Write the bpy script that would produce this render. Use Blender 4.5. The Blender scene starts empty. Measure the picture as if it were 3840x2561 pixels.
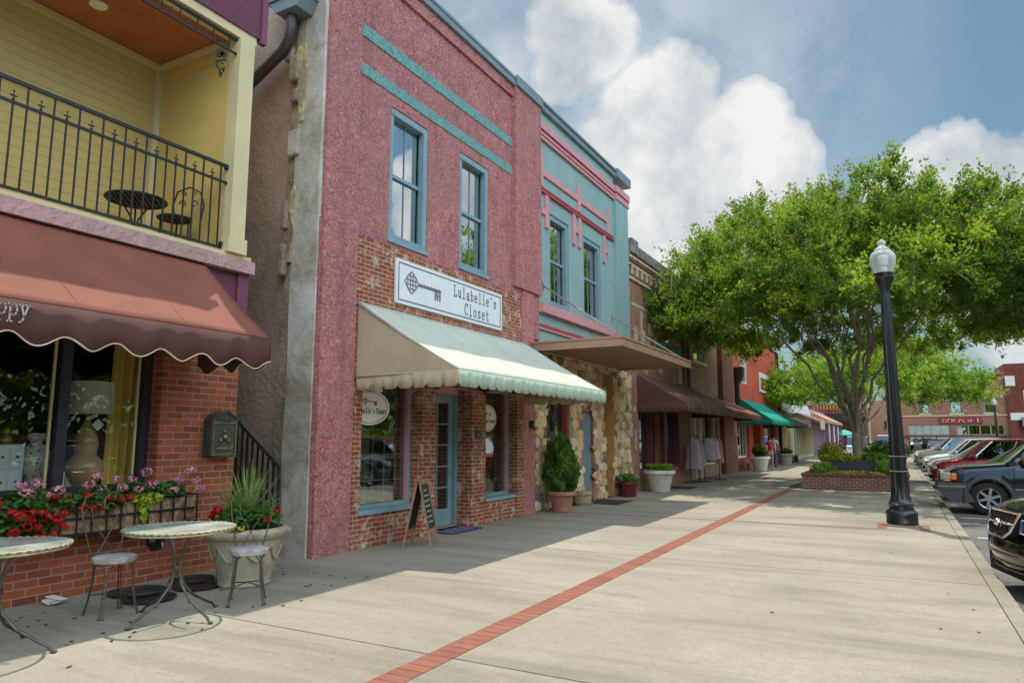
import bpy, math, random
import numpy as np
from mathutils import Vector, Matrix
random.seed(7); rng = np.random.default_rng(7)
S = bpy.context.scene; COL = S.collection; PI = math.pi
WL = {}                                    # world location of every object built here

# ------------------------------------------------------------------ mesh collector
class MB:
    def __init__(s): s.v = []; s.f = []; s.sm = []
    def add(s, vs, fs, smooth=False):
        o = len(s.v); s.v += [tuple(p) for p in vs]; s.f += [tuple(i+o for i in f) for f in fs]; s.sm += [smooth]*len(fs); return s
    def box(s, x0, x1, y0, y1, z0, z1):
        if x0 > x1: x0, x1 = x1, x0
        if y0 > y1: y0, y1 = y1, y0
        if z0 > z1: z0, z1 = z1, z0
        v = [(x0,y0,z0),(x1,y0,z0),(x1,y1,z0),(x0,y1,z0),(x0,y0,z1),(x1,y0,z1),(x1,y1,z1),(x0,y1,z1)]
        return s.add(v, [(0,3,2,1),(4,5,6,7),(0,1,5,4),(1,2,6,5),(2,3,7,6),(3,0,4,7)])
    def obox(s, c, ax, hx, ay, hy, az, hz):
        c, ax, ay, az = Vector(c), Vector(ax).normalized()*hx, Vector(ay).normalized()*hy, Vector(az).normalized()*hz
        v = [c+ax*a+ay*b+az*d for d in (-1,1) for a, b in ((-1,-1),(1,-1),(1,1),(-1,1))]
        return s.add(v, [(0,3,2,1),(4,5,6,7),(0,1,5,4),(1,2,6,5),(2,3,7,6),(3,0,4,7)])
    def quad(s, *p): return s.add(p, [tuple(range(len(p)))])
    def tube(s, pts, r, n=8, closed=False, caps=True):
        pts = [Vector(p) for p in pts]; m = len(pts); rr = r if hasattr(r, '__len__') else [r]*m
        vs = []; up = None
        for i, p in enumerate(pts):
            a = pts[(i-1) % m] if (closed or i > 0) else p; b = pts[(i+1) % m] if (closed or i < m-1) else p
            t = (b-a)
            t = t.normalized() if t.length > 1e-9 else Vector((0,0,1))
            if up is None:
                up = Vector((0,0,1)) if abs(t.z) < .9 else Vector((1,0,0))
            u = (up - t*up.dot(t))
            if u.length < 1e-5: u = t.orthogonal()
            u.normalize(); w = t.cross(u); up = u
            for k in range(n):
                q = 2*PI*k/n; vs.append(p + (u*math.cos(q) + w*math.sin(q))*rr[i])
        fs = []
        for i in range(m if closed else m-1):
            j = (i+1) % m
            for k in range(n): fs.append((i*n+k, i*n+(k+1)%n, j*n+(k+1)%n, j*n+k))
        s.add(vs, fs, True)
        if caps and not closed:
            o = len(s.v)-len(vs)
            s.f.append(tuple(o+k for k in reversed(range(n)))); s.f.append(tuple(o+(m-1)*n+k for k in range(n))); s.sm += [False, False]
        return s
    def lathe(s, prof, c=(0,0,0), n=24, axis='z', flute=0, nf=16, zr=None, smooth=True, sx=1, sy=1):
        vs = []; c = Vector(c)
        for r, z in prof:
            for k in range(n):
                q = 2*PI*k/n; rad = r
                if flute and zr and zr[0] < z < zr[1]: rad = r*(1-flute*(.5+.5*math.cos(nf*q)))
                a, b = rad*math.cos(q)*sx, rad*math.sin(q)*sy
                vs.append(c + (Vector((a,b,z)) if axis == 'z' else Vector((a,z,b)) if axis == 'y' else Vector((z,a,b))))
        fs = [(i*n+k, i*n+(k+1)%n, (i+1)*n+(k+1)%n, (i+1)*n+k) for i in range(len(prof)-1) for k in range(n)]
        return s.add(vs, fs, smooth)
    def disc(s, c, r, n=24, axis='z', sx=1, sy=1):
        c = Vector(c); vs = []
        for k in range(n):
            q = 2*PI*k/n; a, b = r*math.cos(q)*sx, r*math.sin(q)*sy
            vs.append(c + (Vector((a,b,0)) if axis == 'z' else Vector((a,0,b)) if axis == 'y' else Vector((0,a,b))))
        return s.add(vs, [tuple(range(n))])
    def prism(s, poly, axis, a, b):
        """2-D polygon extruded between a and b along axis ('x': poly is (y,z); 'y': (x,z); 'z': (x,y))"""
        n = len(poly)
        def P(p, t): return (t,p[0],p[1]) if axis == 'x' else (p[0],t,p[1]) if axis == 'y' else (p[0],p[1],t)
        vs = [P(p,a) for p in poly]+[P(p,b) for p in poly]
        return s.add(vs, [tuple(range(n)), tuple(range(2*n-1,n-1,-1))]+[(i,(i+1)%n,n+(i+1)%n,n+i) for i in range(n)])
    def ball(s, c, r, n=8, m=6, sz=1, jit=0):
        c = Vector(c); vs = [c+Vector((0,0,-r*sz))]
        for i in range(1,m):
            t = -PI/2+PI*i/m
            for k in range(n):
                q = 2*PI*k/n; j = 1+random.uniform(-jit,jit)
                vs.append(c+Vector((math.cos(q)*math.cos(t), math.sin(q)*math.cos(t), math.sin(t)*sz))*r*j)
        vs.append(c+Vector((0,0,r*sz))); fs = [(0,1+(k+1)%n,1+k) for k in range(n)]
        for i in range(m-2):
            for k in range(n): fs.append((1+i*n+k,1+i*n+(k+1)%n,1+(i+1)*n+(k+1)%n,1+(i+1)*n+k))
        L = len(vs)-1; fs += [(1+(m-2)*n+k,1+(m-2)*n+(k+1)%n,L) for k in range(n)]
        return s.add(vs, fs, True)
    def build(s, name, mat, parent=None, mods=None):
        me = bpy.data.meshes.new(name); me.from_pydata(s.v, [], s.f)
        me.polygons.foreach_set('use_smooth', s.sm); me.materials.append(mat); me.validate(); me.update()
        import bmesh
        bm = bmesh.new(); bm.from_mesh(me); bmesh.ops.remove_doubles(bm, verts=bm.verts, dist=.0002); bmesh.ops.recalc_face_normals(bm, faces=bm.faces)
        for e in bm.edges:
            if len(e.link_faces) == 2 and e.calc_face_angle(0) > .7: e.smooth = False
        bm.to_mesh(me); bm.free()
        return link(name, me, parent)
def link(name, data, parent=None):
    o = bpy.data.objects.new(name, data); COL.objects.link(o)
    WL[o.name] = Vector((0,0,0))
    if parent:
        o.parent = parent; o.location = -WL[parent.name]
    return o
LOCAL = False
def part(name, mb, mat, parent): return mb.build(name, mat, parent)
def tag(o, label, cat, group=None, kind=None):
    o['label'] = label; o['category'] = cat
    if group: o['group'] = group
    if kind: o['kind'] = kind
    return o
def thing(name, label, cat, loc=(0,0,0), group=None, world=True, rz=0):
    """Empty at the thing's base. world=True: its parts are written in world coordinates."""
    o = bpy.data.objects.new(name, None); COL.objects.link(o); o.location = loc; o.rotation_euler = (0,0,rz)
    o.empty_display_size = .2
    WL[o.name] = Vector(loc) if world else Vector((0,0,0))
    return tag(o, label, cat, group)
def solo(name, mb, mat, label, cat, loc, group=None):
    """a thing that is one mesh, written in world coordinates, origin at loc"""
    L = Vector(loc); mb.v = [tuple(Vector(p)-L) for p in mb.v]
    o = mb.build(name, mat); o.location = L; WL[o.name] = L
    return tag(o, label, cat, group)
def struct(name, mb, mat):
    o = mb.build(name, mat); o['kind'] = 'structure'; return o
def copy_tree(o, loc=None, rz=None, label=None, parent=None, scale=None):
    c = o.copy(); COL.objects.link(c); c.parent = parent; WL[c.name] = WL[o.name]
    if loc is not None: c.location = loc
    if rz is not None: c.rotation_euler = (0,0,rz)
    if scale is not None: c.scale = (scale,)*3
    if label: c['label'] = label
    for ch in list(o.children): copy_tree(ch, parent=c)
    return c
def leafmesh(name, C, D, N, L, W, mat, parent, fold=0.0):
    """many small leaves: centres C, directions D, normals N (n,3), lengths L, widths W -> ONE mesh"""
    C, D, N = (np.asarray(a, float) for a in (C, D, N)); n = len(C)
    D /= np.linalg.norm(D,axis=1,keepdims=True)+1e-9
    Sd = np.cross(D, N); Sd /= np.linalg.norm(Sd,axis=1,keepdims=True)+1e-9
    L = np.broadcast_to(np.asarray(L,float).reshape(-1,1),(n,1)); W = np.broadcast_to(np.asarray(W,float).reshape(-1,1),(n,1))
    V = np.stack([C-D*L*.5, C+Sd*W*.5, C+D*L*.5, C-Sd*W*.5], 1).reshape(-1,3)
    me = bpy.data.meshes.new(name); me.vertices.add(4*n); me.vertices.foreach_set('co', V.ravel())
    me.loops.add(4*n); me.loops.foreach_set('vertex_index', np.arange(4*n))
    me.polygons.add(n); me.polygons.foreach_set('loop_start', np.arange(n)*4); me.polygons.foreach_set('loop_total', np.full(n,4))
    me.materials.append(mat); me.update(calc_edges=True); me.validate()
    return link(name, me, parent)
def rv(n): 
    a = rng.normal(size=(n,3)); return a/np.linalg.norm(a,axis=1,keepdims=True)

# ------------------------------------------------------------------ materials
def new_mat(name):
    m = bpy.data.materials.new(name); m.use_nodes = True; nt = m.node_tree
    b = nt.nodes['Principled BSDF']; return m, nt, b
def nd(nt, t, **k):
    n = nt.nodes.new(t)
    for a, v in k.items():
        if a in n.inputs.keys() if isinstance(a,str) else False: n.inputs[a].default_value = v
        else: setattr(n, a, v)
    return n
def c4(c): return (c[0],c[1],c[2],1)
def ramp(nt, stops, fac):
    r = nt.nodes.new('ShaderNodeValToRGB'); e = r.color_ramp.elements
    while len(e) < len(stops): e.new(.5)
    for i,(p,c) in enumerate(stops): e[i].position = p; e[i].color = c4(c) if hasattr(c,'__len__') else (c,c,c,1)
    nt.links.new(fac, r.inputs[0]); return r.outputs[0]
def noise(nt, scale, detail=4, dist=0, vec=None, rough=.55):
    n = nt.nodes.new('ShaderNodeTexNoise'); n.inputs['Scale'].default_value = scale; n.inputs['Detail'].default_value = detail
    n.inputs['Distortion'].default_value = dist; n.inputs['Roughness'].default_value = rough
    if vec is not None: nt.links.new(vec, n.inputs['Vector'])
    return n.outputs['Fac']
def objco(nt): return nt.nodes.new('ShaderNodeTexCoord').outputs['Object']
def mixc(nt, f, a, b, mode='MIX'):
    m = nt.nodes.new('ShaderNodeMix'); m.data_type = 'RGBA'; m.blend_type = mode
    for s, v in ((0,f),(6,a),(7,b)):
        if hasattr(v,'is_linked') or isinstance(v, bpy.types.NodeSocket): nt.links.new(v, m.inputs[s])
        else: m.inputs[s].default_value = v if s == 0 else c4(v)
    return m.outputs[2]
def math_(nt, op, a, b=0, c=None):
    m = nt.nodes.new('ShaderNodeMath'); m.operation = op
    for i, v in enumerate((a,b,c)):
        if v is None: continue
        if isinstance(v, bpy.types.NodeSocket): nt.links.new(v, m.inputs[i])
        else: m.inputs[i].default_value = v
    return m.outputs[0]
def bump(nt, b, h, dist=.01, st=1):
    n = nt.nodes.new('ShaderNodeBump'); n.inputs['Distance'].default_value = dist; n.inputs['Strength'].default_value = st
    nt.links.new(h, n.inputs['Height']); nt.links.new(n.outputs[0], b.inputs['Normal'])
def planar(nt):
    """(x+y, z): runs along any upright axis-aligned wall"""
    s = nt.nodes.new('ShaderNodeSeparateXYZ'); nt.links.new(objco(nt), s.inputs[0])
    c = nt.nodes.new('ShaderNodeCombineXYZ'); nt.links.new(math_(nt,'ADD',s.outputs[0],s.outputs[1]), c.inputs[0]); nt.links.new(s.outputs[2], c.inputs[1])
    return c.outputs[0]
def plain(name, col, rough=.6, metal=0, var=.12, scale=6, spec=.5, bmp=0, coat=0, bscale=None):
    m, nt, b = new_mat(name); f = noise(nt, scale, 5, vec=objco(nt))
    lo = tuple(x*(1-var) for x in col); hi = tuple(min(1,x*(1+var)) for x in col)
    nt.links.new(ramp(nt, [(.3,lo),(.7,hi)], f), b.inputs['Base Color'])
    b.inputs['Roughness'].default_value = rough; b.inputs['Metallic'].default_value = metal
    b.inputs['Specular IOR Level'].default_value = spec
    if coat: b.inputs['Coat Weight'].default_value = coat; b.inputs['Coat Roughness'].default_value = .03
    if bmp: bump(nt, b, noise(nt, bscale or scale*8, 6, vec=objco(nt)), bmp)
    return m
def brick(name, c1, c2, mortar, bw=.215, rh=.073, ms=.011, dirt=None, dirt_amt=0, var=.5, rough=.85, bumpd=.012, dscale=1.6):
    m, nt, b = new_mat(name); v = planar(nt)
    # wobble so that courses are never ruler-straight
    nz = nt.nodes.new('ShaderNodeTexNoise'); nz.inputs['Scale'].default_value = 7; nt.links.new(v, nz.inputs['Vector'])
    sc = nt.nodes.new('ShaderNodeVectorMath'); sc.operation = 'MULTIPLY_ADD'; nt.links.new(nz.outputs['Color'], sc.inputs[0])
    sc.inputs[1].default_value = (.012,.012,0); nt.links.new(v, sc.inputs[2])
    t = nt.nodes.new('ShaderNodeTexBrick'); nt.links.new(sc.outputs[0], t.inputs['Vector'])
    t.inputs['Scale'].default_value = 1; t.inputs['Brick Width'].default_value = bw; t.inputs['Row Height'].default_value = rh
    t.inputs['Mortar Size'].default_value = ms; t.inputs['Mortar Smooth'].default_value = .25; t.inputs['Bias'].default_value = 0
    t.inputs['Color1'].default_value = c4(c1); t.inputs['Color2'].default_value = c4(c2); t.inputs['Mortar'].default_value = c4(mortar)
    col = mixc(nt, ramp(nt, [(.35,(.0,)*3),(.7,(1,)*3)], noise(nt, 9, 5, vec=v)), t.outputs['Color'], (0.5,0.5,0.5), 'OVERLAY')
    col = mixc(nt, ramp(nt,[(.3,0.0),(.75,var)], noise(nt, 2.3, 6, vec=v)), t.outputs['Color'], tuple(x*.45 for x in c1))
    if dirt is not None:
        msk = ramp(nt, [(.60-.16*dirt_amt,0.0),(.70-.10*dirt_amt,.85)], noise(nt, dscale, 8, .6, vec=v, rough=.75))
        col = mixc(nt, msk, col, dirt)
    nt.links.new(col, b.inputs['Base Color']); b.inputs['Roughness'].default_value = rough
    h = math_(nt,'ADD', math_(nt,'MULTIPLY', t.outputs['Fac'], -1.0), math_(nt,'MULTIPLY', noise(nt, 60, 5, vec=v), .5))
    bump(nt, b, h, bumpd); return m
def glass(name, refl=.35, tint=(1,1,1), rough=.0, back=.0, fr=.8):
    m, nt, b = new_mat(name); nt.nodes.remove(b); out = nt.nodes['Material Output']
    g = nt.nodes.new('ShaderNodeBsdfGlossy'); g.inputs['Roughness'].default_value = rough; g.inputs['Color'].default_value = (.95,.97,1,1)
    t = nt.nodes.new('ShaderNodeBsdfTransparent'); t.inputs['Color'].default_value = c4(tint)
    lw = nt.nodes.new('ShaderNodeLayerWeight'); lw.inputs['Blend'].default_value = .25
    f = math_(nt,'ADD', math_(nt,'MULTIPLY', lw.outputs['Fresnel'], fr), refl)
    mx = nt.nodes.new('ShaderNodeMixShader'); nt.links.new(math_(nt,'MINIMUM',f,.97), mx.inputs[0])
    n = nt.nodes.new('ShaderNodeBump'); n.inputs['Distance'].default_value = .004; nt.links.new(noise(nt,.9,2,vec=objco(nt)), n.inputs['Height'])
    nt.links.new(n.outputs[0], g.inputs['Normal'])
    nt.links.new(t.outputs[0], mx.inputs[1]); nt.links.new(g.outputs[0], mx.inputs[2]); nt.links.new(mx.outputs[0], out.inputs[0]); return m
def leafmat(name, cols, scale=1.2, trans=.35, rough=.55, fine=9):
    m, nt, b = new_mat(name); out = nt.nodes['Material Output']; v = objco(nt)
    f = math_(nt,'ADD', math_(nt,'MULTIPLY', noise(nt, scale, 3, vec=v), .65), math_(nt,'MULTIPLY', noise(nt, fine, 3, vec=v), .35))
    n = len(cols); col = ramp(nt, [(.42+.16*i/(n-1), c) for i, c in enumerate(cols)], f)
    nt.links.new(col, b.inputs['Base Color']); b.inputs['Roughness'].default_value = rough; b.inputs['Specular IOR Level'].default_value = .25
    t = nt.nodes.new('ShaderNodeBsdfTranslucent'); nt.links.new(mixc(nt,.5,col,(.35,.5,.03)), t.inputs['Color'])
    mx = nt.nodes.new('ShaderNodeMixShader'); mx.inputs[0].default_value = trans
    nt.links.new(b.outputs[0], mx.inputs[1]); nt.links.new(t.outputs[0], mx.inputs[2]); nt.links.new(mx.outputs[0], out.inputs[0]); return m
def cloth(name, col, trans=.12, var=.08, wrinkle=.008):
    m, nt, b = new_mat(name); out = nt.nodes['Material Output']; v = objco(nt); f = noise(nt, 1.7, 6, vec=v)
    c = ramp(nt, [(.3,tuple(x*(1-var) for x in col)),(.7,tuple(min(1,x*(1+var)) for x in col))], f)
    nt.links.new(c, b.inputs['Base Color']); b.inputs['Roughness'].default_value = .8; b.inputs['Specular IOR Level'].default_value = .25
    bump(nt, b, noise(nt, 2.2, 3, 1, vec=v), wrinkle)
    t = nt.nodes.new('ShaderNodeBsdfTranslucent'); nt.links.new(c, t.inputs['Color'])
    mx = nt.nodes.new('ShaderNodeMixShader'); mx.inputs[0].default_value = trans
    nt.links.new(b.outputs[0], mx.inputs[1]); nt.links.new(t.outputs[0], mx.inputs[2]); nt.links.new(mx.outputs[0], out.inputs[0]); return m

m_iron = plain('wrought_iron', (.018,.018,.02), .45, .3, .2, 20)
m_black = plain('black_paint', (.012,.013,.015), .3, 0, .2, 15, coat=.3)
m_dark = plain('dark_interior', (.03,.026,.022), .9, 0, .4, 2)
m_glass_up = glass('upstairs_glass', .62, (.6,.65,.65)); m_glass_shop = glass('shop_glass', .07, (.85,.88,.86), fr=.6)
m_glass_mid = glass('mid_shop_glass', .30, (.7,.75,.72), fr=.8); m_glass_far = glass('far_glass', .35, (.5,.55,.55))
m_blue = plain('blue_grey_paint', (.20,.33,.38), .5, 0, .1, 5, bmp=.001)
m_white = plain('white_paint', (.75,.74,.70), .5, 0, .06, 5)
m_cream = plain('cream_paint', (.62,.54,.32), .6, 0, .08, 2)
m_soil = plain('soil', (.035,.022,.013), .95, 0, .4, 30, bmp=.02)
m_bark = plain('grey_bark', (.29,.25,.20), .9, 0, .35, 5, bmp=.03, bscale=14)
m_terra = plain('terracotta', (.36,.17,.12), .85, 0, .2, 9, bmp=.006)
def stucco():
    m, nt, b = new_mat('pink_stucco'); v = objco(nt)
    n1 = noise(nt, 15, 4, 1.9, vec=v, rough=.7); n2 = noise(nt, .9, 5, vec=v)
    base = ramp(nt, [(.35,(.25,.07,.08)),(.44,(.58,.20,.21)),(.60,(.80,.36,.355))], math_(nt,'ADD', n1, math_(nt,'MULTIPLY', math_(nt,'SUBTRACT', noise(nt, 2.6, 4, .5, vec=v), .5), .22)))
    base = mixc(nt, ramp(nt,[(.45,0.0),(.62,.30)], n2), base, (.50,.26,.25))
    mp = nt.nodes.new('ShaderNodeMapping'); mp.inputs['Scale'].default_value=(1,2.2,.22); nt.links.new(v, mp.inputs[0])
    base = mixc(nt, ramp(nt,[(.56,0.0),(.70,.35)], noise(nt,1.6,6,.3,vec=mp.outputs[0])), base, (.27,.12,.11))
    nt.links.new(base, b.inputs['Base Color']); b.inputs['Roughness'].default_value = .85; bump(nt, b, n1, .08, 1.0); return m
m_pink = stucco()
def stucco2(name, c, c2, sc=24, d=.03):
    m, nt, b = new_mat(name); v = objco(nt); n1 = noise(nt, sc, 4, 1.2, vec=v)
    nt.links.new(ramp(nt, [(.38,c2),(.56,c)], n1), b.inputs['Base Color']); b.inputs['Roughness'].default_value = .85; bump(nt, b, n1, d, .8); return m
m_tealstucco = stucco2('teal_stucco_band', (.19,.42,.40), (.10,.20,.22))
m_teal = plain('teal_wall_paint', (.25,.39,.395), .75, 0, .10, 1.5, bmp=.006, bscale=30)
m_pinktrim = plain('pink_trim_paint', (.58,.29,.32), .6, 0, .08, 4)
m_redtrim = plain('red_trim_paint', (.42,.06,.08), .6, 0, .1, 4)
m_slate = plain('slate_blue_metal', (.20,.27,.31), .45, .2, .1, 3)
m_brick1 = brick('orange_red_brick', (.44,.115,.05), (.20,.05,.032), (.46,.28,.19), bw=.235, rh=.082, ms=.009)
m_brick2 = brick('reclaimed_brick', (.38,.085,.04), (.22,.05,.03), (.50,.38,.27), dirt=(.62,.54,.43), dirt_amt=.55, ms=.010, dscale=4.5)
m_brick3 = brick('old_brown_brick', (.46,.18,.10), (.30,.10,.065), (.46,.36,.28), dirt=(.42,.33,.25), dirt_amt=.2, dscale=1.1)
m_brick4 = brick('tan_brick', (.58,.31,.19), (.40,.20,.13), (.55,.44,.34), ms=.012)
m_brickdk = brick('dark_red_brick', (.26,.075,.045), (.15,.045,.03), (.32,.2,.15))
m_brickpl = brick('planter_brick', (.23,.07,.05), (.12,.045,.04), (.40,.33,.28), ms=.012)
m_brickred = plain('red_painted_boards', (.50,.08,.04), .7, 0, .2, .8, bmp=.01)
def stone():
    m, nt, b = new_mat('stone_veneer'); v = planar(nt)
    mp = nt.nodes.new('ShaderNodeMapping'); mp.inputs['Scale'].default_value = (1.35,1,1); nt.links.new(v, mp.inputs[0])
    nz = nt.nodes.new('ShaderNodeTexNoise'); nz.inputs['Scale'].default_value = 3; nt.links.new(mp.outputs[0], nz.inputs['Vector'])
    ad = nt.nodes.new('ShaderNodeVectorMath'); ad.operation='MULTIPLY_ADD'; nt.links.new(nz.outputs['Color'], ad.inputs[0]); ad.inputs[1].default_value=(.34,.34,0); nt.links.new(mp.outputs[0], ad.inputs[2])
    def vor(feat):
        t = nt.nodes.new('ShaderNodeTexVoronoi'); t.feature = feat; t.voronoi_dimensions = '2D'; t.inputs['Scale'].default_value = 4.0; nt.links.new(ad.outputs[0], t.inputs['Vector']); return t
    cell, edge = vor('F1'), vor('DISTANCE_TO_EDGE')
    sp = nt.nodes.new('ShaderNodeSeparateColor'); nt.links.new(cell.outputs['Color'], sp.inputs[0])
    col = ramp(nt, [(.0,(.34,.21,.09)),(.25,(.78,.58,.28)),(.45,(.85,.68,.42)),(.6,(.58,.36,.14)),(.75,(.88,.76,.55)),(.9,(.48,.42,.36))], sp.outputs[0])
    col = mixc(nt, ramp(nt,[(.42,0.0),(.68,.6)], noise(nt,7,8,.5,vec=v,rough=.7)), col, (.34,.20,.09))
    col = mixc(nt, ramp(nt,[(.015,1.0),(.06,0.0)], edge.outputs['Distance']), col, (.24,.17,.10))
    nt.links.new(col, b.inputs['Base Color']); b.inputs['Roughness'].default_value = .8
    h = math_(nt,'ADD', ramp(nt,[(.0,0.0),(.16,1.0)], edge.outputs['Distance']), math_(nt,'MULTIPLY', noise(nt,12,5,vec=v), .4)); bump(nt, b, h, .09); return m
m_stone = plain('tan_mortar', (.34,.25,.15), .9, 0, .3, 9, bmp=.02)
def veneer():
    m, nt, b = new_mat('rough_veneer_stone'); v = objco(nt); g = nt.nodes.new('ShaderNodeNewGeometry')
    col = ramp(nt, [(.0,(.40,.25,.10)),(.18,(.74,.54,.26)),(.4,(.82,.66,.42)),(.55,(.56,.34,.14)),(.72,(.86,.76,.58)),(.85,(.42,.36,.30)),(.97,(.15,.13,.12))], g.outputs['Random Per Island'])
    col = mixc(nt, ramp(nt,[(.42,0.0),(.66,.65)], noise(nt,6,8,.6,vec=v,rough=.7)), col, (.34,.20,.09))
    nt.links.new(col,b.inputs['Base Color']); b.inputs['Roughness'].default_value=.8; bump(nt,b,noise(nt,14,7,vec=v),.03); return m
m_veneer = veneer()
def concrete(name, a, c, sc=.35, spk=.32):
    m, nt, b = new_mat(name); v = objco(nt)
    f = math_(nt,'ADD', math_(nt,'MULTIPLY', noise(nt, sc, 8, .4, vec=v, rough=.65), .7), math_(nt,'MULTIPLY', noise(nt, 9, 6, vec=v, rough=.7), .3))
    col = ramp(nt, [(.33,a),(.52,tuple((p+q)/2 for p,q in zip(a,c))),(.66,c)], f)
    mp = nt.nodes.new('ShaderNodeMapping'); mp.inputs['Scale'].default_value=(.25,1.6,1); nt.links.new(v, mp.inputs[0])
    col = mixc(nt, ramp(nt,[(.48,0.0),(.62,.42)], noise(nt, .9, 7, .8, vec=mp.outputs[0], rough=.7)), col, tuple(x*.55 for x in a))
    col = mixc(nt, ramp(nt,[(.69,0.0),(.72,.55)], noise(nt, 14, 3, vec=v)), col, tuple(x*.45 for x in a))
    col = mixc(nt, ramp(nt,[(.36,spk),(.54,0.0)], noise(nt, 30, 7, vec=v, rough=.8)), col, tuple(x*.55 for x in a))
    nt.links.new(col, b.inputs['Base Color']); b.inputs['Roughness'].default_value = .9
    bump(nt, b, noise(nt, 55, 6, vec=v), .012, .7); return m
m_conc = concrete('pavement_concrete', (.255,.228,.18), (.42,.378,.298))
m_kerb = concrete('kerb_concrete', (.23,.21,.165), (.38,.35,.275), .8)
m_asph = concrete('asphalt_grey', (.10,.095,.088), (.24,.225,.21), .5, .65)
def strip_mat():
    m, nt, b = new_mat('brick_paver_band'); v = objco(nt)
    t = nt.nodes.new('ShaderNodeTexBrick'); t.offset = 0; nt.links.new(v, t.inputs['Vector']); t.inputs['Scale'].default_value = 1
    t.inputs['Brick Width'].default_value = 9; t.inputs['Row Height'].default_value = .125; t.inputs['Mortar Size'].default_value = .008
    t.inputs['Color1'].default_value=(.30,.10,.062,1); t.inputs['Color2'].default_value=(.23,.07,.045,1); t.inputs['Mortar'].default_value=(.09,.05,.04,1)
    col = mixc(nt, ramp(nt,[(.4,0.0),(.7,.3)], noise(nt,5,6,vec=v)), t.outputs['Color'], (.34,.18,.13))
    nt.links.new(col, b.inputs['Base Color']); b.inputs['Roughness'].default_value=.85; bump(nt,b,math_(nt,'MULTIPLY',t.outputs['Fac'],-1),.006); return m
m_strip = strip_mat()
def siding(name, col, h=.13, axis_z=True, var=.1):
    m, nt, b = new_mat(name); s = nt.nodes.new('ShaderNodeSeparateXYZ'); nt.links.new(objco(nt), s.inputs[0])
    fr = math_(nt,'FRACT', math_(nt,'DIVIDE', s.outputs[2], h))
    c = mixc(nt, ramp(nt,[(.0,1.0),(.07,0.0)], fr), ramp(nt,[(.3,tuple(x*(1-var) for x in col)),(.7,col)], noise(nt,2,5,vec=objco(nt))), tuple(x*.3 for x in col))
    nt.links.new(c, b.inputs['Base Color']); b.inputs['Roughness'].default_value=.65; bump(nt,b,fr,.02); return m
m_sid_y = siding('yellow_lap_siding', (.56,.43,.16)); m_sid_p = siding('plum_lap_siding', (.15,.04,.085), .16)
m_yell = plain('yellow_plaster', (.58,.43,.14), .75, 0, .1, 1.5)
m_plum = plain('plum_paint', (.17,.045,.09), .6, 0, .1, 4)
def ceil_mat():
    m, nt, b = new_mat('stained_pine_boards'); s = nt.nodes.new('ShaderNodeSeparateXYZ'); nt.links.new(objco(nt), s.inputs[0])
    fr = math_(nt,'FRACT', math_(nt,'DIVIDE', s.outputs[0], .11))
    c = mixc(nt, ramp(nt,[(.0,1.0),(.07,0.0)], fr), ramp(nt,[(.3,(.36,.10,.035)),(.7,(.50,.17,.06))], noise(nt,3,5,vec=objco(nt))), (.1,.03,.01))
    nt.links.new(c, b.inputs['Base Color']); b.inputs['Roughness'].default_value=.4; bump(nt,b,fr,.01); return m
m_ceil = ceil_mat()
def sidewall():
    m, nt, b = new_mat('old_render_wall'); v = objco(nt)
    col = ramp(nt,[(.35,(.26,.21,.165)),(.5,(.42,.33,.26)),(.65,(.52,.38,.33))], noise(nt,.6,9,.5,vec=v,rough=.7))
    col = mixc(nt, ramp(nt,[(.55,0.0),(.68,.6)], noise(nt,.9,6,vec=v)), col, (.42,.22,.21))
    nt.links.new(col,b.inputs['Base Color']); b.inputs['Roughness'].default_value=.9; bump(nt,b,noise(nt,12,7,vec=v),.03); return m
m_side = sidewall()
def quoin_mat():
    m, nt, b = new_mat('weathered_corner_render'); v = objco(nt)
    col = ramp(nt,[(.35,(.28,.25,.20)),(.52,(.45,.425,.385)),(.66,(.55,.54,.52))], noise(nt,1.6,8,.6,vec=v,rough=.7))
    nt.links.new(col,b.inputs['Base Color']); b.inputs['Roughness'].default_value=.9; bump(nt,b,noise(nt,9,7,vec=v),.018); return m
m_quoin = quoin_mat()
def patchy(name, a, bcol, lo=.48, hi=.56, sc=2.5):
    m, nt, b = new_mat(name); v = objco(nt); nt.links.new(ramp(nt,[(lo,a),(hi,bcol)], noise(nt,sc,8,.4,vec=v,rough=.7)), b.inputs['Base Color'])
    b.inputs['Roughness'].default_value=.9; bump(nt,b,noise(nt,12,7,vec=v),.04); return m
m_moss = patchy('yellow_flaking_render', (.33,.27,.2), (.56,.50,.20))
m_ledge = patchy('weathered_pink_ledge', (.38,.27,.24), (.55,.32,.34), .4,.6)
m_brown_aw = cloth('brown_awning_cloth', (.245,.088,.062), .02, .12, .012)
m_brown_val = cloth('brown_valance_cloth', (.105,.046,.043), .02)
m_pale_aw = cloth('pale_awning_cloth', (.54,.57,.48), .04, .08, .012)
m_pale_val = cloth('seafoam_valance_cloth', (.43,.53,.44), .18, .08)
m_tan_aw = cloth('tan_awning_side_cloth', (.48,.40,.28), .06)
m_piping = plain('awning_piping', (.62,.50,.38), .7)
m_gold = cloth('mustard_curtain', (.78,.56,.13), .1, .2, .01)
m_bronze = plain('bronze_metal', (.40,.24,.16), .5, .15, .12, 3)
m_bronzedk = siding('bronze_ribbed_soffit', (.30,.16,.09), .12)
m_rod = plain('rusty_grey_rod', (.33,.30,.26), .6, .3, .3, 6)
m_green_paint = plain('green_sign_paint', (.03,.16,.09), .5)
m_cast = plain('aged_bronze', (.10,.105,.09), .5, .5, .5, 30, bmp=.01)
m_wood = plain('weathered_wood', (.30,.19,.10), .8, 0, .3, 12, bmp=.008)
m_slateboard = plain('chalkboard', (.03,.03,.032), .8, 0, .4, 8)
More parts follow.
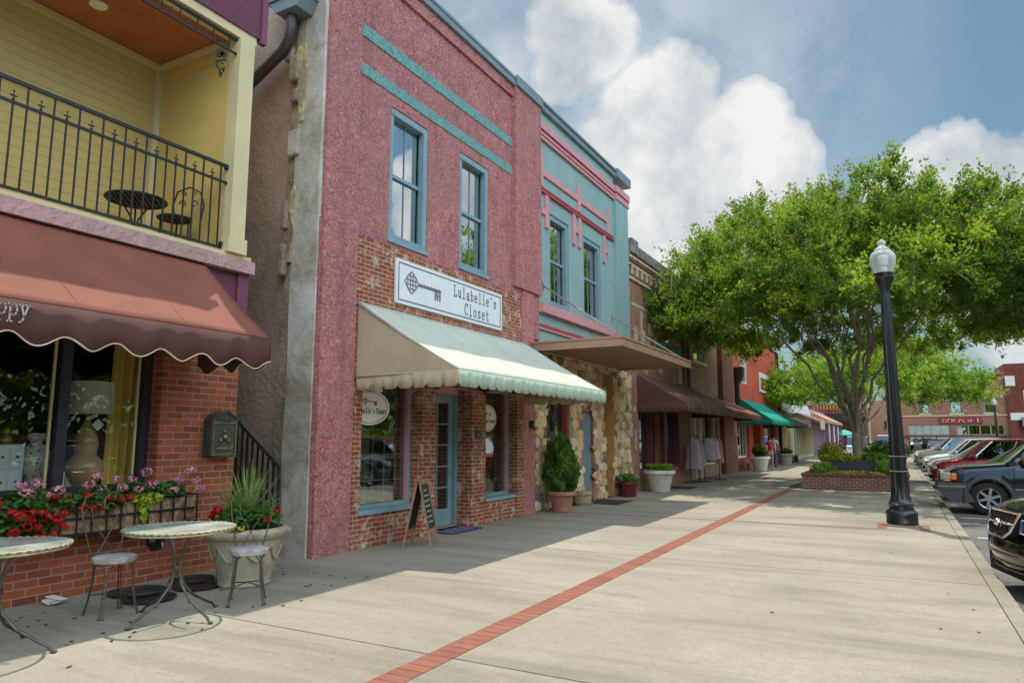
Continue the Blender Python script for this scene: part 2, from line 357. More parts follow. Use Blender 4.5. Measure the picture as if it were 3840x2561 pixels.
m_ink = plain('charcoal_lettering', (.10,.10,.11), .7)
m_signw = plain('sign_white', (.74,.78,.82), .5, 0, .03, 2)
m_signin = plain('sign_ivory', (.96,.94,.91), .5, 0, .03, 2)
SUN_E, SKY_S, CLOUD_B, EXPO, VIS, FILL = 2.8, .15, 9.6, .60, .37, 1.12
CLOUDS = [((-0.3336, 0.7777, 0.5329), 0.0667, 1.2), ((-0.2954, 0.8034, 0.517), 0.0471, 1.1), ((-0.3651, 0.7972, 0.4808), 0.0471, 1.1), ((-0.3184, 0.7995, 0.5094), 0.0706, 0.9), ((-0.2219, 0.8633, 0.4533), 0.0667, 1.2), ((-0.2629, 0.86, 0.4373), 0.0706, 1.1), ((-0.2971, 0.8678, 0.3984), 0.0706, 1.0), ((-0.215, 0.8948, 0.3914), 0.0863, 1.0), ((-0.1558, 0.9098, 0.3846), 0.0784, 1.3), ((-0.1159, 0.9263, 0.3585), 0.0627, 1.1), ((-0.1938, 0.9199, 0.3409), 0.1098, 1.2), ((-0.2524, 0.9138, 0.3183), 0.0863, 1.3), ((-0.2809, 0.9214, 0.2684), 0.0706, 1.1), ((-0.2245, 0.9378, 0.2648), 0.1019, 1.0), ((-0.1302, 0.9374, 0.3231), 0.0784, 1.0), ((0.0623, 0.9473, 0.3142), 0.0627, 1.1), ((0.0809, 0.9405, 0.3299), 0.0471, 1.2), ((0.1088, 0.9506, 0.2906), 0.0706, 1.2), ((0.1353, 0.9608, 0.2419), 0.0863, 1.0), ((0.0208, 0.9499, 0.3117), 0.0471, 0.9), ((0.0809, 0.9646, 0.2511), 0.1176, 0.9), ((0.1695, 0.9614, 0.2166), 0.1568, 1.1), ((0.8637, 0.1836, 0.4695), 0.3, 1.2), ((0.7198, -0.262, 0.6428), 0.4, 1.1), ((0.433, -0.75, 0.5), 0.4, 1.1), ((-0.2418, -0.6645, 0.7071), 0.4, 1.1), ((-0.8138, -0.2962, 0.5), 0.4, 1.1), ((-0.6634, 0.383, 0.6428), 0.35, 1.1), ((0.5339, 0.7769, 0.3338), 0.085, 1.3), ((0.4705, 0.7831, 0.4067), 0.05, 1.1), ((0.6291, 0.6076, 0.4848), 0.12, 1.2), ((0.4342, 0.8521, 0.2924), 0.05, 1.1)]
VEIL = ( (-0.403, 0.8268, 0.3923) , .52)
# ------------------------------------------------------------------ ground, pavement, kerb, road
def wob(a): return a
g = MB(); g.box(-400,400,-200,600,-.6,-.134); struct('ground', g, m_asph)
g = MB()
ys = [-12,-5.6,-.45,4.63,9.73,14.62,19.7,24.8,29.9,35,40,45,50,55,60,66,72,78,84,90,96]
for a, b in zip(ys, ys[1:]):
    for x0, x1 in ((-60,-3.29),(-3.05,-.05 if a > 100 else .785)):
        g.box(x0, x1-.0, a+.009, b-.009, -.12, 0)
pave = struct('pavement', g, m_conc)
g = MB(); g.box(-60,.80,-12,96,-.13,-.016); struct('pavement_bed', g, plain('joint_dirt',(.09,.08,.065),.95))
g = MB()
for a, b in zip(ys, ys[1:]): g.box(.797,.95,a+.006,b-.006,-.13,-.002)
struct('kerb', g, m_kerb)
g = MB(); g.box(-3.284,-3.056,-8,25.0,-.012,.002); struct('brick_paving_band', g, m_strip)
g = MB(); g.box(-3.284,-3.056,31.6,90,-.012,.002); struct('brick_paving_band', g, m_strip)
# thin cross band of bricks, and the brick square round the lamp base
mb_ = brick('paver_cross', (.46,.20,.13), (.36,.14,.09), (.28,.2,.15), bw=.2, rh=.1)
g = MB(); g.box(-6.9,-3.30,14.60,14.68,-.01,.004); g.box(-3.04,-.46,14.60,14.68,-.01,.004); struct('brick_paving_cross_band', g, m_strip)
g = MB()
for a,b,c,d in ((-.44,-.28,14.72,15.62),(.26,.42,14.72,15.62)): g.box(a,b,c,d,-.01,.004)
struct('brick_paving_square', g, m_strip)
# parking bay lines
g = MB()
for y in (8.6, 11.9, 15.3, 18.9, 22.3, 25.8, 29.6, 33.2, 36.9, 40.5, 44.2, 48, 52, 56, 60): g.box(1.15, 6.4, y, y+.10, -.14, -.13)
struct('parking_line', g, plain('worn_line_paint', (.62,.60,.56), .8, 0, .3, 9))
g = MB(); g.box(-60,14,96,104,-.134,-.128); struct('road', g, m_asph)
g = MB(); g.box(-60,60,104,106.5,-.13,.0); struct('far_pavement', g, m_conc)

# ------------------------------------------------------------------ wall helpers (walls that face +x)
def wallx(mb, x, y0, y1, z0, z1, holes=(), depth=.25, cap=True):
    ysx = sorted({y0,y1,*[h[0] for h in holes],*[h[1] for h in holes]}); zsx = sorted({z0,z1,*[h[2] for h in holes],*[h[3] for h in holes]})
    for a,b in zip(ysx,ysx[1:]):
        for c,d in zip(zsx,zsx[1:]):
            if any(h[0]<=a and b<=h[1] and h[2]<=c and d<=h[3] for h in holes): continue
            mb.quad((x,a,c),(x,b,c),(x,b,d),(x,a,d))
    for h in holes:
        a,b,c,d = h[:4]; q = x-(h[4] if len(h) > 4 else depth)
        mb.quad((x,a,c),(q,a,c),(q,a,d),(x,a,d)); mb.quad((x,b,c),(x,b,d),(q,b,d),(q,b,c))
        mb.quad((x,a,d),(q,a,d),(q,b,d),(x,b,d)); mb.quad((x,a,c),(x,b,c),(q,b,c),(q,a,c))
    if cap:
        q = x-.4
        mb.quad((x,y0,z1),(x,y1,z1),(q,y1,z1),(q,y0,z1)); mb.quad((x,y0,z0),(q,y0,z0),(q,y0,z1),(x,y0,z1)); mb.quad((x,y1,z0),(x,y1,z1),(q,y1,z1),(q,y1,z0))
    return mb
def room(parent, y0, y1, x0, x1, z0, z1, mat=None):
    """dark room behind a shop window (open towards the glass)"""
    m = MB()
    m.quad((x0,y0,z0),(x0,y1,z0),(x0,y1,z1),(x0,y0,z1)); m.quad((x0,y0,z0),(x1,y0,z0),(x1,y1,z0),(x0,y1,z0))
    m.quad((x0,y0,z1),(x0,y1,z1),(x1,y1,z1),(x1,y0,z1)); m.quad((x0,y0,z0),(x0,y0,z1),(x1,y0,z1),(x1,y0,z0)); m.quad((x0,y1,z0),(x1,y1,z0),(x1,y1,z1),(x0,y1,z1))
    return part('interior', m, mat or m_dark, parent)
def window(parent, x, y0, y1, z0, z1, fm, gm, rows=(.5,), cols=(), fw=.07, fd=.09, sill=None, name='window', mull=.02, sashm=None):
    """frame + one pane object (its glazing) + optional sill; x = face of the glass"""
    m = MB()
    m.box(x-.03,x+fd,y0,y0+fw,z0,z1); m.box(x-.03,x+fd,y1-fw,y1,z0,z1); m.box(x-.03,x+fd-.003,y0+fw,y1-fw,z1-fw,z1); m.box(x-.03,x+fd-.003,y0+fw,y1-fw,z0,z0+fw)
    f = part(name, m, fm, parent)
    g = MB(); g.box(x-.004,x,y0+fw,y1-fw,z0+fw,z1-fw); part('pane', g, gm, f)
    if rows or cols:
        s = MB()
        for r in rows: zz = z0+(z1-z0)*r; s.box(x+.002,x+.05,y0+fw,y1-fw,zz-.03,zz+.03)
        for c in cols: yy = y0+(y1-y0)*c; s.box(x+.002,x+.016,yy-mull/2,yy+mull/2,z0+fw,z1-fw)
        part('sash_bar', s, sashm or fm, f)
    if sill:
        s = MB(); s.box(x-.03,x+sill,y0-.05,y1+.05,z0-.07,z0-.002); part('sill', s, fm, f)
    return f
def awning(name, label, y0, y1, xw, zt, xo, zf, zv, mt, ms, mv, inset=0.0, scal=.42, amp=.05, pipe=None, ribs=(), side=True, bang='wave'):
    t = thing(name, label, 'awning', (xo, (y0+y1)/2, zv))
    m = MB(); n = 12
    a0, a1 = y0+inset, y1-inset
    sag = lambda u: -.03*math.sin(PI*u)
    ny_ = max(8, int((y1-y0)/.11)); nr = max(2, round((y1-y0)/1.15))
    def TP(u, s):
        ya, yb = a0+(y0-a0)*u, a1+(y1-a1)*u; y = ya+(yb-ya)*s
        dip = .016*math.sin(PI*((s*nr)%1))*math.sin(PI*u)*(1 if 0 < s < 1 else 0)+.005*math.sin(y*3.1+u*5)*math.sin(PI*u)
        return Vector((xw+(xo-xw)*u, y, zt+(zf-zt)*u+sag(u)-dip))
    for i in range(n):
        for j in range(ny_): m.add([TP(i/n,j/ny_),TP((i+1)/n,j/ny_),TP((i+1)/n,(j+1)/ny_),TP(i/n,(j+1)/ny_)],[(0,1,2,3)],True)
    o = part('awning_top', m, mt, t); sm = o.modifiers.new('thickness','SOLIDIFY'); sm.thickness = .006
    for k in range(1, nr):
        sm_ = MB(); sm_.tube([TP(i/n,k/nr)+Vector((0,0,.007)) for i in range(n+1)], .006, 5); part('seam', sm_, mt, o)
    if side:
        for yy in (y0, y1):
            m = MB(); ya = yy+(inset if yy == y0 else -inset)
            prev = [(xw,ya,zt-.0),(xw,ya,zf-.01),(xo,yy,zf-.01)]+[(xw+(xo-xw)*(i/n),ya+(yy-ya)*(i/n),zt+(zf-zt)*(i/n)+sag(i/n)-.002) for i in range(n-1,0,-1)]
            m.quad(*prev); o = part('awning_side', m, ms, t); sm = o.modifiers.new('thickness','SOLIDIFY'); sm.thickness = .006
    def val(p0, p1, mat, nm='valance'):
        p0, p1 = Vector(p0), Vector(p1); L = (p1-p0).length; k = max(1, round(L/scal)); seg = 14; m = MB(); top = []; bot = []
        nrm = Vector((p1.y-p0.y, -(p1.x-p0.x), 0)).normalized()
        for i in range(k*seg+1):
            u = i/(k*seg); q = (u*k) % 1
            if bang == 'wave': d = amp*(.5-.5*math.cos(2*PI*q))
            else: d = amp*(abs(2*q-1)**5)
            d = -d if bang == 'wave' else d
            off = nrm*(.012*math.sin(u*k*4.1)+.010*math.sin(u*k*9.3))
            p = p0+(p1-p0)*u; top.append(p+Vector((0,0,zf-.004))); bot.append(p+off+Vector((0,0,zv+d)))
        for i in range(len(top)-1):
            mid0, mid1 = top[i].lerp(bot[i],.5), top[i+1].lerp(bot[i+1],.5)
            m.add([top[i],top[i+1],mid1,mid0],[(0,1,2,3)],True); m.add([mid0,mid1,bot[i+1],bot[i]],[(0,1,2,3)],True)
        o = part(nm, m, mat, t); s_ = o.modifiers.new('thickness','SOLIDIFY'); s_.thickness = .005
        if pipe is not None:
            pm = MB(); pm.tube([b+Vector((0,0,0)) for b in bot], .008, 5); part('piping', pm, pipe, o)
        return o
    front = val((xo,y0,0),(xo,y1,0), mv)
    if side:
        sv = ms if ms is not mt else mv
        val((xw,y0+inset,0),(xo,y0,0), sv); val((xo,y1,0),(xw,y1-inset,0), sv)
    m = MB(); r = .014
    for yy in (y0+.03, *ribs, y1-.03):
        m.tube([(xw,yy,zt-.03),((xw+xo)/2,yy,(zt+zf)/2-.06),(xo-.02,yy,zf-.03)], r, 6); m.tube([(xw,yy,zf-.03),(xo-.02,yy,zf-.03)], r, 6)
    m.tube([(xo-.02,y0+.03,zf-.035),(xo-.02,y1-.03,zf-.035)], r, 6); m.tube([(xw+.02,y0+.03,zf-.035),(xw+.02,y1-.03,zf-.035)], r, 6)
    part('awning_frame', m, m_rod, t); return t, front
# ------------------------------------------------------------------ stroke lettering
GL = {  # strokes on a grid: width .6, cap height 1, x-height .66; serifs are short strokes
 'L': [[(.05,0),(.55,0),(.55,.2)],[(.15,0),(.15,1)],[(.03,1),(.3,1)]],
 'C': [[(.55,.72),(.55,.98)],[(.55,.82),(.42,.97),(.28,1),(.12,.88),(.05,.65),(.05,.35),(.12,.12),(.28,0),(.42,.03),(.56,.18)]],
 'u': [[(.03,.64),(.13,.64),(.13,.15),(.22,.02),(.35,.02),(.46,.14)],[(.36,.64),(.46,.64),(.46,0),(.57,0)]],
 'l': [[(.14,1),(.3,1),(.3,0)],[(.1,0),(.5,0)]],
 'a': [[(.1,.55),(.2,.65),(.36,.65),(.45,.53),(.45,0),(.56,0)],[(.45,.37),(.22,.37),(.08,.27),(.08,.12),(.2,0),(.34,.02),(.45,.14)]],
 'b': [[(.02,1),(.13,1),(.13,0)],[(.13,.5),(.25,.65),(.4,.63),(.52,.48),(.52,.2),(.4,.03),(.25,0),(.13,.15)]],
 'e': [[(.07,.36),(.52,.36),(.5,.52),(.38,.65),(.2,.65),(.08,.5),(.06,.2),(.18,.03),(.38,0),(.52,.12)]],
 's': [[(.48,.5),(.48,.64)],[(.48,.56),(.34,.65),(.18,.64),(.1,.53),(.16,.4),(.42,.29),(.5,.16),(.4,.02),(.2,0),(.09,.1)],[(.09,0),(.09,.16)]],
 'o': [[(.3,.65),(.13,.56),(.06,.33),(.13,.09),(.3,0),(.47,.09),(.54,.33),(.47,.56),(.3,.65)]],
 't': [[(.25,.9),(.25,.13),(.34,0),(.46,.02),(.55,.12)],[(.06,.64),(.5,.64)]],
 "'": [[(.22,1),(.28,.74)],[(.28,1),(.29,.74)]],
 'p': [[(.02,.64),(.13,.64),(.13,-.32)],[(.02,-.32),(.26,-.32)],[(.13,.5),(.25,.65),(.4,.63),(.52,.48),(.52,.2),(.4,.03),(.25,0),(.13,.15)]],
 'y': [[(.02,.64),(.2,.64)],[(.4,.64),(.6,.64)],[(.1,.64),(.3,0)],[(.52,.64),(.3,0),(.2,-.28),(.05,-.32)]],
 'S': [[(.52,.82),(.36,1),(.18,.97),(.08,.8),(.16,.6),(.44,.44),(.52,.22),(.4,.02),(.18,0),(.06,.16)]],
 'A': [[(.03,0),(.3,1),(.57,0)],[(.14,.35),(.46,.35)]], 'R': [[(.1,0),(.1,1),(.38,1),(.5,.8),(.38,.55),(.1,.52)],[(.3,.52),(.54,0)]],
 'E': [[(.52,0),(.1,0),(.1,1),(.52,1)],[(.1,.52),(.42,.52)]], 'T': [[(.3,0),(.3,1)],[(.04,1),(.56,1)]], 'N': [[(.08,0),(.08,1),(.52,0),(.52,1)]], 'I': [[(.3,0),(.3,1)]],
 'O': [[(.3,1),(.1,.82),(.06,.5),(.1,.18),(.3,0),(.5,.18),(.54,.5),(.5,.82),(.3,1)]], 'P': [[(.1,0),(.1,1),(.4,1),(.52,.78),(.4,.5),(.1,.5)]],
 'H': [[(.08,0),(.08,1)],[(.52,0),(.52,1)],[(.08,.5),(.52,.5)]], 'U': [[(.08,1),(.08,.2),(.22,0),(.38,0),(.52,.2),(.52,1)]], 'i': [[(.3,0),(.3,.62)],[(.3,.8),(.3,.86)]], 'n': [[(.1,0),(.1,.64)],[(.1,.5),(.25,.64),(.42,.6),(.46,.45),(.46,0)]], 'v': [[(.05,.64),(.3,0),(.55,.64)]], 'r': [[(.12,0),(.12,.64)],[(.12,.45),(.28,.62),(.46,.6)]], ' ': [],
}
def lettering(mb, text, x, y, z, h, wd=1.0, st=.06, adv=.66, dx=.004, sl=0.0):
    """letters standing on a wall that faces +x; text runs towards +y; y,z = start of the baseline"""
    for i, ch in enumerate(text):
        for stroke in GL.get(ch, []):
            for (a,b),(c,d) in zip(stroke, stroke[1:]):
                p = Vector((x+dx, y+(i*adv+a)*h*wd, z+b*h+sl*(i*adv+a)*h)); q = Vector((x+dx, y+(i*adv+c)*h*wd, z+d*h+sl*(i*adv+c)*h)); dl = (q-p)
                if dl.length < 1e-6: continue
                mb.obox((p+q)/2, dl, dl.length/2+st*h*.4, (1,0,0), .003, dl.cross(Vector((1,0,0))), st*h/2)
    return mb
def key_logo(mb, x, y, z, s):
    """ornate key lying sideways: pierced diamond bow, twisted shaft, notched bit"""
    def ring(a,b,r,t): mb.tube([(x, y+(a+r*math.cos(k*PI/6))*s, z+(b+r*math.sin(k*PI/6))*s) for k in range(12)], t*s, 4, closed=True)
    for i in range(-2,3):
        for j in range(-2,3):
            if abs(i)+abs(j) <= 2: ring(.175+i*.068, j*.068, .036, .009)
    mb.tube([(x,y+(.175+a)*s,z+b*s) for a,b in ((-.178,0),(-.10,.10),(0,.178),(.10,.10),(.178,0),(.10,-.10),(0,-.178),(-.10,-.10))], .011*s, 5, closed=True)
    mb.tube([(x,y+(.35+.6*u/12)*s, z+(.012 if u%2 else -.012)*s) for u in range(13)], .022*s, 5)
    mb.box(x-.003,x+.004,y+.35*s,y+.98*s,z-.018*s,z+.018*s)
    for a in (.80,.86,.93): mb.box(x-.003,x+.004,y+a*s,y+(a+.035)*s,z-.17*s,z)
    mb.box(x-.003,x+.0045,y+.80*s,y+.965*s,z-.11*s,z-.07*s)
# ================================================================== left building: brick shop with a balcony
A = thing('balcony_shop_building', 'two storey brick shop building with yellow balcony recess and plum siding', 'building', (-7.75,3,0))
YL = -3.0
m = MB()
wallx(m, -7.75, YL, 6.42, 0, 3.35, [(1.6,5.31,1.06,2.95,.28)], cap=False)
m.quad((-7.75,6.42,0),(-12,6.42,0),(-12,6.42,3.35),(-7.75,6.42,3.35))
part('brick_wall', m, m_brick1, A)
m = MB(); m.box(-7.77,-7.60,YL,6.44,-.0,.03); 
# plum band between the shopfront and the balcony
m = MB(); m.box(-12,-7.70,YL,6.40,3.35,3.86); part('plum_band', m, m_sid_p, A)
m = MB(); m.box(-7.74,-7.66,6.26,6.43,3.30,3.86); m.box(-7.74,-7.68,5.1,6.26,3.30,3.40); part('corner_board', m, m_plum, A)
m = MB(); m.box(-7.80,-7.58,YL,6.46,3.86,4.03); part('balcony_ledge', m, m_ledge, A)
m = MB(); m.box(-9.4,-7.62,YL,6.42,4.03,4.09); part('balcony_floor', m, m_cream, A)
m = MB(); m.quad((-9.3,YL,4.05),(-9.3,6.05,4.05),(-9.3,6.05,7.3),(-9.3,YL,7.3)); part('siding_wall', m, m_sid_y, A)
m = MB(); m.box(-9.5,-7.80,6.02,6.38,4.06,7.4)
m.box(-9.28,-7.86,5.985,6.02,6.88,6.98)
part('plaster_wall', m, m_yell, A)
m = MB(); m.box(-9.297,-9.24,YL,6.02,7.06,7.14); m.box(-9.24,-7.9,5.96,6.02,7.06,7.14); m.box(-9.297,-9.26,5.93,6.02,4.1,7.06); part('cove_trim', m, m_cream, A)
m = MB(); m.box(-9.3,-7.8,YL,6.02,7.15,7.2); c = part('balcony_ceiling', m, m_ceil, A)
m = MB(); m.lathe([(0,7.13),(.07,7.13),(.105,7.135),(.11,7.149)], (-8.62,4.66,0), 20); part('ceiling_light', m, m_white, A)
m = MB(); m.box(-7.80,-7.58,6.02,6.26,4.09,7.14); m.box(-7.82,-7.56,5.99,6.29,4.03+.062,4.30)
part('corner_post', m, m_cream, A)
m = MB(); m.box(-7.82,-7.60,YL,6.30,7.13,7.26); part('fascia_beam', m, m_cream, A)
m = MB(); m.box(-12,-7.57,YL,6.36,7.26,8.05); part('upper_siding', m, m_sid_p, A)
m = MB(); m.box(-7.62,-7.54,6.33,6.43,7.20,8.05); m.box(-12.2,-7.56,YL,6.42,8.05,8.12); part('eaves_board', m, m_plum, A)
m = MB(); m.quad((-12,6.415,3.35),(-12,6.415,8.04),(-9.4,6.415,8.04),(-9.4,6.415,3.35)); part('alley_wall', m, m_sid_p, A)
# railing: top rail, middle rail, bottom rail, balusters (every second one ends in a small cross finial)
def finial(m, x, y, z, s=1):
    m.tube([(x,y,z),(x,y,z+.12*s)], [.011*s,.005*s], 5)
    m.ball((x,y,z+.03*s), .016*s, 6, 4); m.box(x-.006*s,x+.006*s,y-.032*s,y+.032*s,z+.062*s,z+.076*s); m.ball((x,y,z+.12*s), .012*s, 6, 4)
R = MB(); xr = -7.70
for z, r in ((5.28,.02),(5.05,.014),(4.15,.014)): R.box(xr-r,xr+r,YL,6.02,z-r,z+r)
R.ball((xr,6.0,5.25),.03); R.ball((xr,6.0,5.05),.025); R.ball((xr,5.98,4.2),.035)
rail = part('balcony_railing', R, m_iron, A)
y = 5.92; k = 0
bl = MB()
while y > YL:
    zt = 5.28 if k % 2 == 0 else 5.06
    bl.box(xr-.008,xr+.008,y-.008,y+.008,4.15,zt)
    if k % 2: finial(bl, xr, y, 5.05)
    y -= .132; k += 1
b = part('baluster', bl, m_iron, rail); b['kind'] = 'stuff'
R = MB(); xr = -7.66
for z, r in ((7.10,.014),(6.90,.012)): R.box(xr-r,xr+r,YL,6.02,z-r,z+r)
R.ball((xr,6.0,6.90),.025); y = 5.9; k = 0
while y > YL:
    if k % 2 == 0: R.box(xr-.007,xr+.007,y-.007,y+.007,6.90,7.10)
    else: finial(R, xr, y, 6.915, .9)
    y -= .125; k += 1
part('fretwork_rail', R, m_iron, A)
# shop window with black frame, display shelf behind it
gx = -8.0
m = MB(); m.box(gx-.03,gx+.06,4.25,4.36,1.06,2.95); m.box(gx-.03,gx+.06,5.22,5.31,1.06,2.95); m.box(gx-.03,gx+.06,1.6,5.31,2.88,2.95); m.box(gx-.03,gx+.08,1.6,5.31,1.06,1.12)
w = part('shop_window', m, plain('black_frame_paint',(.03,.03,.045),.4), A)
g = MB(); g.box(gx-.006,gx,1.6,5.25,1.1,2.9); part('pane', g, glass('display_glass', .03, (.95,.97,.95), fr=.5), w)
for yy in (4.19,5.16): m = MB(); m.box(gx-.02,gx+.01,yy,yy+.025,1.12,2.9); part('sash_bar', m, m_cream, w)
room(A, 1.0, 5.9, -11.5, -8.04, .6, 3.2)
m = MB(); m.box(-9.6,-8.05,1.2,5.8,1.0,1.06); part('display_shelf', m, m_wood, A)
# ---- things behind the glass
def table_lamp():
    t = thing('table_lamp', 'gourd shaped tan ceramic lamp with white drum shade in the dark shop window', 'lamp', (-8.45,4.78,1.06))
    m = MB(); m.lathe([(0,1.06),(.10,1.06),(.11,1.10),(.17,1.16),(.21,1.27),(.19,1.38),(.12,1.46),(.125,1.52),(.135,1.58),(.11,1.68),(.055,1.80),(.02,1.88),(.012,1.96),(0,1.96)], (-8.3,4.78,0), 28)
    part('lamp_base', m, plain('tan_glaze',(.50,.30,.14),.25,0,.15,6,coat=.3), t)
    m = MB(); m.lathe([(.26,1.93),(.25,2.30)], (-8.3,4.78,0), 32); m.lathe([(.255,1.93),(.245,2.30)], (-8.3,4.78,0), 32)
    part('lamp_shade', m, cloth('linen_shade',(.93,.91,.82),.5,.04,.002), t)
    m = MB(); m.obox((-8.18,4.83,1.80),(0,1,1),.05,(1,0,0),.003,(0,-1,1),.05); part('price_tag', m, m_white, t)
table_lamp()
def vase(y, lab, h, mat, x=-8.3, r=.17):
    m = MB(); m.lathe([(0,1.06),(.08,1.06),(.06,1.10),(.10,1.2),(r,1.2+.3*h),(r*1.02,1.06+.55*h),(r*.7,1.06+.75*h),(.06,1.06+.82*h),(.05,1.06+.86*h),(.09,1.06+.92*h),(.08,1.06+h),(.0,1.06+h)], (x,y,0), 24)
    solo('vase', m, mat, lab, 'vase', (x,y,1.06))
mv, nt_, b_ = new_mat('diamond_glaze')
ck = nt_.nodes.new('ShaderNodeTexVoronoi'); ck.inputs['Scale'].default_value = 22; nt_.links.new(objco(nt_), ck.inputs['Vector'])
nt_.links.new(ramp(nt_, [(.2,(.10,.09,.08)),(.35,(.55,.52,.47))], ck.outputs['Distance']), b_.inputs['Base Color']); b_.inputs['Roughness'].default_value=.3
vase(4.24, 'round lidded vase with grey and white diamond pattern between white drawers', .64, mv)
def drawers(y0, y1, z1, lab, x=-8.2):
    t = thing('drawer_box', lab, 'drawers', (x,(y0+y1)/2,1.06)); m = MB(); m.box(x-.2,x,y0,y1,1.06,z1); part('box', m, plain('pale_blue_lacquer',(.55,.62,.66),.4), t)
    n = max(1, round((z1-1.06)/.21)); k = MB()
    for i in range(n):
        z = 1.06+(z1-1.06)*(i+.5)/n
        c = max(1, round((y1-y0)/.14))
        for j in range(c):
            yy = y0+(y1-y0)*(j+.5)/c; hz = (z1-1.06)/n*.44; hy = (y1-y0)/c*.45
            k.box(x,x+.008,yy-hy,yy+hy,z-hz,z+hz); 
    d = part('drawer', k, plain('pale_drawer_front',(.62,.70,.74),.35), t); q = MB()
    for i in range(n):
        for j in range(c): q.ball((x+.018,y0+(y1-y0)*(j+.5)/c,1.06+(z1-1.06)*(i+.5)/n),.014)
    part('knob', q, m_black, d)
drawers(3.80,4.08,1.58,'pale blue four drawer cabinet left of the diamond pattern vase')
drawers(4.40,4.52,1.28,'small pale blue drawer box right of the diamond pattern vase')
drawers(4.585,4.66,1.30,'narrow pale blue drawer box beside the tan lamp base', -8.30)
m = MB(); m.ball((-8.3,3.94,1.63),.06,10,6,1,.1); m.ball((-8.3,3.94,1.72),.04,8,5,1,.1); m.lathe([(.05,1.56),(.06,1.58)],(-8.3,3.94,0),10)
solo('gilt_ornament', m, plain('gilt',(.55,.42,.12),.3,.8), 'gold ornament standing on the four drawer cabinet', 'ornament', (-8.3,3.94,1.56))
m = MB(); prof = []
N = 44; top = []; bot = []
for i in range(N+1):
    u = i/N; yy = 4.97+u*.50; xx = -8.22+.05*math.sin(u*30)+.03*math.sin(u*13+1)
    top.append((xx,yy,2.95)); bot.append((xx+.02*math.sin(u*9), 4.93+u*.54+.03*math.sin(u*7), 1.07))
for i in range(N):
    a,b,c,d = Vector(bot[i]),Vector(bot[i+1]),Vector(top[i+1]),Vector(top[i]); k = 6
    for j in range(k):
        u0,u1 = j/k,(j+1)/k; m.add([a.lerp(d,u0),b.lerp(c,u0),b.lerp(c,u1),a.lerp(d,u1)],[(0,1,2,3)],True)
solo('curtain', m, m_gold, 'long mustard yellow curtain hanging in the shop window', 'curtain', (-8.55,5.3,1.07))
# ---- the big brown awning
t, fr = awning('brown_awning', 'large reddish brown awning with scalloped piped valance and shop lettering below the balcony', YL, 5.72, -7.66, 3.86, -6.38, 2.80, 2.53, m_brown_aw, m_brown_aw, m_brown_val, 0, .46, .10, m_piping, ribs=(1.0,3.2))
m = MB(); lettering(m, 'ppy', -6.38, 2.85, 2.655, .155, .84, .085, .66, .022); part('lettering', m, plain('cream_lettering',(.45,.40,.38),.7), fr)
# ---- letter box on the brick pier
t = thing('letter_box', 'ornate aged metal letter box on the orange brick pier', 'letter box', (-7.75,6.14,1.4))
m = MB(); m.prism([(5.93,1.42),(6.33,1.40),(6.33,1.88),(6.27,1.95),(6.13,1.99),(5.99,1.95),(5.93,1.88)], 'x', -7.745, -7.60)
part('case', m, m_cast, t)
m = MB()
for a,b,c,d in ((5.95,6.31,1.43,1.45),(5.95,6.31,1.83,1.85),(5.95,5.97,1.45,1.83),(6.29,6.31,1.45,1.83)): m.box(-7.60,-7.588,a,b,c,d)
m.ball((-7.595,6.13,1.66),.045,8,5); m.ball((-7.595,6.13,1.735),.025,8,5); m.ball((-7.595,6.07,1.62),.03,8,5); m.ball((-7.595,6.19,1.62),.03,8,5); m.box(-7.60,-7.585,6.01,6.25,1.50,1.54)
part('relief_plate', m, plain('brass_highlights',(.22,.19,.11),.4,.7,.4,30), t)
m = MB(); m.tube([(-7.59,5.95,1.90),(-7.56,6.13,2.00),(-7.59,6.31,1.90)], .012, 6); m.box(-7.60,-7.58,6.02,6.24,1.875,1.895); part('lid', m, m_cast, t)
# spare tap on the wall low down
m = MB(); m.lathe([(0,0),(.10,.0),(.10,.05),(.06,.09),(0,.09)], (-7.75,5.35,.45), 16, 'x'); m.tube([(-7.67,5.35,.45),(-7.60,5.35,.44),(-7.58,5.35,.38)], .02, 6)
solo('wall_tap', m, m_black, 'round black wall tap low on the brick behind the bistro table', 'tap', (-7.75,5.35,.45))
# ---- flower box under the window
t = thing('window_box', 'long black iron window box with coco liner below the shop window', 'planter box', (-7.6,4.0,.68))
m = MB(); bx0, bx1, by0, by1, bz0, bz1 = -7.72,-7.38,1.2,5.62,.68,.99
for z in (bz0,(bz0+bz1)/2,bz1): m.box(bx1-.012,bx1+.004,by0,by1,z-.008,z+.008); m.box(bx0,bx1,by1-.008,by1+.008,z-.008,z+.008)
yy = by1
while yy > by0: m.box(bx1-.006,bx1+.006,yy-.007,yy+.007,bz0,bz1); yy -= .155
m.box(bx0,bx0+.01,by1-.01,by1+.01,bz0,bz1); m.box(bx0,bx1,by0,by1,bz0-.012,bz0-.002)
part('iron_basket', m, m_iron, t)
m = MB(); m.box(bx0+.01,bx1-.02,by0,by1-.02,bz0+.0,bz1-.03)
part('coco_liner', m, patchy('coco_fibre',(.10,.06,.035),(.33,.22,.13),.4,.62,9), t)
m_leafg = leafmat('geranium_leaf', [(.02,.07,.015),(.06,.16,.03),(.10,.22,.05)], 6, .25)
m_pinkfl = leafmat('pink_petals', [(.62,.12,.28),(.78,.35,.50),(.85,.55,.66)], 30, .3, fine=60); m_redfl = leafmat('red_petals', [(.30,.004,.01),(.50,.01,.015),(.62,.03,.03)], 20, .25)
m_limeleaf = leafmat('lime_leaf', [(.30,.40,.03),(.50,.60,.06)], 10, .35); m_yellfl = leafmat('yellow_petals', [(.75,.50,.02),(.85,.65,.05)], 10, .3)
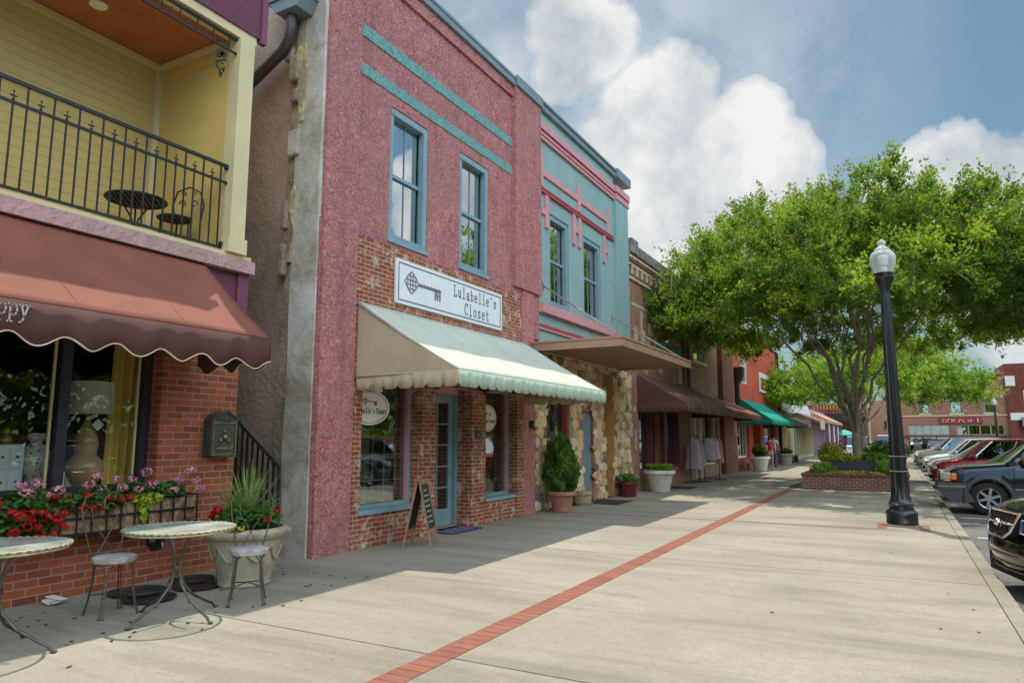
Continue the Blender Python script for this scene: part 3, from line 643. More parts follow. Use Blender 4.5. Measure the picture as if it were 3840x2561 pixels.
def blob_leaves(c, r, n, sz=(1,1,1)): return np.array(c)+rv(n)*(rng.random((n,1))**.4)*np.array(r)*np.array(sz)
def blossom(P, n=26, r=.05, s=.03):
    C = []; N = []
    for c in P:
        d = rv(n); C.append(np.array(c)+d*r*np.array([1,1,.75])); N.append(d)
    C = np.concatenate(C); N = np.concatenate(N); D = np.cross(N, rv(len(N))); return C, D, N
def flowering(name, label, cat, c, r, nl, blooms, fmat, lmat=None, leaf=.06, group=None, bn=44, br=.058, bs=.036, stems=True, grp=None):
    t = thing(name, label, cat, c, group)
    nl = int(nl*1.5); C = blob_leaves(c, r, nl); D = rv(nl)*[1,1,.5]; N = rv(nl)*[.6,.6,.3]+[.35,-.1,.8]
    leafmesh('foliage', C, D, N, rng.uniform(.7,1.2,nl)*leaf, rng.uniform(.7,1.1,nl)*leaf*.9, lmat or m_leafg, t)
    for bpos in blooms:
        if stems:
            m = MB(); m.tube([(c[0],bpos[1],c[2]-.02),((c[0]+bpos[0])/2,bpos[1],(c[2]+bpos[2])/2+.02),bpos], .004, 4); part('stem', m, m_leafg, t)
        kf = random.uniform(.65,1.25); C,D,N = blossom([bpos], int(bn*kf), br*kf, bs); leafmesh('flower', C+rng.normal(size=C.shape)*.006, D, N+rv(len(N))*.35, bs*rng.uniform(.7,1.2,len(C)), bs*.8, fmat, t)
    return t
def bl(y, z, x=-7.42): return (x+random.uniform(-.05,.07), y, z)
flowering('geranium_plant','pink geranium in the window box beside the brick pier','geranium',(-7.5,5.28,1.03),(.14,.26,.12),520,[bl(5.50,1.27),bl(5.62,1.14),bl(5.66,1.05),bl(5.28,1.05),bl(5.38,1.18)],m_pinkfl)
flowering('geranium_plant','tall pink geranium in the window box in front of the curtain','geranium',(-7.5,4.90,1.04),(.14,.22,.13),460,[bl(4.98,1.27),bl(5.08,1.13),bl(4.88,1.09),bl(4.80,1.20)],m_pinkfl)
flowering('geranium_plant','pink geranium in the window box below the tan lamp','geranium',(-7.5,4.50,1.04),(.14,.24,.12),460,[bl(4.44,1.25),bl(4.60,1.22),bl(4.50,1.10),bl(4.36,1.17),bl(4.68,1.12)],m_pinkfl)
flowering('geranium_plant','pink geranium in the window box below the diamond pattern vase','geranium',(-7.5,3.80,1.04),(.14,.24,.11),420,[bl(3.86,1.20),bl(3.74,1.13),bl(3.95,1.09),bl(3.68,1.20),bl(4.0,1.14)],m_pinkfl)
flowering('begonia_plant','red flowering plant in the window box under the black mullion','begonia',(-7.44,4.18,.99),(.12,.20,.10),360,[bl(4.12,1.02,-7.36),bl(4.22,.95,-7.34),bl(4.30,1.06,-7.36),bl(4.08,.90,-7.34),bl(4.36,.93,-7.34),bl(4.0,1.07,-7.36)],m_redfl,stems=False,br=.045)
flowering('begonia_plant','red flowering plant in the window box left of the lime trailing plant','begonia',(-7.44,4.56,.98),(.12,.18,.09),300,[bl(4.5,1.03,-7.36),bl(4.62,1.0,-7.34),bl(4.72,1.02,-7.36),bl(4.45,.94,-7.34)],m_redfl,stems=False,br=.045)
flowering('begonia_plant','red flowers trailing low over the front of the window box','begonia',(-7.36,3.72,.86),(.10,.30,.20),520,[bl(3.55+random.random()*.5,.60+random.random()*.42,-7.27) for _ in range(18)],m_redfl,stems=False,br=.045)
flowering('begonia_plant','red flowers in the window box at the very edge of the picture','begonia',(-7.40,3.2,.92),(.12,.3,.16),420,[bl(3.0+random.random()*.45,.74+random.random()*.32,-7.30) for _ in range(14)],m_redfl,stems=False,br=.045)
t = thing('creeping_plant','lime green trailing plant hanging over the window box','creeping plant',(-7.4,4.98,.98))
n = 420; C = np.concatenate([blob_leaves((-7.37,4.98,.98),(.06,.20,.06),240), blob_leaves((-7.35,4.93,.85),(.03,.05,.14),180)])
leafmesh('foliage', C, rv(n), rv(n)+[.8,-.3,.6], .035, .03, m_limeleaf, t)
# ---- balcony furniture (lattice table and scroll-back chair)
def lattice(m, c, r, z, n=9, w=.012):
    for k in range(-n+1,n):
        for s in (1,-1):
            d = k/n*r; h = math.sqrt(max(0,r*r-d*d))
            a = Vector((1,s,0)).normalized(); b = Vector((-s,1,0)).normalized()
            m.obox((c[0]+b.x*d,c[1]+b.y*d,z), a, h, b, w, (0,0,1), .006)
t = thing('balcony_table','round black lattice top table on the balcony','table',(-8.78,5.42,4.09))
c = (-8.72,5.42); m = MB(); lattice(m, c, .36, 4.80, 6, .018); m.tube([(c[0]+.37*math.cos(a*PI/16),c[1]+.37*math.sin(a*PI/16),4.80) for a in range(32)], .014, 6, closed=True); part('tabletop', m, m_iron, t)
for k in range(3):
    a = k*2*PI/3+.5; ca, sa = math.cos(a), math.sin(a)
    m = MB(); m.tube([(c[0]+ca*r,c[1]+sa*r,z) for r,z in ((.28,4.78),(.14,4.66),(.04,4.52),(.05,4.35),(.14,4.22),(.24,4.10))], .013, 6); part('leg', m, m_iron, t)
t = thing('balcony_chair','black scroll back chair beside the balcony table','chair',(-8.30,5.66,4.09))
c = (-8.26,5.68); m = MB(); lattice(m, c, .20, 4.54, 4, .014); m.tube([(c[0]+.21*math.cos(a*PI/12),c[1]+.21*math.sin(a*PI/12),4.54) for a in range(24)], .013, 6, closed=True); part('seat', m, m_iron, t)
m = MB(); bx = [(-.17,4.54),(-.20,4.75),(-.15,4.93),(0,5.0),(.15,4.93),(.20,4.75),(.17,4.54)]
ax = Vector((.55,.83,0)); bc = Vector((c[0]+.10,c[1]+.12,0)); ax = Vector((.83,.55,0)).normalized()
m.tube([bc+ax*a+Vector((0,0,z)) for a,z in bx], .012, 6)
for sgn in (-1,1):
    m.tube([bc+ax*(sgn*(.07+.05*math.cos(q*.6)*(1-q/12)))+Vector((0,0,4.76+.07*math.sin(q*.6)*(1-q/12))) for q in range(11)], .009, 5)
    m.tube([bc+ax*(sgn*(.06+.035*math.cos(q*.6)*(1-q/12)))+Vector((0,0,4.90+.045*math.sin(q*.6)*(1-q/12))) for q in range(11)], .008, 5)
part('backrest', m, m_iron, t)
for k in range(4):
    a = k*PI/2+.8; m = MB(); m.tube([(c[0]+.17*math.cos(a),c[1]+.17*math.sin(a),4.53),(c[0]+.17*math.cos(a),c[1]+.17*math.sin(a),4.3),(c[0]+.22*math.cos(a),c[1]+.22*math.sin(a),4.10)], .012, 6); part('leg', m, m_iron, t)
m = MB(); m.tube([(-7.66,5.80,6.9),(-7.66,5.80,6.82)], .004, 4)
for i in range(46):
    u = random.random(); r = .07*math.sin(PI*min(1,(u*.9+.15))); a = random.random()*2*PI; m.ball((-7.66+r*math.cos(a)*.8,5.79+r*math.sin(a),6.80-.34*u), .014, 6, 4)
for a in (.3,1.4,2.4): m.obox((-7.66,5.79+.04*math.cos(a),6.80),(0,math.cos(a),.3),.045,(1,0,0),.002,(0,-.3,math.cos(a)),.025)
solo('hanging_grapes_ornament', m, m_iron, 'black metal grape cluster ornament hanging from the balcony fretwork', 'ornament', (-7.66,5.79,6.9))

# ================================================================== bistro furniture on the pavement
def dusty_glass():
    m, nt, b = new_mat('dusty_table_glass'); nt.nodes.remove(b); out = nt.nodes['Material Output']
    t = nt.nodes.new('ShaderNodeBsdfTransparent'); t.inputs[0].default_value = (.93,.96,.93,1); d = nt.nodes.new('ShaderNodeBsdfDiffuse'); g = nt.nodes.new('ShaderNodeBsdfGlossy'); g.inputs['Roughness'].default_value=.08
    nt.links.new(ramp(nt,[(.35,(.30,.34,.29)),(.65,(.58,.60,.54))], noise(nt,4,6,vec=objco(nt))), d.inputs[0])
    mx = nt.nodes.new('ShaderNodeMixShader'); mx.inputs[0].default_value = .4; nt.links.new(d.outputs[0], mx.inputs[1]); nt.links.new(g.outputs[0], mx.inputs[2])
    lw = nt.nodes.new('ShaderNodeLayerWeight'); lw.inputs['Blend'].default_value = .5; m2 = nt.nodes.new('ShaderNodeMixShader')
    nt.links.new(ramp(nt,[(.35,.06),(.85,.92)], lw.outputs['Facing']), m2.inputs[0]); nt.links.new(t.outputs[0], m2.inputs[1]); nt.links.new(mx.outputs[0], m2.inputs[2]); nt.links.new(m2.outputs[0], out.inputs[0]); return m
m_tabletop = dusty_glass()
m_mot = plain('cream_rim_paint', (.32,.29,.19), .6, .2, .4, 30)
def wiretable(lab, c, rot):
    t = thing('bistro_table', lab, 'table', (c[0],c[1],0), 'bistro tables outside the brick shop')
    x, y = c; zt = .82; r = .48
    m = MB(); m.disc((x,y,zt), r, 48); m.disc((x,y,zt-.008), r, 48); m.lathe([(r,zt-.008),(r,zt)], (x,y,0), 48); part('glass_top', m, m_tabletop, t)
    m = MB(); m.tube([(x+(r+.004)*math.cos(k*PI/48),y+(r+.004)*math.sin(k*PI/48),zt-.014+.009*(k%2)) for k in range(96)], .011, 6, closed=True)
    m.tube([(x+(r-.01)*math.cos(k*PI/24),y+(r-.01)*math.sin(k*PI/24),zt-.035) for k in range(48)], .008, 6, closed=True); part('rim', m, m_mot, t)
    for k in range(4):
        a = rot+k*PI/2; ca, sa = math.cos(a), math.sin(a)
        prof = [(.30,zt-.03),(.17,.76),(.08,.66),(.035,.52),(.03,.42),(.07,.30),(.18,.18),(.34,.09),(.42,.05),(.46,.0)]
        # gentle S between the bundle at mid height and the splayed foot
        m = MB(); m.tube([(x+ca*q,y+sa*q,z) for q,z in prof], .0125, 7); m.ball((x+ca*.47,y+sa*.47,.012), .022, 7, 4, .5); part('leg', m, m_rodd, t)
    m = MB(); m.lathe([(.05,.44),(.055,.46),(.05,.48)], (x,y,0), 12); part('collar', m, m_rodd, t)
    return t
m_rodd = plain('worn_dark_wire', (.10,.085,.075), .45, .5, .4, 14)
wiretable('round glass topped bistro table beside the big concrete flower urn', (-5.97,4.38), .05)
wiretable('round glass topped bistro table cut off by the left picture edge', (-6.22,2.98), .62)
def wirechair(lab, c, ang):
    t = thing('bistro_chair', lab, 'chair', (c[0],c[1],0), 'wire bistro chairs outside the brick shop'); x, y = c; zs = .53; r = .19
    m = MB(); m.lathe([(0,zs+.012),(r-.02,zs+.012),(r,zs),(r,zs-.02),(r-.01,zs-.045),(r-.03,zs-.05)], (x,y,0), 36); part('seat', m, patchy('worn_seat_paint',(.34,.31,.33),(.56,.52,.52),.4,.6,9), t)
    f = Vector((math.cos(ang),math.sin(ang),0)); s = Vector((-math.sin(ang),math.cos(ang),0)); o = Vector((x,y,0))
    m = MB()                                             # looped wire back with a heart inside
    m.tube([o+s*a-f*(.17+.10*max(0,z-zs)/.5)+Vector((0,0,z)) for a,z in ((-.13,zs),(-.19,.80),(-.21,.98),(-.17,1.08),(-.09,1.12),(-.01,1.06),(0,.98))], .007, 6)
    m.tube([o+s*a-f*(.17+.10*max(0,z-zs)/.5)+Vector((0,0,z)) for a,z in ((.13,zs),(.19,.80),(.21,.98),(.17,1.08),(.09,1.12),(.01,1.06),(0,.98))], .007, 6)
    m.tube([o+s*a-f*(.17+.10*max(0,z-zs)/.5)+Vector((0,0,z)) for a,z in ((-.08,zs),(.02,.70),(.11,.85),(.12,.97),(.06,1.02),(0,.96),(-.06,1.02),(-.12,.97),(-.11,.85),(-.02,.70),(.08,zs))], .005, 6)
    part('backrest', m, m_rodd, t); feet = []
    for k in range(4):
        a = ang+PI/4+k*PI/2; ca, sa = math.cos(a), math.sin(a); m = MB()
        for off in (-.012,.012): m.tube([(x+ca*q-sa*(off+(.05 if z > .47 else 0)*(1 if off > 0 else -1)),y+sa*q+ca*(off+(.05 if z > .47 else 0)*(1 if off > 0 else -1)),z) for q,z in ((.16,zs-.045),(.17,.42),(.18,.3),(.20,.15),(.235,.012))], .0065, 6)
        m.tube([(x+ca*.235-sa*d,y+sa*.235+ca*d,.008) for d in (-.03,.03)], .007, 6); part('leg', m, m_rodd, t); feet.append(Vector((x+ca*.195,y+sa*.195,.18)))
    m = MB(); m.tube([feet[0],Vector((x,y,.20)),feet[2]], .006, 5); m.tube([feet[1],Vector((x,y,.205)),feet[3]], .006, 5); part('stretcher', m, m_rodd, t)
wirechair('wire bistro chair with grey seat in front of the window box', (-6.62,4.17), -.1)
wirechair('wire bistro chair with sunlit seat in front of the concrete flower urn', (-5.88,5.12), -.75)
m_dish = plain('dark_dish_finish', (.035,.03,.028), .6, 0, .4, 9)  # dark shallow round dishes with a low rim
for (x,y,r,lab) in ((-6.95,5.35,.26,'dark plant saucer lying against the concrete flower urn'),(-7.25,4.85,.30,'dark round dish near the brick wall behind the chair'),(-6.85,4.72,.26,'dark round dish under the glass bistro table'),(-7.30,5.55,.25,'dark round dish tight against the brick wall')):
    m = MB(); m.lathe([(0,.006),(r*.9,.006),(r,.03),(r*.97,.035),(r*.88,.012),(0,.012)], (x,y,0), 30); solo('dark_dish', m, m_dish, lab, 'saucer', (x,y,0), 'dark dishes on the pavement')
m = MB(); 
for k in range(5): m.obox((-7.50+random.uniform(-.05,.05),4.16+random.uniform(-.05,.05),.025+.012*k),(1,random.uniform(-1,1),random.uniform(-.3,.3)),.06,(random.uniform(-.3,.3),1,random.uniform(-.4,.4)),.045,(0,0,1),.004)
solo('crumpled_napkin', m, m_white, 'crumpled white paper napkin on the ground by the brick wall', 'napkin', (-7.5,4.16,0))
# litter of dry leaves
m = MB()
for _ in range(55):
    x, y = random.uniform(-7.5,-5.3), random.uniform(2.9,7); a = random.uniform(0,6.3); m.obox((x,y,.006),(math.cos(a),math.sin(a),.1),random.uniform(.008,.025),(-math.sin(a),math.cos(a),.1),random.uniform(.006,.015),(0,0,1),.002)
for _ in range(9):
    x, y = random.uniform(-5.3,.7), random.uniform(2.9,14); a = random.uniform(0,6.3); m.obox((x,y,.006),(math.cos(a),math.sin(a),.1),random.uniform(.006,.018),(-math.sin(a),math.cos(a),.1),random.uniform(.006,.014),(0,0,1),.002)
o = m.build('dry_leaves', plain('dry_leaf',(.09,.06,.035),.9)); tag(o,'scattered small dry leaves on the pavement','leaves',kind='stuff')
# ---- the big urn
t = thing('flower_urn','large weathered concrete urn with swags between brick shop and alley','planter',(-6.62,5.72,0))
m = MB(); m.lathe([(0,0),(.27,0),(.29,.03),(.28,.06),(.30,.14),(.35,.34),(.385,.48),(.40,.52),(.44,.54),(.47,.58),(.47,.61),(.44,.64),(.40,.645),(.39,.60),(0,.60)], (-6.62,5.72,0), 48); 
urn = part('urn', m, concrete('cast_stone',(.30,.26,.18),(.52,.48,.38),1.4), t)
m = MB()
for k in range(8):
    a0, a1 = k*PI/4, (k+1)*PI/4
    pts = []
    for i in range(11):
        u = i/10; a = a0+(a1-a0)*u; z = .47-.17*math.sin(PI*u); r = .30+(z-.14)/.34*.085+.012
        pts.append((-6.62+r*math.cos(a),5.72+r*math.sin(a),z))
    m.tube(pts, .014, 6)
for k in range(26):
    a = k*2*PI/26; m.ball((-6.62+.472*math.cos(a),5.72+.472*math.sin(a),.595), .018, 6, 4)
part('relief', m, concrete('cast_stone_relief',(.25,.21,.15),(.46,.42,.33),1.4), urn)
m = MB(); m.disc((-6.62,5.72,.612), .39, 30); part('soil', m, m_soil, t)
t2 = thing('dracaena_plant','green spiky dracaena rising from the concrete urn','dracaena',(-6.62,5.72,.62)); m = MB()
for i in range(120):
    a = random.random()*2*PI; e = random.uniform(.15,1.45); L = random.uniform(.50,.80); pts = []
    for j in range(6):
        u = j/5; r = L*u*math.cos(e); z = L*u*math.sin(e)-.16*u*u*math.cos(e)
        pts.append(Vector((-6.62+r*math.cos(a),5.72+r*math.sin(a),.72+z)))
    sd = Vector((-math.sin(a),math.cos(a),0))
    for j in range(5):
        w0, w1 = .015*(1-(j/5)**2)+.001, .013*(1-((j+1)/5)**2)+.001
        m.quad(pts[j]-sd*w0,pts[j]+sd*w0,pts[j+1]+sd*w1,pts[j+1]-sd*w1)
part('leaves', m, leafmat('dracaena_leaf',[(.09,.20,.03),(.25,.38,.10)],3,.3), t2)
m = MB(); m.tube([(-6.62,5.72,.6),(-6.62,5.72,.76)],.03,8); part('stem', m, m_bark, t2)
flowering('mandevilla_plant','leafy plant with red flowers filling the concrete urn','flowering plant',(-6.62,5.72,.74),(.38,.38,.16),900,[(-6.92,5.47,.76),(-6.70,5.37,.86),(-6.27,5.69,.74),(-6.30,5.87,.82),(-6.80,5.39,.82)],m_redfl,leaf=.06,stems=False,br=.04)
flowering('lantana_plant','small yellow and red flowers at the rim of the concrete urn','flowering plant',(-6.42,5.39,.66),(.12,.09,.05),90,[(-6.42,5.33,.66),(-6.34,5.39,.67),(-6.50,5.33,.67)],m_yellfl,leaf=.04,stems=False,br=.035)
# ================================================================== pink stucco building
A = thing('pink_stucco_building', 'two storey pink stucco building with two teal stripes and brick shopfront', 'building', (-7.2,10.7,0))
X = -7.20
m = MB()
wallx(m, X-.02, 8.03, 13.1, 4.80, 9.62, [(8.84,9.93,4.96,7.28,.16),(11.0,12.1,4.96,7.27,.16)])
m.box(-7.6,X+.06,7.30,8.03,0,4.88); m.box(-7.6,X+.02,7.32,8.03,4.88,9.62)
m.prism([(X+.06,4.88),(X+.02,5.0),(X+.02,4.88)], 'y', 7.30, 8.03)
m.box(-7.6,X+.10,13.10,14.38,4.95,9.62); m.box(-7.6,X+.05,13.50,14.08,0,4.95)
m.box(-7.6,X+.02,13.10,13.5,4.80,4.95); m.box(-7.6,X+.02,14.08,14.38,3.9,4.95)
m.box(X-.02,X+.03,8.03,13.1,9.36,9.62)
part('stucco_wall', m, m_pink, A)
m = MB(); m.box(X-.02,X-.012+.01,8.03,13.1,8.16,8.37); m.box(X-.02,X-.002,8.03,13.1,7.50,7.70)
part('teal_stripe', m, m_tealstucco, A)
m = MB(); m.box(-7.8,X+.09,7.22,13.1,9.62,9.80); m.box(-7.8,X+.15,13.1,14.42,9.62,9.86); m.box(-7.8,X+.11,7.22,13.1,9.76,9.82)
part('coping', m, m_slate, A)
def upwin(par, y0, y1, z0, z1, x, fm, gm, tz=.0):
    w = window(par, x, y0+.02, y1-.02, z0, z1-.02, fm, gm, rows=(.5,), cols=(.5,), fw=.09, fd=.11, sill=.16, mull=.014, name='window')
    m = MB(); m.box(x-.02,x+.125,y0+.02,y1-.02,z1-.13,z1-.02); m.box(x+.03,x+.13,y1-.14,y1-.02,z0,z1-.13); part('casing', m, fm, w)
upwin(A, 8.84, 9.93, 4.96, 7.28, X-.15, m_blue, m_glass_up); upwin(A, 11.0, 12.1, 4.96, 7.27, X-.15, m_blue, m_glass_up)
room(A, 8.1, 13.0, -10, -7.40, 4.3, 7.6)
# old rendered side wall facing the alley, with its flaking corner
m = MB(); m.box(-22,-7.62,7.40,7.6,0,9.55); part('side_wall', m, m_side, A)
m = MB()                                       # rough corner pier: stacked irregular profile
zz = [0,.02,1.2,2.4,3.3,4.3,4.9,5.4,5.9,6.3,6.7,7.2,7.9,8.6,9.55]
def ribs(x0f, x1f, yf, mb, n=48, z0=0, z1=9.55, seed=1):
    rr = random.Random(seed); prev = None
    for i in range(n+1):
        z = z0+(z1-z0)*i/n; a, b, y = x0f(z)+rr.uniform(-.005,.005), x1f(z)+rr.uniform(-.004,.004), yf(z)+rr.uniform(-.003,.003)
        cur = [Vector((a,7.40,z)),Vector((a+.04,y,z)),Vector((b-.03,y,z)),Vector((b,y+.03,z))]
        if prev:
            for k in range(3): mb.add([prev[k],prev[k+1],cur[k+1],cur[k]],[(0,1,2,3)],True)
        prev = cur
ribs(lambda z: -7.82+.015*math.sin(z*3), lambda z: -7.24, lambda z: 7.285, m, seed=3)
part('corner_render', m, m_quoin, A)
m = MB(); ribs(lambda z: -8.02+.03*math.sin(z*2.1)+.02*math.sin(z*7), lambda z: -7.72+.03*math.sin(z*3.3), lambda z: 7.33-.03*max(0,math.sin(z*4.2)), m, seed=5)
part('rough_render', m, patchy('brown_crumbling_render',(.20,.16,.12),(.34,.28,.22),.4,.6,1.4), A)
m = MB(); ribs(lambda z: -7.84+.05*math.sin(z*3.1), lambda z: -7.60-.03*math.sin(z*5), lambda z: 7.272, m, 40, 6.45, 9.3, 8); part('flaking_patch', m, m_moss, A); m = MB()
ribs(lambda z: -7.86+.06*math.sin(z*7), lambda z: -7.74+.03*math.sin(z*11), lambda z: 7.275, m, 24, 4.25, 5.55, 9)
part('flaking_patch', m, m_moss, A)
m = MB()
m = MB(); part_stones = []
for (x,z,w,h) in ((-7.98,7.62,.16,.22),(-7.86,7.35,.17,.42),(-7.84,6.9,.13,.22),(-7.80,6.12,.20,.42),(-7.93,5.0,.10,.45),(-7.95,4.3,.12,.5)):
    m = MB(); m.obox((x,7.28,z),(1,0,.04),w*.6,(0,1,0),.06,(0,0,1),h*.5)
    o = part('projecting_stone', m, bpy.data.materials['brown_crumbling_render'] if abs(z-6.12) > .1 else m_quoin, A); bv = o.modifiers.new('worn','BEVEL'); bv.width=.04; bv.segments=3
m = MB(); m.prism([(-8.15,8.35),(-7.45,8.35),(-7.55,8.15),(-8.0,8.15)],'y',6.95,7.30); m.box(-8.2,-7.42,6.92,7.3,8.35,8.75); d = part('leader_head', m, m_slate, A)
m = MB(); m.tube([(-7.82,7.12,8.2),(-7.82,7.12,7.95),(-7.88,7.14,7.78),(-8.05,7.17,7.64),(-8.6,7.2,7.40),(-9.6,7.2,6.92),(-11,7.2,6.2)], .085, 10); part('downpipe', m, plain('dark_pipe_paint',(.07,.062,.06),.45,.2), A)
# shopfront of reclaimed brick
m = MB()
H = [(8.28,9.74,.53,2.62,.24),(10.22,11.35,.0,2.60,.34),(11.98,13.22,.45,2.66,.24)]
wallx(m, X+.02, 8.03, 13.5, 0, 4.80, H)
m.box(X-.3,X+.07,9.76,10.2,.0,2.9); m.box(X-.3,X+.07,11.37,11.85,0,2.9); m.box(X-.1,X+.07,13.2,13.5,0,2.9)
m.quad((X-.26,8.28,2.62),(X-.26,9.74,2.62),(X-.26,9.74,2.9),(X-.26,8.28,2.9))
part('shopfront_brick', m, m_brick2, A)
def shopwin(y0,y1,z0,z1,x,cols,rows):
    f = window(A, x, y0, y1, z0, z1, m_blue, m_glass_shop, rows=(), cols=(), fw=.055, fd=.08, sill=.28, name='shop_window')
    m = MB()
    for r in rows: zz = z0+(z1-z0)*r; m.box(x-.03,x-.012,y0+.05,y1-.05,zz-.008,zz+.008)
    for c in cols: yy = y0+(y1-y0)*c; m.box(x-.03,x-.012,yy-.008,yy+.008,z0+.05,z1-.05)
    part('muntin', m, plain('pale_muntin',(.38,.38,.36),.5), f)
    m = MB(); m.box(x-.01,x+.075,y1-.075,y1-.056,z0+.05,z1-.05); part('pink_bead', m, m_pinktrim, f)
shopwin(8.28,9.74,.56,2.62,X-.22,(.2,.4,.6,.8),(.2,.4,.6,.8)); shopwin(11.98,13.22,.48,2.66,X-.22,(),())
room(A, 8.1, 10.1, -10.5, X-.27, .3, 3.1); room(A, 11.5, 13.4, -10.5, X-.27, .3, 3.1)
# things inside the shop: cream chest of drawers seen through the left window
t = thing('chest_of_drawers','cream chest on slim pale green legs inside the left shop window','chest',(-8.0,9.0,.3)); m = MB(); m.box(-8.6,-8.0,8.55,9.45,.95,1.78); part('carcass', m, plain('cream_lacquer',(.60,.52,.32),.5,0,.1,4), t)
m = MB(); 
for zc in (1.09,1.36,1.63): m.box(-8.0,-7.985,8.59,9.41,zc-.12,zc+.12)
part('drawer', m, plain('cream_drawer',(.66,.58,.38),.45), t)
for yy in (8.6,9.4):
    m = MB(); m.tube([(-8.05,yy,.3),(-8.05,yy,.95)], .03, 8); part('leg', m, plain('pale_green_leg',(.35,.45,.38),.5), t)
# door
m = MB(); dx = X-.30; y0, y1 = 10.30, 11.26
D = MB(); D.box(dx-.04,dx,y0,y0+.11,.04,2.46); D.box(dx-.04,dx,y1-.13,y1,.04,2.46); D.box(dx-.04,dx-.001,y0+.11,y1-.13,2.30,2.46); D.box(dx-.04,dx-.001,y0+.11,y1-.13,.04,.34)
door = part('door', D, m_blue, A)
g = MB(); g.box(dx-.025,dx-.02,y0+.11,y1-.13,.34,2.30); part('pane', g, m_glass_shop, door)
m = MB(); yc = (y0+.11+y1-.13)/2
m.box(dx-.036,dx-.004,yc-.012,yc+.012,.34,2.30)
for k in range(1,5): zz = .34+k*1.96/5; m.box(dx-.036,dx-.005,y0+.11,y1-.13,zz-.012,zz+.012)
part('muntin', m, m_blue, door)
m = MB(); m.tube([(dx,y1-.07,1.02),(dx+.05,y1-.07,1.02),(dx+.05,y1-.16,1.02)], .012, 6); part('handle', m, plain('brushed_steel',(.5,.5,.5),.3,.9), door)
m = MB(); m.box(X-.33,X-.24,10.23,10.29,0,2.55); m.box(X-.33,X-.24,11.27,11.35,0,2.55); part('door_frame', m, m_blue, A)
m = MB(); m.box(X-.33,X-.22,10.22,11.35,2.47,2.60); part('door_lintel', m, m_pinktrim, A)
m = MB(); m.box(dx-.019,dx-.015,y0+.30,y0+.50,2.0,2.2); part('open_sign_sticker', m, plain('pale_sticker',(.5,.5,.62),.5), door)
room(A, 10.15, 11.45, -9.5, X-.38, .0, 3.0)
m = MB(); m.box(X-.62,X-.26,10.2,11.36,-.0,.035); part('threshold', m, m_conc, A)
# sign above the awning
t = thing('shop_sign','long white sign reading Lulabelle\'s Closet with an ornate key on brick','sign',(X+.02,10.75,3.9))
m = MB(); m.box(X+.02,X+.055,8.99,12.55,3.88,4.64); part('board', m, m_signw, t)
m = MB(); x = X+.055
for a,b,c,d in ((9.05,12.49,3.935,3.955),(9.05,12.49,4.565,4.585),(9.05,9.07,3.955,4.565),(12.47,12.49,3.955,4.565)): m.box(x,x+.004,a,b,c,d)
part('border', m, m_ink, t)
m = MB(); lettering(m, "Lulabelle's", x, 10.72, 4.30, .205, .84, .075, .86); lettering(m, "Closet", x, 11.10, 4.00, .215, .86, .075, .86); part('lettering', m, m_ink, t)
m = MB(); key_logo(m, x+.004, 9.22, 4.29, 1.10); part('key_emblem', m, plain('key_grey',(.22,.20,.22),.6), t)
def oval(lab, y, z, ry, rz, x, wy):
    t = thing('oval_window_sign', lab, 'sign', (x,y,z-rz)); m = MB()
    pts = [(y+ry*math.cos(k*PI/24),z+rz*math.sin(k*PI/24)) for k in range(48)]; m.prism(pts,'x',x,x+.018)
    m.box(x,x+.018,y-ry*.62,y+ry*.62,z+rz*.93,z+rz*1.10) if wy else None
    part('board', m, m_signin, t)
    m = MB(); m.tube([(x+.019,y+.88*ry*math.cos(k*PI/24),z+.88*rz*math.sin(k*PI/24)) for k in range(48)], .005, 4, closed=True); part('border', m, m_ink, t)
    m = MB(); key_logo(m, x+.020, y-ry*.34, z+rz*.34, ry*.70); part('key_emblem', m, plain('key_brown_grey',(.20,.17,.17),.6), t)
    m = MB(); s = ry*.17; lettering(m, "Lulabelle's", x+.018, y-ry*.76, z-rz*.34, s, .72, .08, .76); lettering(m, "Closet", x+.018, y+ry*.32, z-rz*.34, s, .72, .08, .68); part('lettering', m, m_ink, t)
oval('oval ivory key sign in the left shop window beside the awning corner', 8.62, 2.13, .50, .28, X-.14, True)
oval('smaller oval ivory key sign in the right shop window past the door', 12.28, 2.05, .36, .27, X-.14, False)
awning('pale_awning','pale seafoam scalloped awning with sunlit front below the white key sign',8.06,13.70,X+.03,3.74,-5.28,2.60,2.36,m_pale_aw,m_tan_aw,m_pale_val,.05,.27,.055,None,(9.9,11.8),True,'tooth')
for yy in (9.95, 11.62):
    m = MB(); m.tube([(X+.07,yy,2.62),(X+.16,yy,2.60),(X+.24,yy,2.55)], .05, 8); m.ball((X+.25,yy,2.54), .06, 8, 5)
    solo('soffit_light', m, m_black, 'small black lamp on the brick pier '+('left' if yy < 10.5 else 'right')+' of the blue glazed door', 'light', (X+.07,yy,2.6), 'door lights')
m = MB(); m.box(X+.05,X+.13,13.80,13.90,1.86,1.99); m.lathe([(0,1.98),(.06,1.99),(.05,2.03),(0,2.04)],(X+.12,13.85,0),10); m.ball((X+.15,13.85,1.84),.035,8,5)
solo('wall_lamp', m, m_black, 'tiny black wall lamp on the pink pilaster by the stone front', 'lamp', (X+.05,13.85,1.9))
m = MB(); m.box(X+.07,X+.09,11.48,11.70,1.62,1.80)
t = thing('number_plaque','small dark plaque on the brick pier right of the blue door','plaque',(X+.07,11.6,1.62)); part('plate', m, m_cast, t); m = MB(); lettering(m,'IOI',X+.09,11.53,1.67,.07,.6,.12,.9,.004); part('numerals', m, m_rod, t)
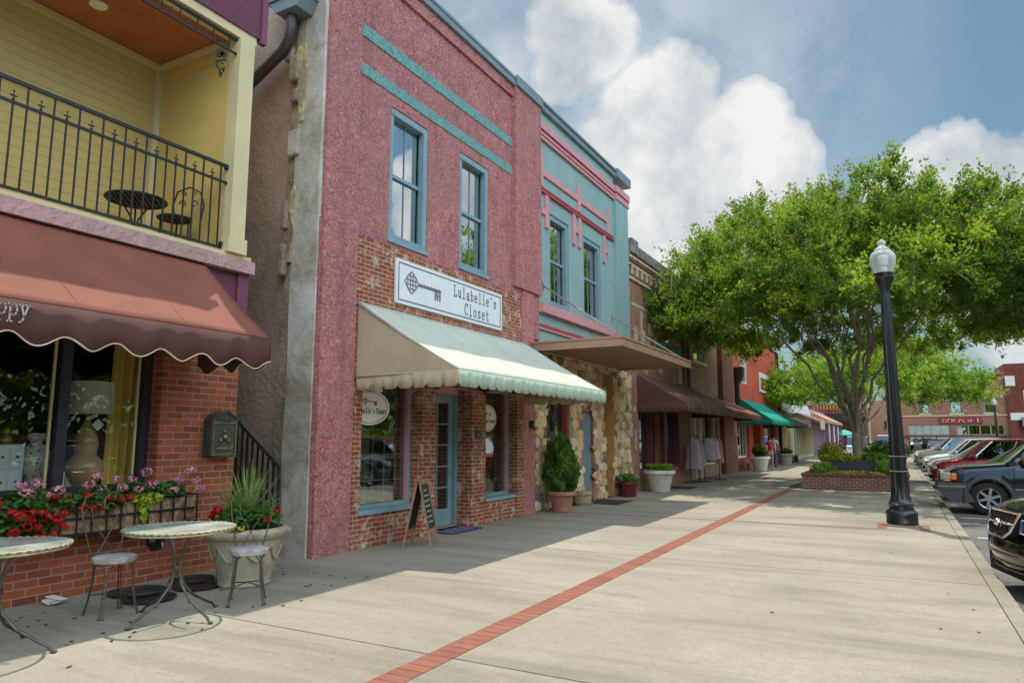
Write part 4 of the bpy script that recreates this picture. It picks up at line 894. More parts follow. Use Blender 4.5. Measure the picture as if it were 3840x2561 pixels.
# A-board and mat
t = thing('sandwich_board','wooden A-frame chalkboard standing in front of the brick pier','sandwich board',(-6.55,8.95,0))
def panel(m, fr, base, top, w, lean):
    pass
c = Vector((-6.55,9.0,0)); ax = Vector((.62,.10,0)).normalized(); sd = Vector((-.35,.94,0)).normalized(); sd = Vector((.0,1,0)); ax = Vector((1,0,0))
ax = Vector((.92,.38,0)).normalized(); sd = Vector((-.38,.92,0)).normalized()
for sgn, nm in ((-1,'back'),(1,'front')):
    m = MB(); topc = c+ax*(.02*sgn)+Vector((0,0,.98)); botc = c+ax*(.22*sgn)
    for e in (-.24,.24): m.obox((topc+botc)/2+sd*e, topc-botc, (topc-botc).length/2, sd, .018, ax, .013)
    up = (topc-botc).normalized()
    m.obox(topc+sd*0-up*.02, sd, .258, up, .02, ax, .014); m.obox(botc+up*.26, sd, .225, up, .02, ax, .012); f = part('frame', m, m_wood, t)
    m = MB(); m.obox(botc+up*.63, sd, .225, up, .35, sd.cross(up), .006); p = part('chalkboard', m, m_slateboard, t)
    if sgn > 0:
        m = MB(); nn = sd.cross(up).normalized(); rr = random.Random(4)
        nn = nn if nn.dot(Vector((1,-1,0))) > 0 else -nn
        for k in range(7):
            z = .86-.08*k; L = rr.uniform(.08,.17); a = -L+rr.uniform(-.02,.02)
            while a < L: q = rr.uniform(.012,.03); m.obox(botc+up*z+sd*a+nn*.009, sd, q*.5, up, rr.uniform(.006,.012), nn, .001); a += q+.012
        part('chalk_writing', m, plain('chalk',(.5,.5,.48),.9), p)
t = thing('door_mat','navy blue patterned mat in front of the blue glazed door','mat',(-6.95,10.75,0)); m = MB(); m.box(-7.28,-6.80,10.25,11.25,.002,.02); part('mat', m, plain('navy_mat',(.05,.05,.14),.95,0,.3,20,bmp=.004), t)
m = MB()
for k in range(4): m.box(-7.2+.0,-6.88,10.36+.22*k,10.44+.22*k,.02,.023)
part('stripe', m, plain('pale_mat_stripe',(.26,.26,.36),.95), t)

# ================================================================== alley stair
t = thing('alley_staircase','dark metal stair with slatted railing in the alley beside the pink building','staircase',(-9.5,6.9,0))
m = MB()
for k in range(14):
    x = -8.0-.29*k; m.box(x-.29,x,6.55,7.14,.20*k+.14,.20*k+.19)
m.obox((-10,7.12,1.5),(-.29*14,0,.20*14),2.5,(0,1,0),.02,(.2,0,.29),.10); part('stair_tread', m, m_black, t)
m = MB(); p0, p1 = Vector((-7.72,7.18,1.24)), Vector((-11.2,7.18,3.72)); m.tube([p0+Vector((0,0,-1.24)),p0,p1], .024, 8); m.tube([p0-Vector((0,0,.95)),p1-Vector((0,0,.95))], .015, 6); h = part('handrail', m, m_black, t)
m = MB()
for k in range(1,31):
    u = k/31; p = p0.lerp(p1,u); m.box(p.x-.011,p.x+.011,7.17,7.19,p.z-.95,p.z)
part('baluster', m, m_black, h)['kind'] = 'stuff'

# ================================================================== teal building
A = thing('teal_painted_building','two storey teal building with pink relief trim and tan stone ground floor','building',(-7.2,17.4,0))
m = MB(); wallx(m, X, 14.38, 19.52, 3.7, 9.35, [(15.03,16.17,4.90,7.17,.16),(17.16,18.42,4.92,7.15,.16)]); m.box(-7.6,X+.10,19.52,20.62,3.7,9.32)
m.box(-7.6,X+.03,14.38,19.52,9.35,9.62)
part('wall', m, m_teal, A)
m = MB(); m.box(-7.8,X+.12,14.42,19.5,9.62,9.80); m.box(-7.8,X+.20,19.5,20.70,9.60,9.88); m.box(-7.8,X+.16,14.42,19.5,9.77,9.83); part('coping', m, m_slate, A)
m = MB()
m.box(X,X+.10,14.38,19.52,9.14,9.34); m.box(X,X+.07,14.38,19.52,9.02,9.08); m.box(X,X+.07,14.38,19.52,8.90,8.96)
m.box(X,X+.15,19.50,20.70,9.14,9.34); m.box(X,X+.13,19.51,20.68,8.92,9.08)
def rb(y0,y1,z0,z1,d=.05): m = MB(); m.box(X,X+d,y0,y1,z0,z1); part('relief_bar', m, m_pinktrim, A)
rb(14.40,19.05,8.00,8.17); rb(14.44,14.60,8.17,8.62); rb(14.44,14.60,7.72,8.00); rb(16.72,16.92,8.17,8.45); rb(16.72,16.92,7.72,8.0); rb(18.90,19.10,8.17,8.42); rb(18.90,19.10,7.70,8.0)
rb(14.72,14.92,6.72,7.56); rb(14.50,14.72,7.02,7.18); rb(14.92,15.0,7.16,7.34)
rb(16.38,16.56,6.72,7.56); rb(16.76,16.94,6.72,7.56); rb(16.56,16.76,7.08,7.26); rb(18.58,18.76,6.72,7.54); rb(18.76,18.98,7.04,7.20)
part('pink_trim', m, m_pinktrim, A); m = MB(); m.box(X,X+.14,14.38,19.5,4.58,4.80); part('sill_band', m, m_pinktrim, A); m = MB(); m.box(X,X+.06,14.38,19.5,4.18,4.24); part('lower_band', m, m_pinktrim, A)
m = MB()
m.box(X,X+.06,14.38,19.52,9.08,9.14); m.box(X,X+.055,14.38,19.52,8.96,9.02); m.box(X,X+.12,19.51,20.68,9.08,9.14)
part('red_trim', m, m_redtrim, A)
for q in ((.07,7.56,7.62),(.05,7.66,7.70),(.08,4.24,4.30)): m = MB(); m.box(X,X+q[0],14.40,19.45,q[1],q[2]); part('red_line', m, m_redtrim, A)
for (y0,y1,z0,z1) in ((15.03,16.17,4.90,7.17),(17.16,18.42,4.92,7.15)):
    upwin(A, y0, y1, z0, z1, X-.15, m_blue, m_glass_up)
room(A, 14.5, 19.4, -10, -7.40, 4.4, 7.5)
for (ya,yb) in ((15.10,15.32),(15.85,16.08),(17.25,17.5),(18.05,18.3)):
    m = MB(); k = 8
    for i in range(k): a0,a1 = ya+(yb-ya)*i/k, ya+(yb-ya)*(i+1)/k; m.quad((-7.5+.02*(i%2),a0,4.9),(-7.5+.02*((i+1)%2),a1,4.9),(-7.5+.02*((i+1)%2),a1,5.75),(-7.5+.02*(i%2),a0,5.75))
    part('window_curtain', m, cloth('white_net',(.7,.7,.7),.3), A)
m = MB()
SH = [(14.72,16.05,.85,2.75,.22),(16.80,17.66,.0,2.36,.16),(18.40,19.12,0,3.45,.75)]
wallx(m, X+.02, 14.08, 20.62, 0, 3.86, SH); sf = part('stone_front', m, m_stone, A)
m = MB(); rr = random.Random(21); z = .12; row = 0
while z < 3.84:
    hh = rr.uniform(.10,.16); y = 14.08+(.1 if row % 2 else 0)
    while y < 20.62:
        ww = rr.uniform(.08,.23); yc_, zc_ = y+ww*.9, z+rr.uniform(-.05,.05); y += ww*1.58
        if any(h[0]-.04 < yc_ < h[1]+.04 and h[2]-.05 < zc_ < h[3]+.04 for h in SH) or yc_ > 20.6: continue
        an = rr.uniform(-.5,.5); n_ = rr.choice((5,6,6,7)); k0 = len(m.v); vs = []; off = [rr.uniform(.88,1.28) for _ in range(n_)]; d = rr.uniform(.022,.065)
        for lv, (sc_, dx_) in enumerate(((1.06,0),(1.03,.7),(.92,1.0))):
            for q in range(n_):
                a = 2*PI*q/n_+an; vs.append((X+.02+d*dx_+rr.uniform(-.006,.006), yc_+ww*.93*sc_*off[q]*math.cos(a)*.98, zc_+hh*.95*sc_*off[q]*math.sin(a)))
        fs = [(l*n_+q,l*n_+(q+1)%n_,(l+1)*n_+(q+1)%n_,(l+1)*n_+q) for l in range(2) for q in range(n_)]+[tuple(2*n_+q for q in range(n_))]
        m.add(vs, fs)
    z += hh*1.50; row += 1
part('veneer_stone', m, m_veneer, sf)['kind'] = 'stuff'
m = MB(); m.box(X-.9,X-.68,18.3,19.2,0,3.5); m.box(X-.70,X+.055,19.098,19.119,0,3.45); m.box(X-.70,X+.02,18.401,18.42,0,3.45); part('alcove_wall', m, plain('ochre_alcove',(.50,.29,.10),.8), A)
f = window(A, X-.14, 14.72, 16.05, .85, 2.75, plain('maroon_frame',(.26,.05,.06),.5), m_glass_shop, rows=(), cols=(), fw=.07, fd=.12, sill=.2, name='shop_window')
room(A, 14.5, 16.4, -9.5, X-.20, .5, 3.0)
m = MB(); m.box(X-.10,X-.05,16.84,17.62,.03,2.30); d = part('door', m, plain('slate_blue_door',(.16,.24,.30),.5), A); m = MB(); m.ball((X-.02,16.95,1.05),.03); part('handle', m, m_rod, d)
m = MB(); m.box(X-.10,X-.03,16.80,16.835,0,2.36); m.box(X-.10,X-.03,17.625,17.66,0,2.36); m.box(X-.10,X-.03,16.835,17.625,2.305,2.36); part('door_frame', m, m_redtrim, A)
# goods hung behind the stone-front window
rr = random.Random(3)
for k, lab in enumerate(('pale garment hanging high in the stone front window','lilac garment hanging low in the stone front window')):
    m = MB(); y = 15.1+.35*k; m.prism([(y-.22,1.3+.2*(1-k)),(y+.22,1.3+.2*(1-k)),(y+.15,2.2+.1*k),(y,2.32+.1*k),(y-.15,2.2+.1*k)],'x',-7.75,-7.70); solo('garment', m, cloth('garment_cloth',(.55,.5,.55) if k else (.62,.62,.6)), lab, 'garment', (-7.72,y,1.3))
# flat canopy hung on two rods
t = thing('flat_metal_canopy','flat bronze metal canopy hung on rods over the stone shopfront','canopy',(-6.1,16.7,3.7))
m = MB(); m.box(-7.12,-5.02,13.95,19.50,3.66,3.70); part('soffit', m, m_bronzedk, t)
m = MB(); m.box(-7.12,-4.98,13.90,13.96,3.62,3.76); m.box(-7.12,-4.98,19.50,19.56,3.62,3.76); m.box(-5.04,-4.98,13.96,19.50,3.62,3.76)
m.box(-7.12,-4.95,13.87,13.93,3.76,3.80); m.box(-5.02,-4.95,13.93,19.55,3.76,3.80); m.box(-7.12,-4.955,13.875,13.90,3.585,3.625); m.box(-5.0,-4.955,13.90,19.56,3.585,3.625); m.box(-7.12,-5.05,13.96,19.5,3.71,3.77)
part('fascia', m, m_bronze, t)
for (ya,za,yb) in ((14.60,5.25,14.15),(19.25,5.20,19.35)):
    m = MB(); m.tube([(X+.02,ya,za),(-5.10,yb,3.82)], .018, 6); m.box(X,X+.03,ya-.04,ya+.04,za-.1,za+.1); part('hanger_rod', m, m_rod, t)

# ================================================================== plants and pots by the stone front
def pot(name, lab, c, r0, r1, h, mat, lip=.04, n=32, bands=False, group=None):
    t = thing(name, lab, 'pot', (c[0],c[1],0), group); m = MB()
    prof = [(0,0),(r0*.9,0),(r0,.015),(r0+(r1-r0)*.75,h*.78),(r1-.01,h*.82),(r1+lip,h*.84),(r1+lip,h*.97),(r1+lip*.7,h),(r1-.03,h),(r1-.04,h*.9),(0,h*.9)]
    m.lathe(prof, (c[0],c[1],0), n); b = part('pot', m, mat, t)
    if bands:
        m = MB()
        for u in (.22,.55): rr = r0+(r1-r0)*u+.012; m.tube([(c[0]+rr*math.cos(k*PI/14),c[1]+rr*math.sin(k*PI/14),h*u) for k in range(28)], .012, 5, closed=True)
        part('hoop', m, m_rod, b)
    m = MB(); m.disc((c[0],c[1],h*.93), r1-.03, 20); part('soil', m, m_soil, t); return t
pot('terracotta_pot','round terracotta pot holding the conical evergreen',(-6.72,14.55),.20,.30,.46,m_terra)
t = thing('conical_evergreen','dense conical evergreen shrub in the terracotta pot by the stone front','evergreen shrub',(-6.72,14.55,.42))
n = 9500; z = rng.random(n)**1.15; ang = rng.random(n)*2*PI; prof = np.interp(z,[0,.12,.35,.6,.85,1],[.26,.40,.44,.36,.19,.03])*(.84+.16*np.sin(ang*5+z*14)+.12*np.sin(ang*9-z*20)); rr_ = prof*(.50+.5*rng.random(n)**.35)
C = np.stack([-6.72+rr_*np.cos(ang), 14.55+rr_*np.sin(ang), .48+z*1.28], 1)
D = np.stack([np.cos(ang)*.35,np.sin(ang)*.35,np.ones(n)],1)+rv(n)*.35; leafmesh('foliage', C, D, rv(n)+np.stack([np.cos(ang),np.sin(ang),np.zeros(n)],1)*.8, .085, .026, leafmat('thuja_leaf',[(.015,.05,.012),(.05,.12,.02),(.14,.24,.04)],2.2,.2), t)
m = MB(); m.tube([(-6.72,14.55,.38),(-6.72,14.55,1.6)], [.03,.012], 7); part('trunk', m, m_bark, t)
t = thing('half_barrel','small weathered half barrel planter behind the terracotta pot','barrel',(-6.90,16.2,0)); m = MB(); m.lathe([(0,0),(.20,0),(.235,.2),(.24,.36),(.215,.36),(.21,.33),(0,.33)], (-6.90,16.2,0), 22, flute=.05, nf=22, zr=(-.1,.5)); b = part('staves', m, plain('grey_oak',(.36,.29,.19),.85,0,.35,20,bmp=.01), t)
m = MB()
for z in (.08,.27): m.tube([(-6.90+.24*math.cos(k*PI/12),16.2+.24*math.sin(k*PI/12),z) for k in range(24)], .01, 5, closed=True)
part('hoop', m, m_rod, b)
pot('red_glazed_pot','glossy dark red pot with a low green plant beside the alcove',(-6.82,19.25),.24,.31,.42,plain('oxblood_glaze',(.10,.012,.016),.2,0,.1,5,coat=.6))
flowering('potted_shrub','low green plant spilling over the dark red pot','shrub',(-6.82,19.25,.52),(.34,.34,.13),520,[],m_pinkfl,leafmat('fresh_leaf',[(.06,.16,.04),(.14,.28,.06),(.25,.38,.12)],4,.3),.07)
pot('white_round_planter','large weathered white planter with grass in front of brown awning shop',(-6.55,21.45),.30,.44,.66,plain('chalky_white',(.50,.49,.45),.8,0,.25,4,bmp=.006),.045,32,False)
t = thing('ornamental_grass','short bright green grass growing in the weathered white planter','grass tuft',(-6.55,21.45,.66)); n=900
a = rng.random(n)*2*PI; r = .38*np.sqrt(rng.random(n)); leafmesh('blades', np.stack([-6.55+r*np.cos(a),21.45+r*np.sin(a),.70+.08*rng.random(n)],1), np.stack([np.cos(a)*.4,np.sin(a)*.4,np.ones(n)],1)+rv(n)*.2, rv(n), .22, .02, leafmat('grass_blade',[(.10,.26,.03),(.25,.45,.06)],5,.35), t)
m = MB(); m.box(-7.1,-6.2,16.7,17.9,.002,.02); solo('door_mat', m, plain('black_rubber',(.03,.03,.03),.9), 'black rubber mat in front of the slate blue door in stone', 'mat', (-6.6,17.3,0))
m = MB(); m.box(-7.0,-6.0,22.8,23.9,.002,.016); solo('door_mat', m, bpy.data.materials['black_rubber'], 'black rubber mat at the recessed maroon shop door', 'mat', (-6.5,23.3,0))

# ================================================================== brown brick building with light stone patches
A = thing('brown_brick_building','old brown brick building with pale patched mortar and stepped cornice','building',(-7.2,24,0))
m = MB(); W3 = [(21.9,23.1,4.7,6.6,.2),(24.3,25.6,4.7,6.6,.2)]
S3 = [(21.4,23.0,.55,2.7,.3),(23.0,24.1,.0,2.7,.9),(24.2,26.2,.62,2.7,.3)]
wallx(m, X+.03, 20.64, 27.55, 0, 7.0, S3+[(24.6,25.8,4.72,6.35,.2)])
m.box(-7.6,X+.07,20.64,27.55,7.0,7.06)
for k in range(27): y = 20.8+k*.25; m.box(X+.03,X+.10,y,y+.11,6.82,7.12)
m.box(-7.6,X+.12,20.64,27.55,7.3,7.52)
part('wall', m, m_brick3, A)
m_pale = patchy('pale_limewash',(.33,.24,.18),(.56,.49,.40),.38,.52,5)
m = MB(); m.box(X+.03,X+.09,20.64,27.55,6.68,6.78); m.box(-7.6,X+.11,20.64,27.55,7.12,7.20); m.box(X+.12,X+.15,20.64,27.55,7.36,7.44)
for k in range(13): y = 20.82+k*.5; m.box(X+.10,X+.13,y,y+.14,6.84,7.12)
part('cornice_band', m, m_pale, A)
m = MB() # m.box(-7.6,X+.11,20.64,27.55,7.12,7.20); m.box(X+.12,X+.15,20.64,27.55,7.36,7.44)
for (a,b,c,d) in ((20.9,24.0,5.86,5.97),(23.1,23.45,5.55,6.35),(22.95,23.6,5.75,5.9),(21.85,22.05,4.7,5.8),(22.05,22.3,4.75,5.2),(22.7,23.1,5.1,5.5),(22.4,22.8,4.6,4.9),(23.3,23.6,4.7,5.1),(22.9,23.2,4.4,4.7),(21.2,21.5,4.4,5.2),(21.5,21.8,4.1,4.4),(26.2,26.5,5.0,5.6),(23.8,24.2,3.9,4.3),(22.2,22.5,3.75,4.05),(20.9,21.15,2.45,2.62),(26.3,26.9,2.9,4.6),(26.5,27.1,4.3,4.6),(21.0,21.12,1.3,1.9)):
    m = MB(); m.box(X+.03,X+.042,a,b,c,d); part('limewash_patch', m, m_pale, A)
m = MB(); m.box(-7.8,X+.2,20.68,21.3,7.52,7.98); m.box(-7.8,X+.17,21.3,27.5,7.52,7.84); part('coping', m, patchy('mossy_grey_coping',(.14,.14,.12),(.33,.32,.29),.4,.6,4), A)
m_maroon = plain('maroon_paint',(.13,.025,.03),.5)
window(A, X-.2, 21.4, 23.0, .55, 2.7, m_maroon, m_glass_mid, rows=(), cols=(), fw=.09, fd=.2, name='shop_window'); window(A, X-.2, 24.2, 26.2, .62, 2.7, m_maroon, m_glass_mid, rows=(), cols=(.5,), fw=.12, fd=.22, name='shop_window', mull=.12)
m = MB(); m.box(X-.62,X-.56,23.1,24.0,.0,2.6); d = part('door', m, m_glass_mid, A); m = MB(); m.box(X-.66,X-.55,23.02,23.12,0,2.7); m.box(X-.66,X-.55,23.95,24.08,0,2.7); m.box(X-.05,X+.08,24.02,24.2,0,2.75); part('door_frame', m, m_maroon, A)
room(A, 20.8, 27.3, -10.5, X-.9, .0, 3.1)
m = MB(); m.box(X-.10,X+.06,24.25,26.1,.42,.70); sgn = part('red_fascia_panel', m, plain('shop_red',(.22,.015,.02),.5), A)
m = MB(); rr = random.Random(8); yy = 24.45
while yy < 25.6: wl = rr.uniform(.05,.12); m.box(X+.06,X+.065,yy,yy+.022,.49,.49+rr.choice((.09,.09,.14))); m.box(X+.06,X+.065,yy,yy+wl,.49+rr.choice((0,.035,.07)),.51+rr.choice((0,.035,.07))); yy += wl+.022
part('script_lettering', m, plain('faded_cream_paint',(.45,.33,.32),.7), sgn)
# green box sign, roof antenna, downpipes
m = MB(); m.box(X+.03,X+.35,23.5,25.6,4.55,4.95); solo('green_sign_box', m, m_green_paint, 'dark green box sign on the brown brick wall behind the canopy rod', 'sign', (X+.03,24.5,4.55))
m = MB(); m.tube([(X+.25,24.9,5.9),(X+.25,24.9,7.62),(X+.05,24.4,7.66)], .02, 6); m.tube([(X+.25,24.9,7.62),(X+.0,25.3,7.6)], .014, 6); solo('vent_pipe', m, m_white, 'thin white bracket pipe at the cornice of the brown brick building', 'pipe', (X+.25,24.9,5.9))
for yy, lab in ((26.75,'near'),(27.50,'far')):
    m = MB(); m.box(X+.04,X+.16,yy,yy+.14,2.75,7.2); part('downpipe', m, plain('rust_brown_pipe',(.13,.06,.04),.6), A)
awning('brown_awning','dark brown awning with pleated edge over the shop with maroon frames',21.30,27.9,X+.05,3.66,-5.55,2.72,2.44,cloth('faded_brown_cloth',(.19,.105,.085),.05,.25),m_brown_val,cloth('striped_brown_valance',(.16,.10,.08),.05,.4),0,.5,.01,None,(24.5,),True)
# clothes rails on the pavement
def rail_of_clothes(lab, c, L, cols, group, ax=(0,1)):
    t = thing('clothes_rack', 'black metal clothes rack '+lab, 'clothes rack', (c[0],c[1],0)); a = Vector((ax[0],ax[1],0)).normalized(); s = Vector((-a.y,a.x,0)); o = Vector((c[0],c[1],0)); m = MB()
    for e in (-L/2,L/2): m.tube([o+a*e,o+a*e+Vector((0,0,1.75))], .014, 6); m.tube([o+a*e-s*.25+Vector((0,0,.03)),o+a*e+s*.25+Vector((0,0,.03))], .014, 6)
    m.tube([o-a*L/2+Vector((0,0,1.75)),o+a*L/2+Vector((0,0,1.75))], .012, 6); m.tube([o-a*L/2+Vector((0,0,.12)),o+a*L/2+Vector((0,0,.12))], .012, 6); part('frame', m, m_iron, t)
    for i, (col, ln, desc) in enumerate(cols):
        p = o+a*(L*((i+.7)/(len(cols)+.4))-L/2); w = .21
        g = thing('hanging_garment', desc+' '+lab, 'garment', tuple(p+Vector((0,0,1.7-ln)))); m = MB(); k = 18; prev = None
        for j in range(12):
            u = j/11; z = 1.66-ln*u; hw = (.03+.24*min(1,u*7))*(1+.25*u); ring = []
            for q in range(k):
                an = 2*PI*q/k; fold = 1+.18*math.sin(an*5+i)*u; ring.append(p+s*hw*math.cos(an)*fold+a*(.07+.05*u)*math.sin(an)*fold+Vector((0,0,z+.02*math.sin(an*3)*u)))
            if prev:
                for q in range(k): m.add([prev[q],prev[(q+1)%k],ring[(q+1)%k],ring[q]],[(0,1,2,3)],True)
            prev = ring
        part('cloth', m, cloth('clothing_%d'%(i%3), col, .1, .2), g)
        m = MB(); m.tube([p+Vector((0,0,1.78)),p+Vector((0,0,1.70)),p+s*.16+Vector((0,0,1.63))], .006, 5); m.tube([p+Vector((0,0,1.70)),p-s*.16+Vector((0,0,1.63))], .006, 5); part('hanger', m, m_iron, g)
rail_of_clothes('beside the maroon shopfront',(-6.65,26.2),.8,[((.42,.33,.34),1.15,'long mauve dress on the rack'),((.36,.27,.29),1.1,'dusky dress on the rack')],'a',(.15,1))
rail_of_clothes('at the second doorway',(-6.35,27.6),1.5,[((.45,.38,.40),.85,'pale lilac top on the rack'),((.52,.45,.46),.80,'cream blouse on the rack'),((.62,.24,.18),.95,'coral dress on the rack')],'b',(.15,1))
# ================================================================== tan brick building
A = thing('tan_brick_building','tan brick building with a dark brick pier and small brown awning','building',(-7.2,32,0))
m = MB(); S4 = [(28.4,29.4,0,2.6,.4),(29.9,32.6,.5,2.7,.3)]
wallx(m, X+.03, 27.66, 33.0, 0, 7.5, S4+[(28.6,30.4,4.82,6.5,.2)]); part('wall', m, m_brick4, A)
m = MB(); m.box(-7.6,X+.25,33.0,35.6,0,7.7); part('brick_pier', m, m_brickdk, A)
m = MB(); m.box(X-.05,X+.16,28.5,30.5,4.72,4.82); part('sill', m, m_white, A)
window(A, X-.12, 28.6, 30.4, 4.82, 6.5, m_white, m_glass_up, rows=(.5,), cols=(), name='window'); window(A, X-.2, 29.9, 32.6, .5, 2.7, m_white, m_glass_mid, rows=(), cols=(.4,), name='shop_window', fw=.1)
m = MB(); m.box(X-.35,X-.3,28.5,29.3,0,2.55); part('door', m, m_glass_mid, A); m = MB(); m.box(X-.3,X+.05,28.40,28.5,0,2.6); m.box(X-.3,X+.05,29.3,29.42,0,2.6); m.box(X-.3,X+.05,28.5,29.3,2.5,2.6); part('door_frame', m, m_white, A)
room(A, 27.8, 33, -10.5, X-.5, .0, 3.1)
m = MB(); m.box(-7.8,X+.12,27.66,33,7.5,7.66); m.box(-7.8,X+.33,33,35.6,7.7,7.85); part('coping', m, m_rod, A)
awning('brown_awning','small reddish brown awning between the dark pleated and green awnings',28.7,35.2,X+.05,3.45,-5.7,2.72,2.46,cloth('rust_cloth',(.34,.15,.11),.05,.2),m_brown_val,cloth('rust_valance',(.22,.07,.05),.05),0,.6,.01,None,(32,),True)
# ================================================================== red building
A = thing('red_boarded_building','red boarded building with small yellow sign above a green awning','building',(-7.2,44,0))
m = MB(); wallx(m, X+.03, 35.62, 51.8, 0, 7.55, [(36.6,40.2,.6,2.7,.3),(41.5,44,.0,2.7,.5),(45,50,.5,2.7,.3),(38.6,40.6,4.6,6.6,.2)]); part('wall', m, m_brickred, A)
m = MB(); m.box(-7.6,X+.16,35.62,36.3,0,3.4); m.box(-7.6,X+.2,36.3,41,0,.55); part('brick_base', m, m_brick1, A)
m = MB(); m.box(-7.8,X+.15,35.62,51.9,7.55,7.7); m.box(X,X+.22,51.55,51.85,0,7.55); part('trim', m, m_black, A)
for k in range(3):
    m = MB(); 
window(A, X-.1, 38.6, 40.6, 4.6, 6.6, m_white, m_glass_far, rows=(.5,), name='window')
f = window(A, X-.2, 36.6, 40.2, .6, 2.7, m_white, m_glass_mid, rows=(), cols=(.2,.4,.6,.8), mull=.1, fw=.1, name='shop_window'); window(A, X-.2, 45, 50, .5, 2.7, m_black, m_glass_mid, rows=(), cols=(.33,.66), mull=.08, name='shop_window')
room(A, 35.8, 51.5, -11, X-.6, .0, 3.1)
m = MB(); m.tube([(X+.15,36.9,2.9),(X+.15,36.9,4.5)], .12, 8); m.lathe([(.12,4.4),(.30,4.75),(.32,5.25),(0,5.25)], (X+.2,36.9,0), 8); part('leader_head', m, m_black, A)
t = thing('painted_shop_sign','yellow and black lettered sign with white border on the red wall','sign',(X+.05,46.5,4.5)); m = MB(); m.box(X+.05,X+.12,44.2,49.3,4.42,5.62); part('board', m, m_white, t)
m = MB(); m.box(X+.12,X+.13,44.4,49.1,4.58,5.30); part('panel', m, plain('dark_olive',(.06,.06,.02),.6), t)
m = MB(); rr = random.Random(2); yy = 44.7
while yy < 48.6: wl = rr.uniform(.25,.55); m.box(X+.13,X+.14,yy,yy+wl*.35,4.70,5.18); m.box(X+.13,X+.14,yy,yy+wl,4.70+rr.choice((0,.2,.38)),4.80+rr.choice((0,.2,.38))+.05); yy += wl+.16
part('lettering', m, plain('sign_yellow',(.65,.50,.02),.5), t)
awning('green_awning','bright green awning on the red boarded building',38.2,47.5,X+.05,3.70,-5.6,2.58,2.34,cloth('emerald_cloth',(.015,.30,.22),.06),cloth('emerald_side',(.012,.18,.14),.05),cloth('emerald_valance',(.015,.22,.17),.05),0,.6,.01,None,(42,),True)
awning('olive_awning','dull olive brown awning just past the green awning',47.6,55,X+.05,3.55,-5.6,2.62,2.36,cloth('olive_cloth',(.16,.15,.12),.05),m_brown_val,cloth('olive_valance',(.12,.11,.09),.05),0,.6,.01,None,(),True)
# ================================================================== further row
A = thing('sage_green_building','plain sage green building front beyond the red boarded building','building',(-7.2,55.5,0))
m = MB(); wallx(m, X+.03, 51.9, 59, 0, 6.35, [(53,58,.2,2.6,.3)]); part('wall', m, plain('sage_paint',(.27,.35,.24),.7), A); m = MB(); m.box(-7.7,X+.25,51.9,59.1,6.35,6.5); part('coping', m, m_green_paint, A); m = MB(); m.box(X+.03,X+.3,52,59,3.55,3.7); part('ledge', m, m_cream, A); m = MB(); m.box(X+.03,X+.06,52.8,58,0,2.4); part('yellow_shopfront', m, plain('mustard_paint',(.42,.33,.12),.7), A); m = MB(); m.box(X+.06,X+.1,55.6,57.2,.0,2.2); part('door', m, m_wood, A)
A = thing('white_gabled_building','white painted building with stepped parapet behind the sage front','building',(-7.4,65,0))
m = MB(); m.prism([(59.1,0),(73,0),(73,3.9),(69,5.0),(63,6.4),(59.1,6.6)], 'x', -9, -7.2); part('wall', m, plain('white_wall',(.72,.74,.78),.7), A)
m = MB(); m.box(-7.2,-7.14,59.5,72.5,.2,2.6); part('shopfront', m, m_glass_far, A)
m = MB()
for k in range(9): m = MB(); m.box(-7.14,-7.05,59.8+k*1.55,59.98+k*1.55,0,2.6); part('pilaster', m, m_cream, A)
m = MB(); m.prism([(-7.2,3.75),(-5.5,3.05),(-5.5,2.9),(-7.2,3.3)], 'y', 59.2, 73); solo('shingle_canopy', m, plain('brown_shingle',(.17,.10,.07),.8,0,.3,3), 'long brown shingled canopy over the far shopfronts', 'canopy', (-6.3,66,2.9))
A = thing('purple_columned_shop','low far shop with purple and white columns and tiled canopy','building',(-7.2,82,0))
m = MB(); m.box(-10,-7.6,73,92,0,4.6); part('wall', m, plain('mauve_wall',(.28,.18,.26),.7), A)
m = MB(); m.prism([(-7.6,4.4),(-5.6,3.3),(-5.6,3.05),(-7.6,3.2)], 'y', 73, 92); part('tiled_roof', m, plain('clay_tile',(.40,.22,.16),.8,0,.3,4), A)
for k in range(10):
    m = MB(); y = 73.6+k*1.9; m.box(-5.95,-5.75,y,y+.2,0,3.05); part('column', m, (plain('purple_paint',(.16,.08,.24),.6), m_white, m_plum)[k%3], A)
m = MB(); m.box(-5.5,-5.45,62.6,66.5,2.35,3.05); t = solo('hanging_sign', m, plain('pale_ochre_board',(.50,.42,.28),.7), 'pale ochre board sign hanging at the end of the shingled canopy', 'sign', (-5.5,64,2.3))
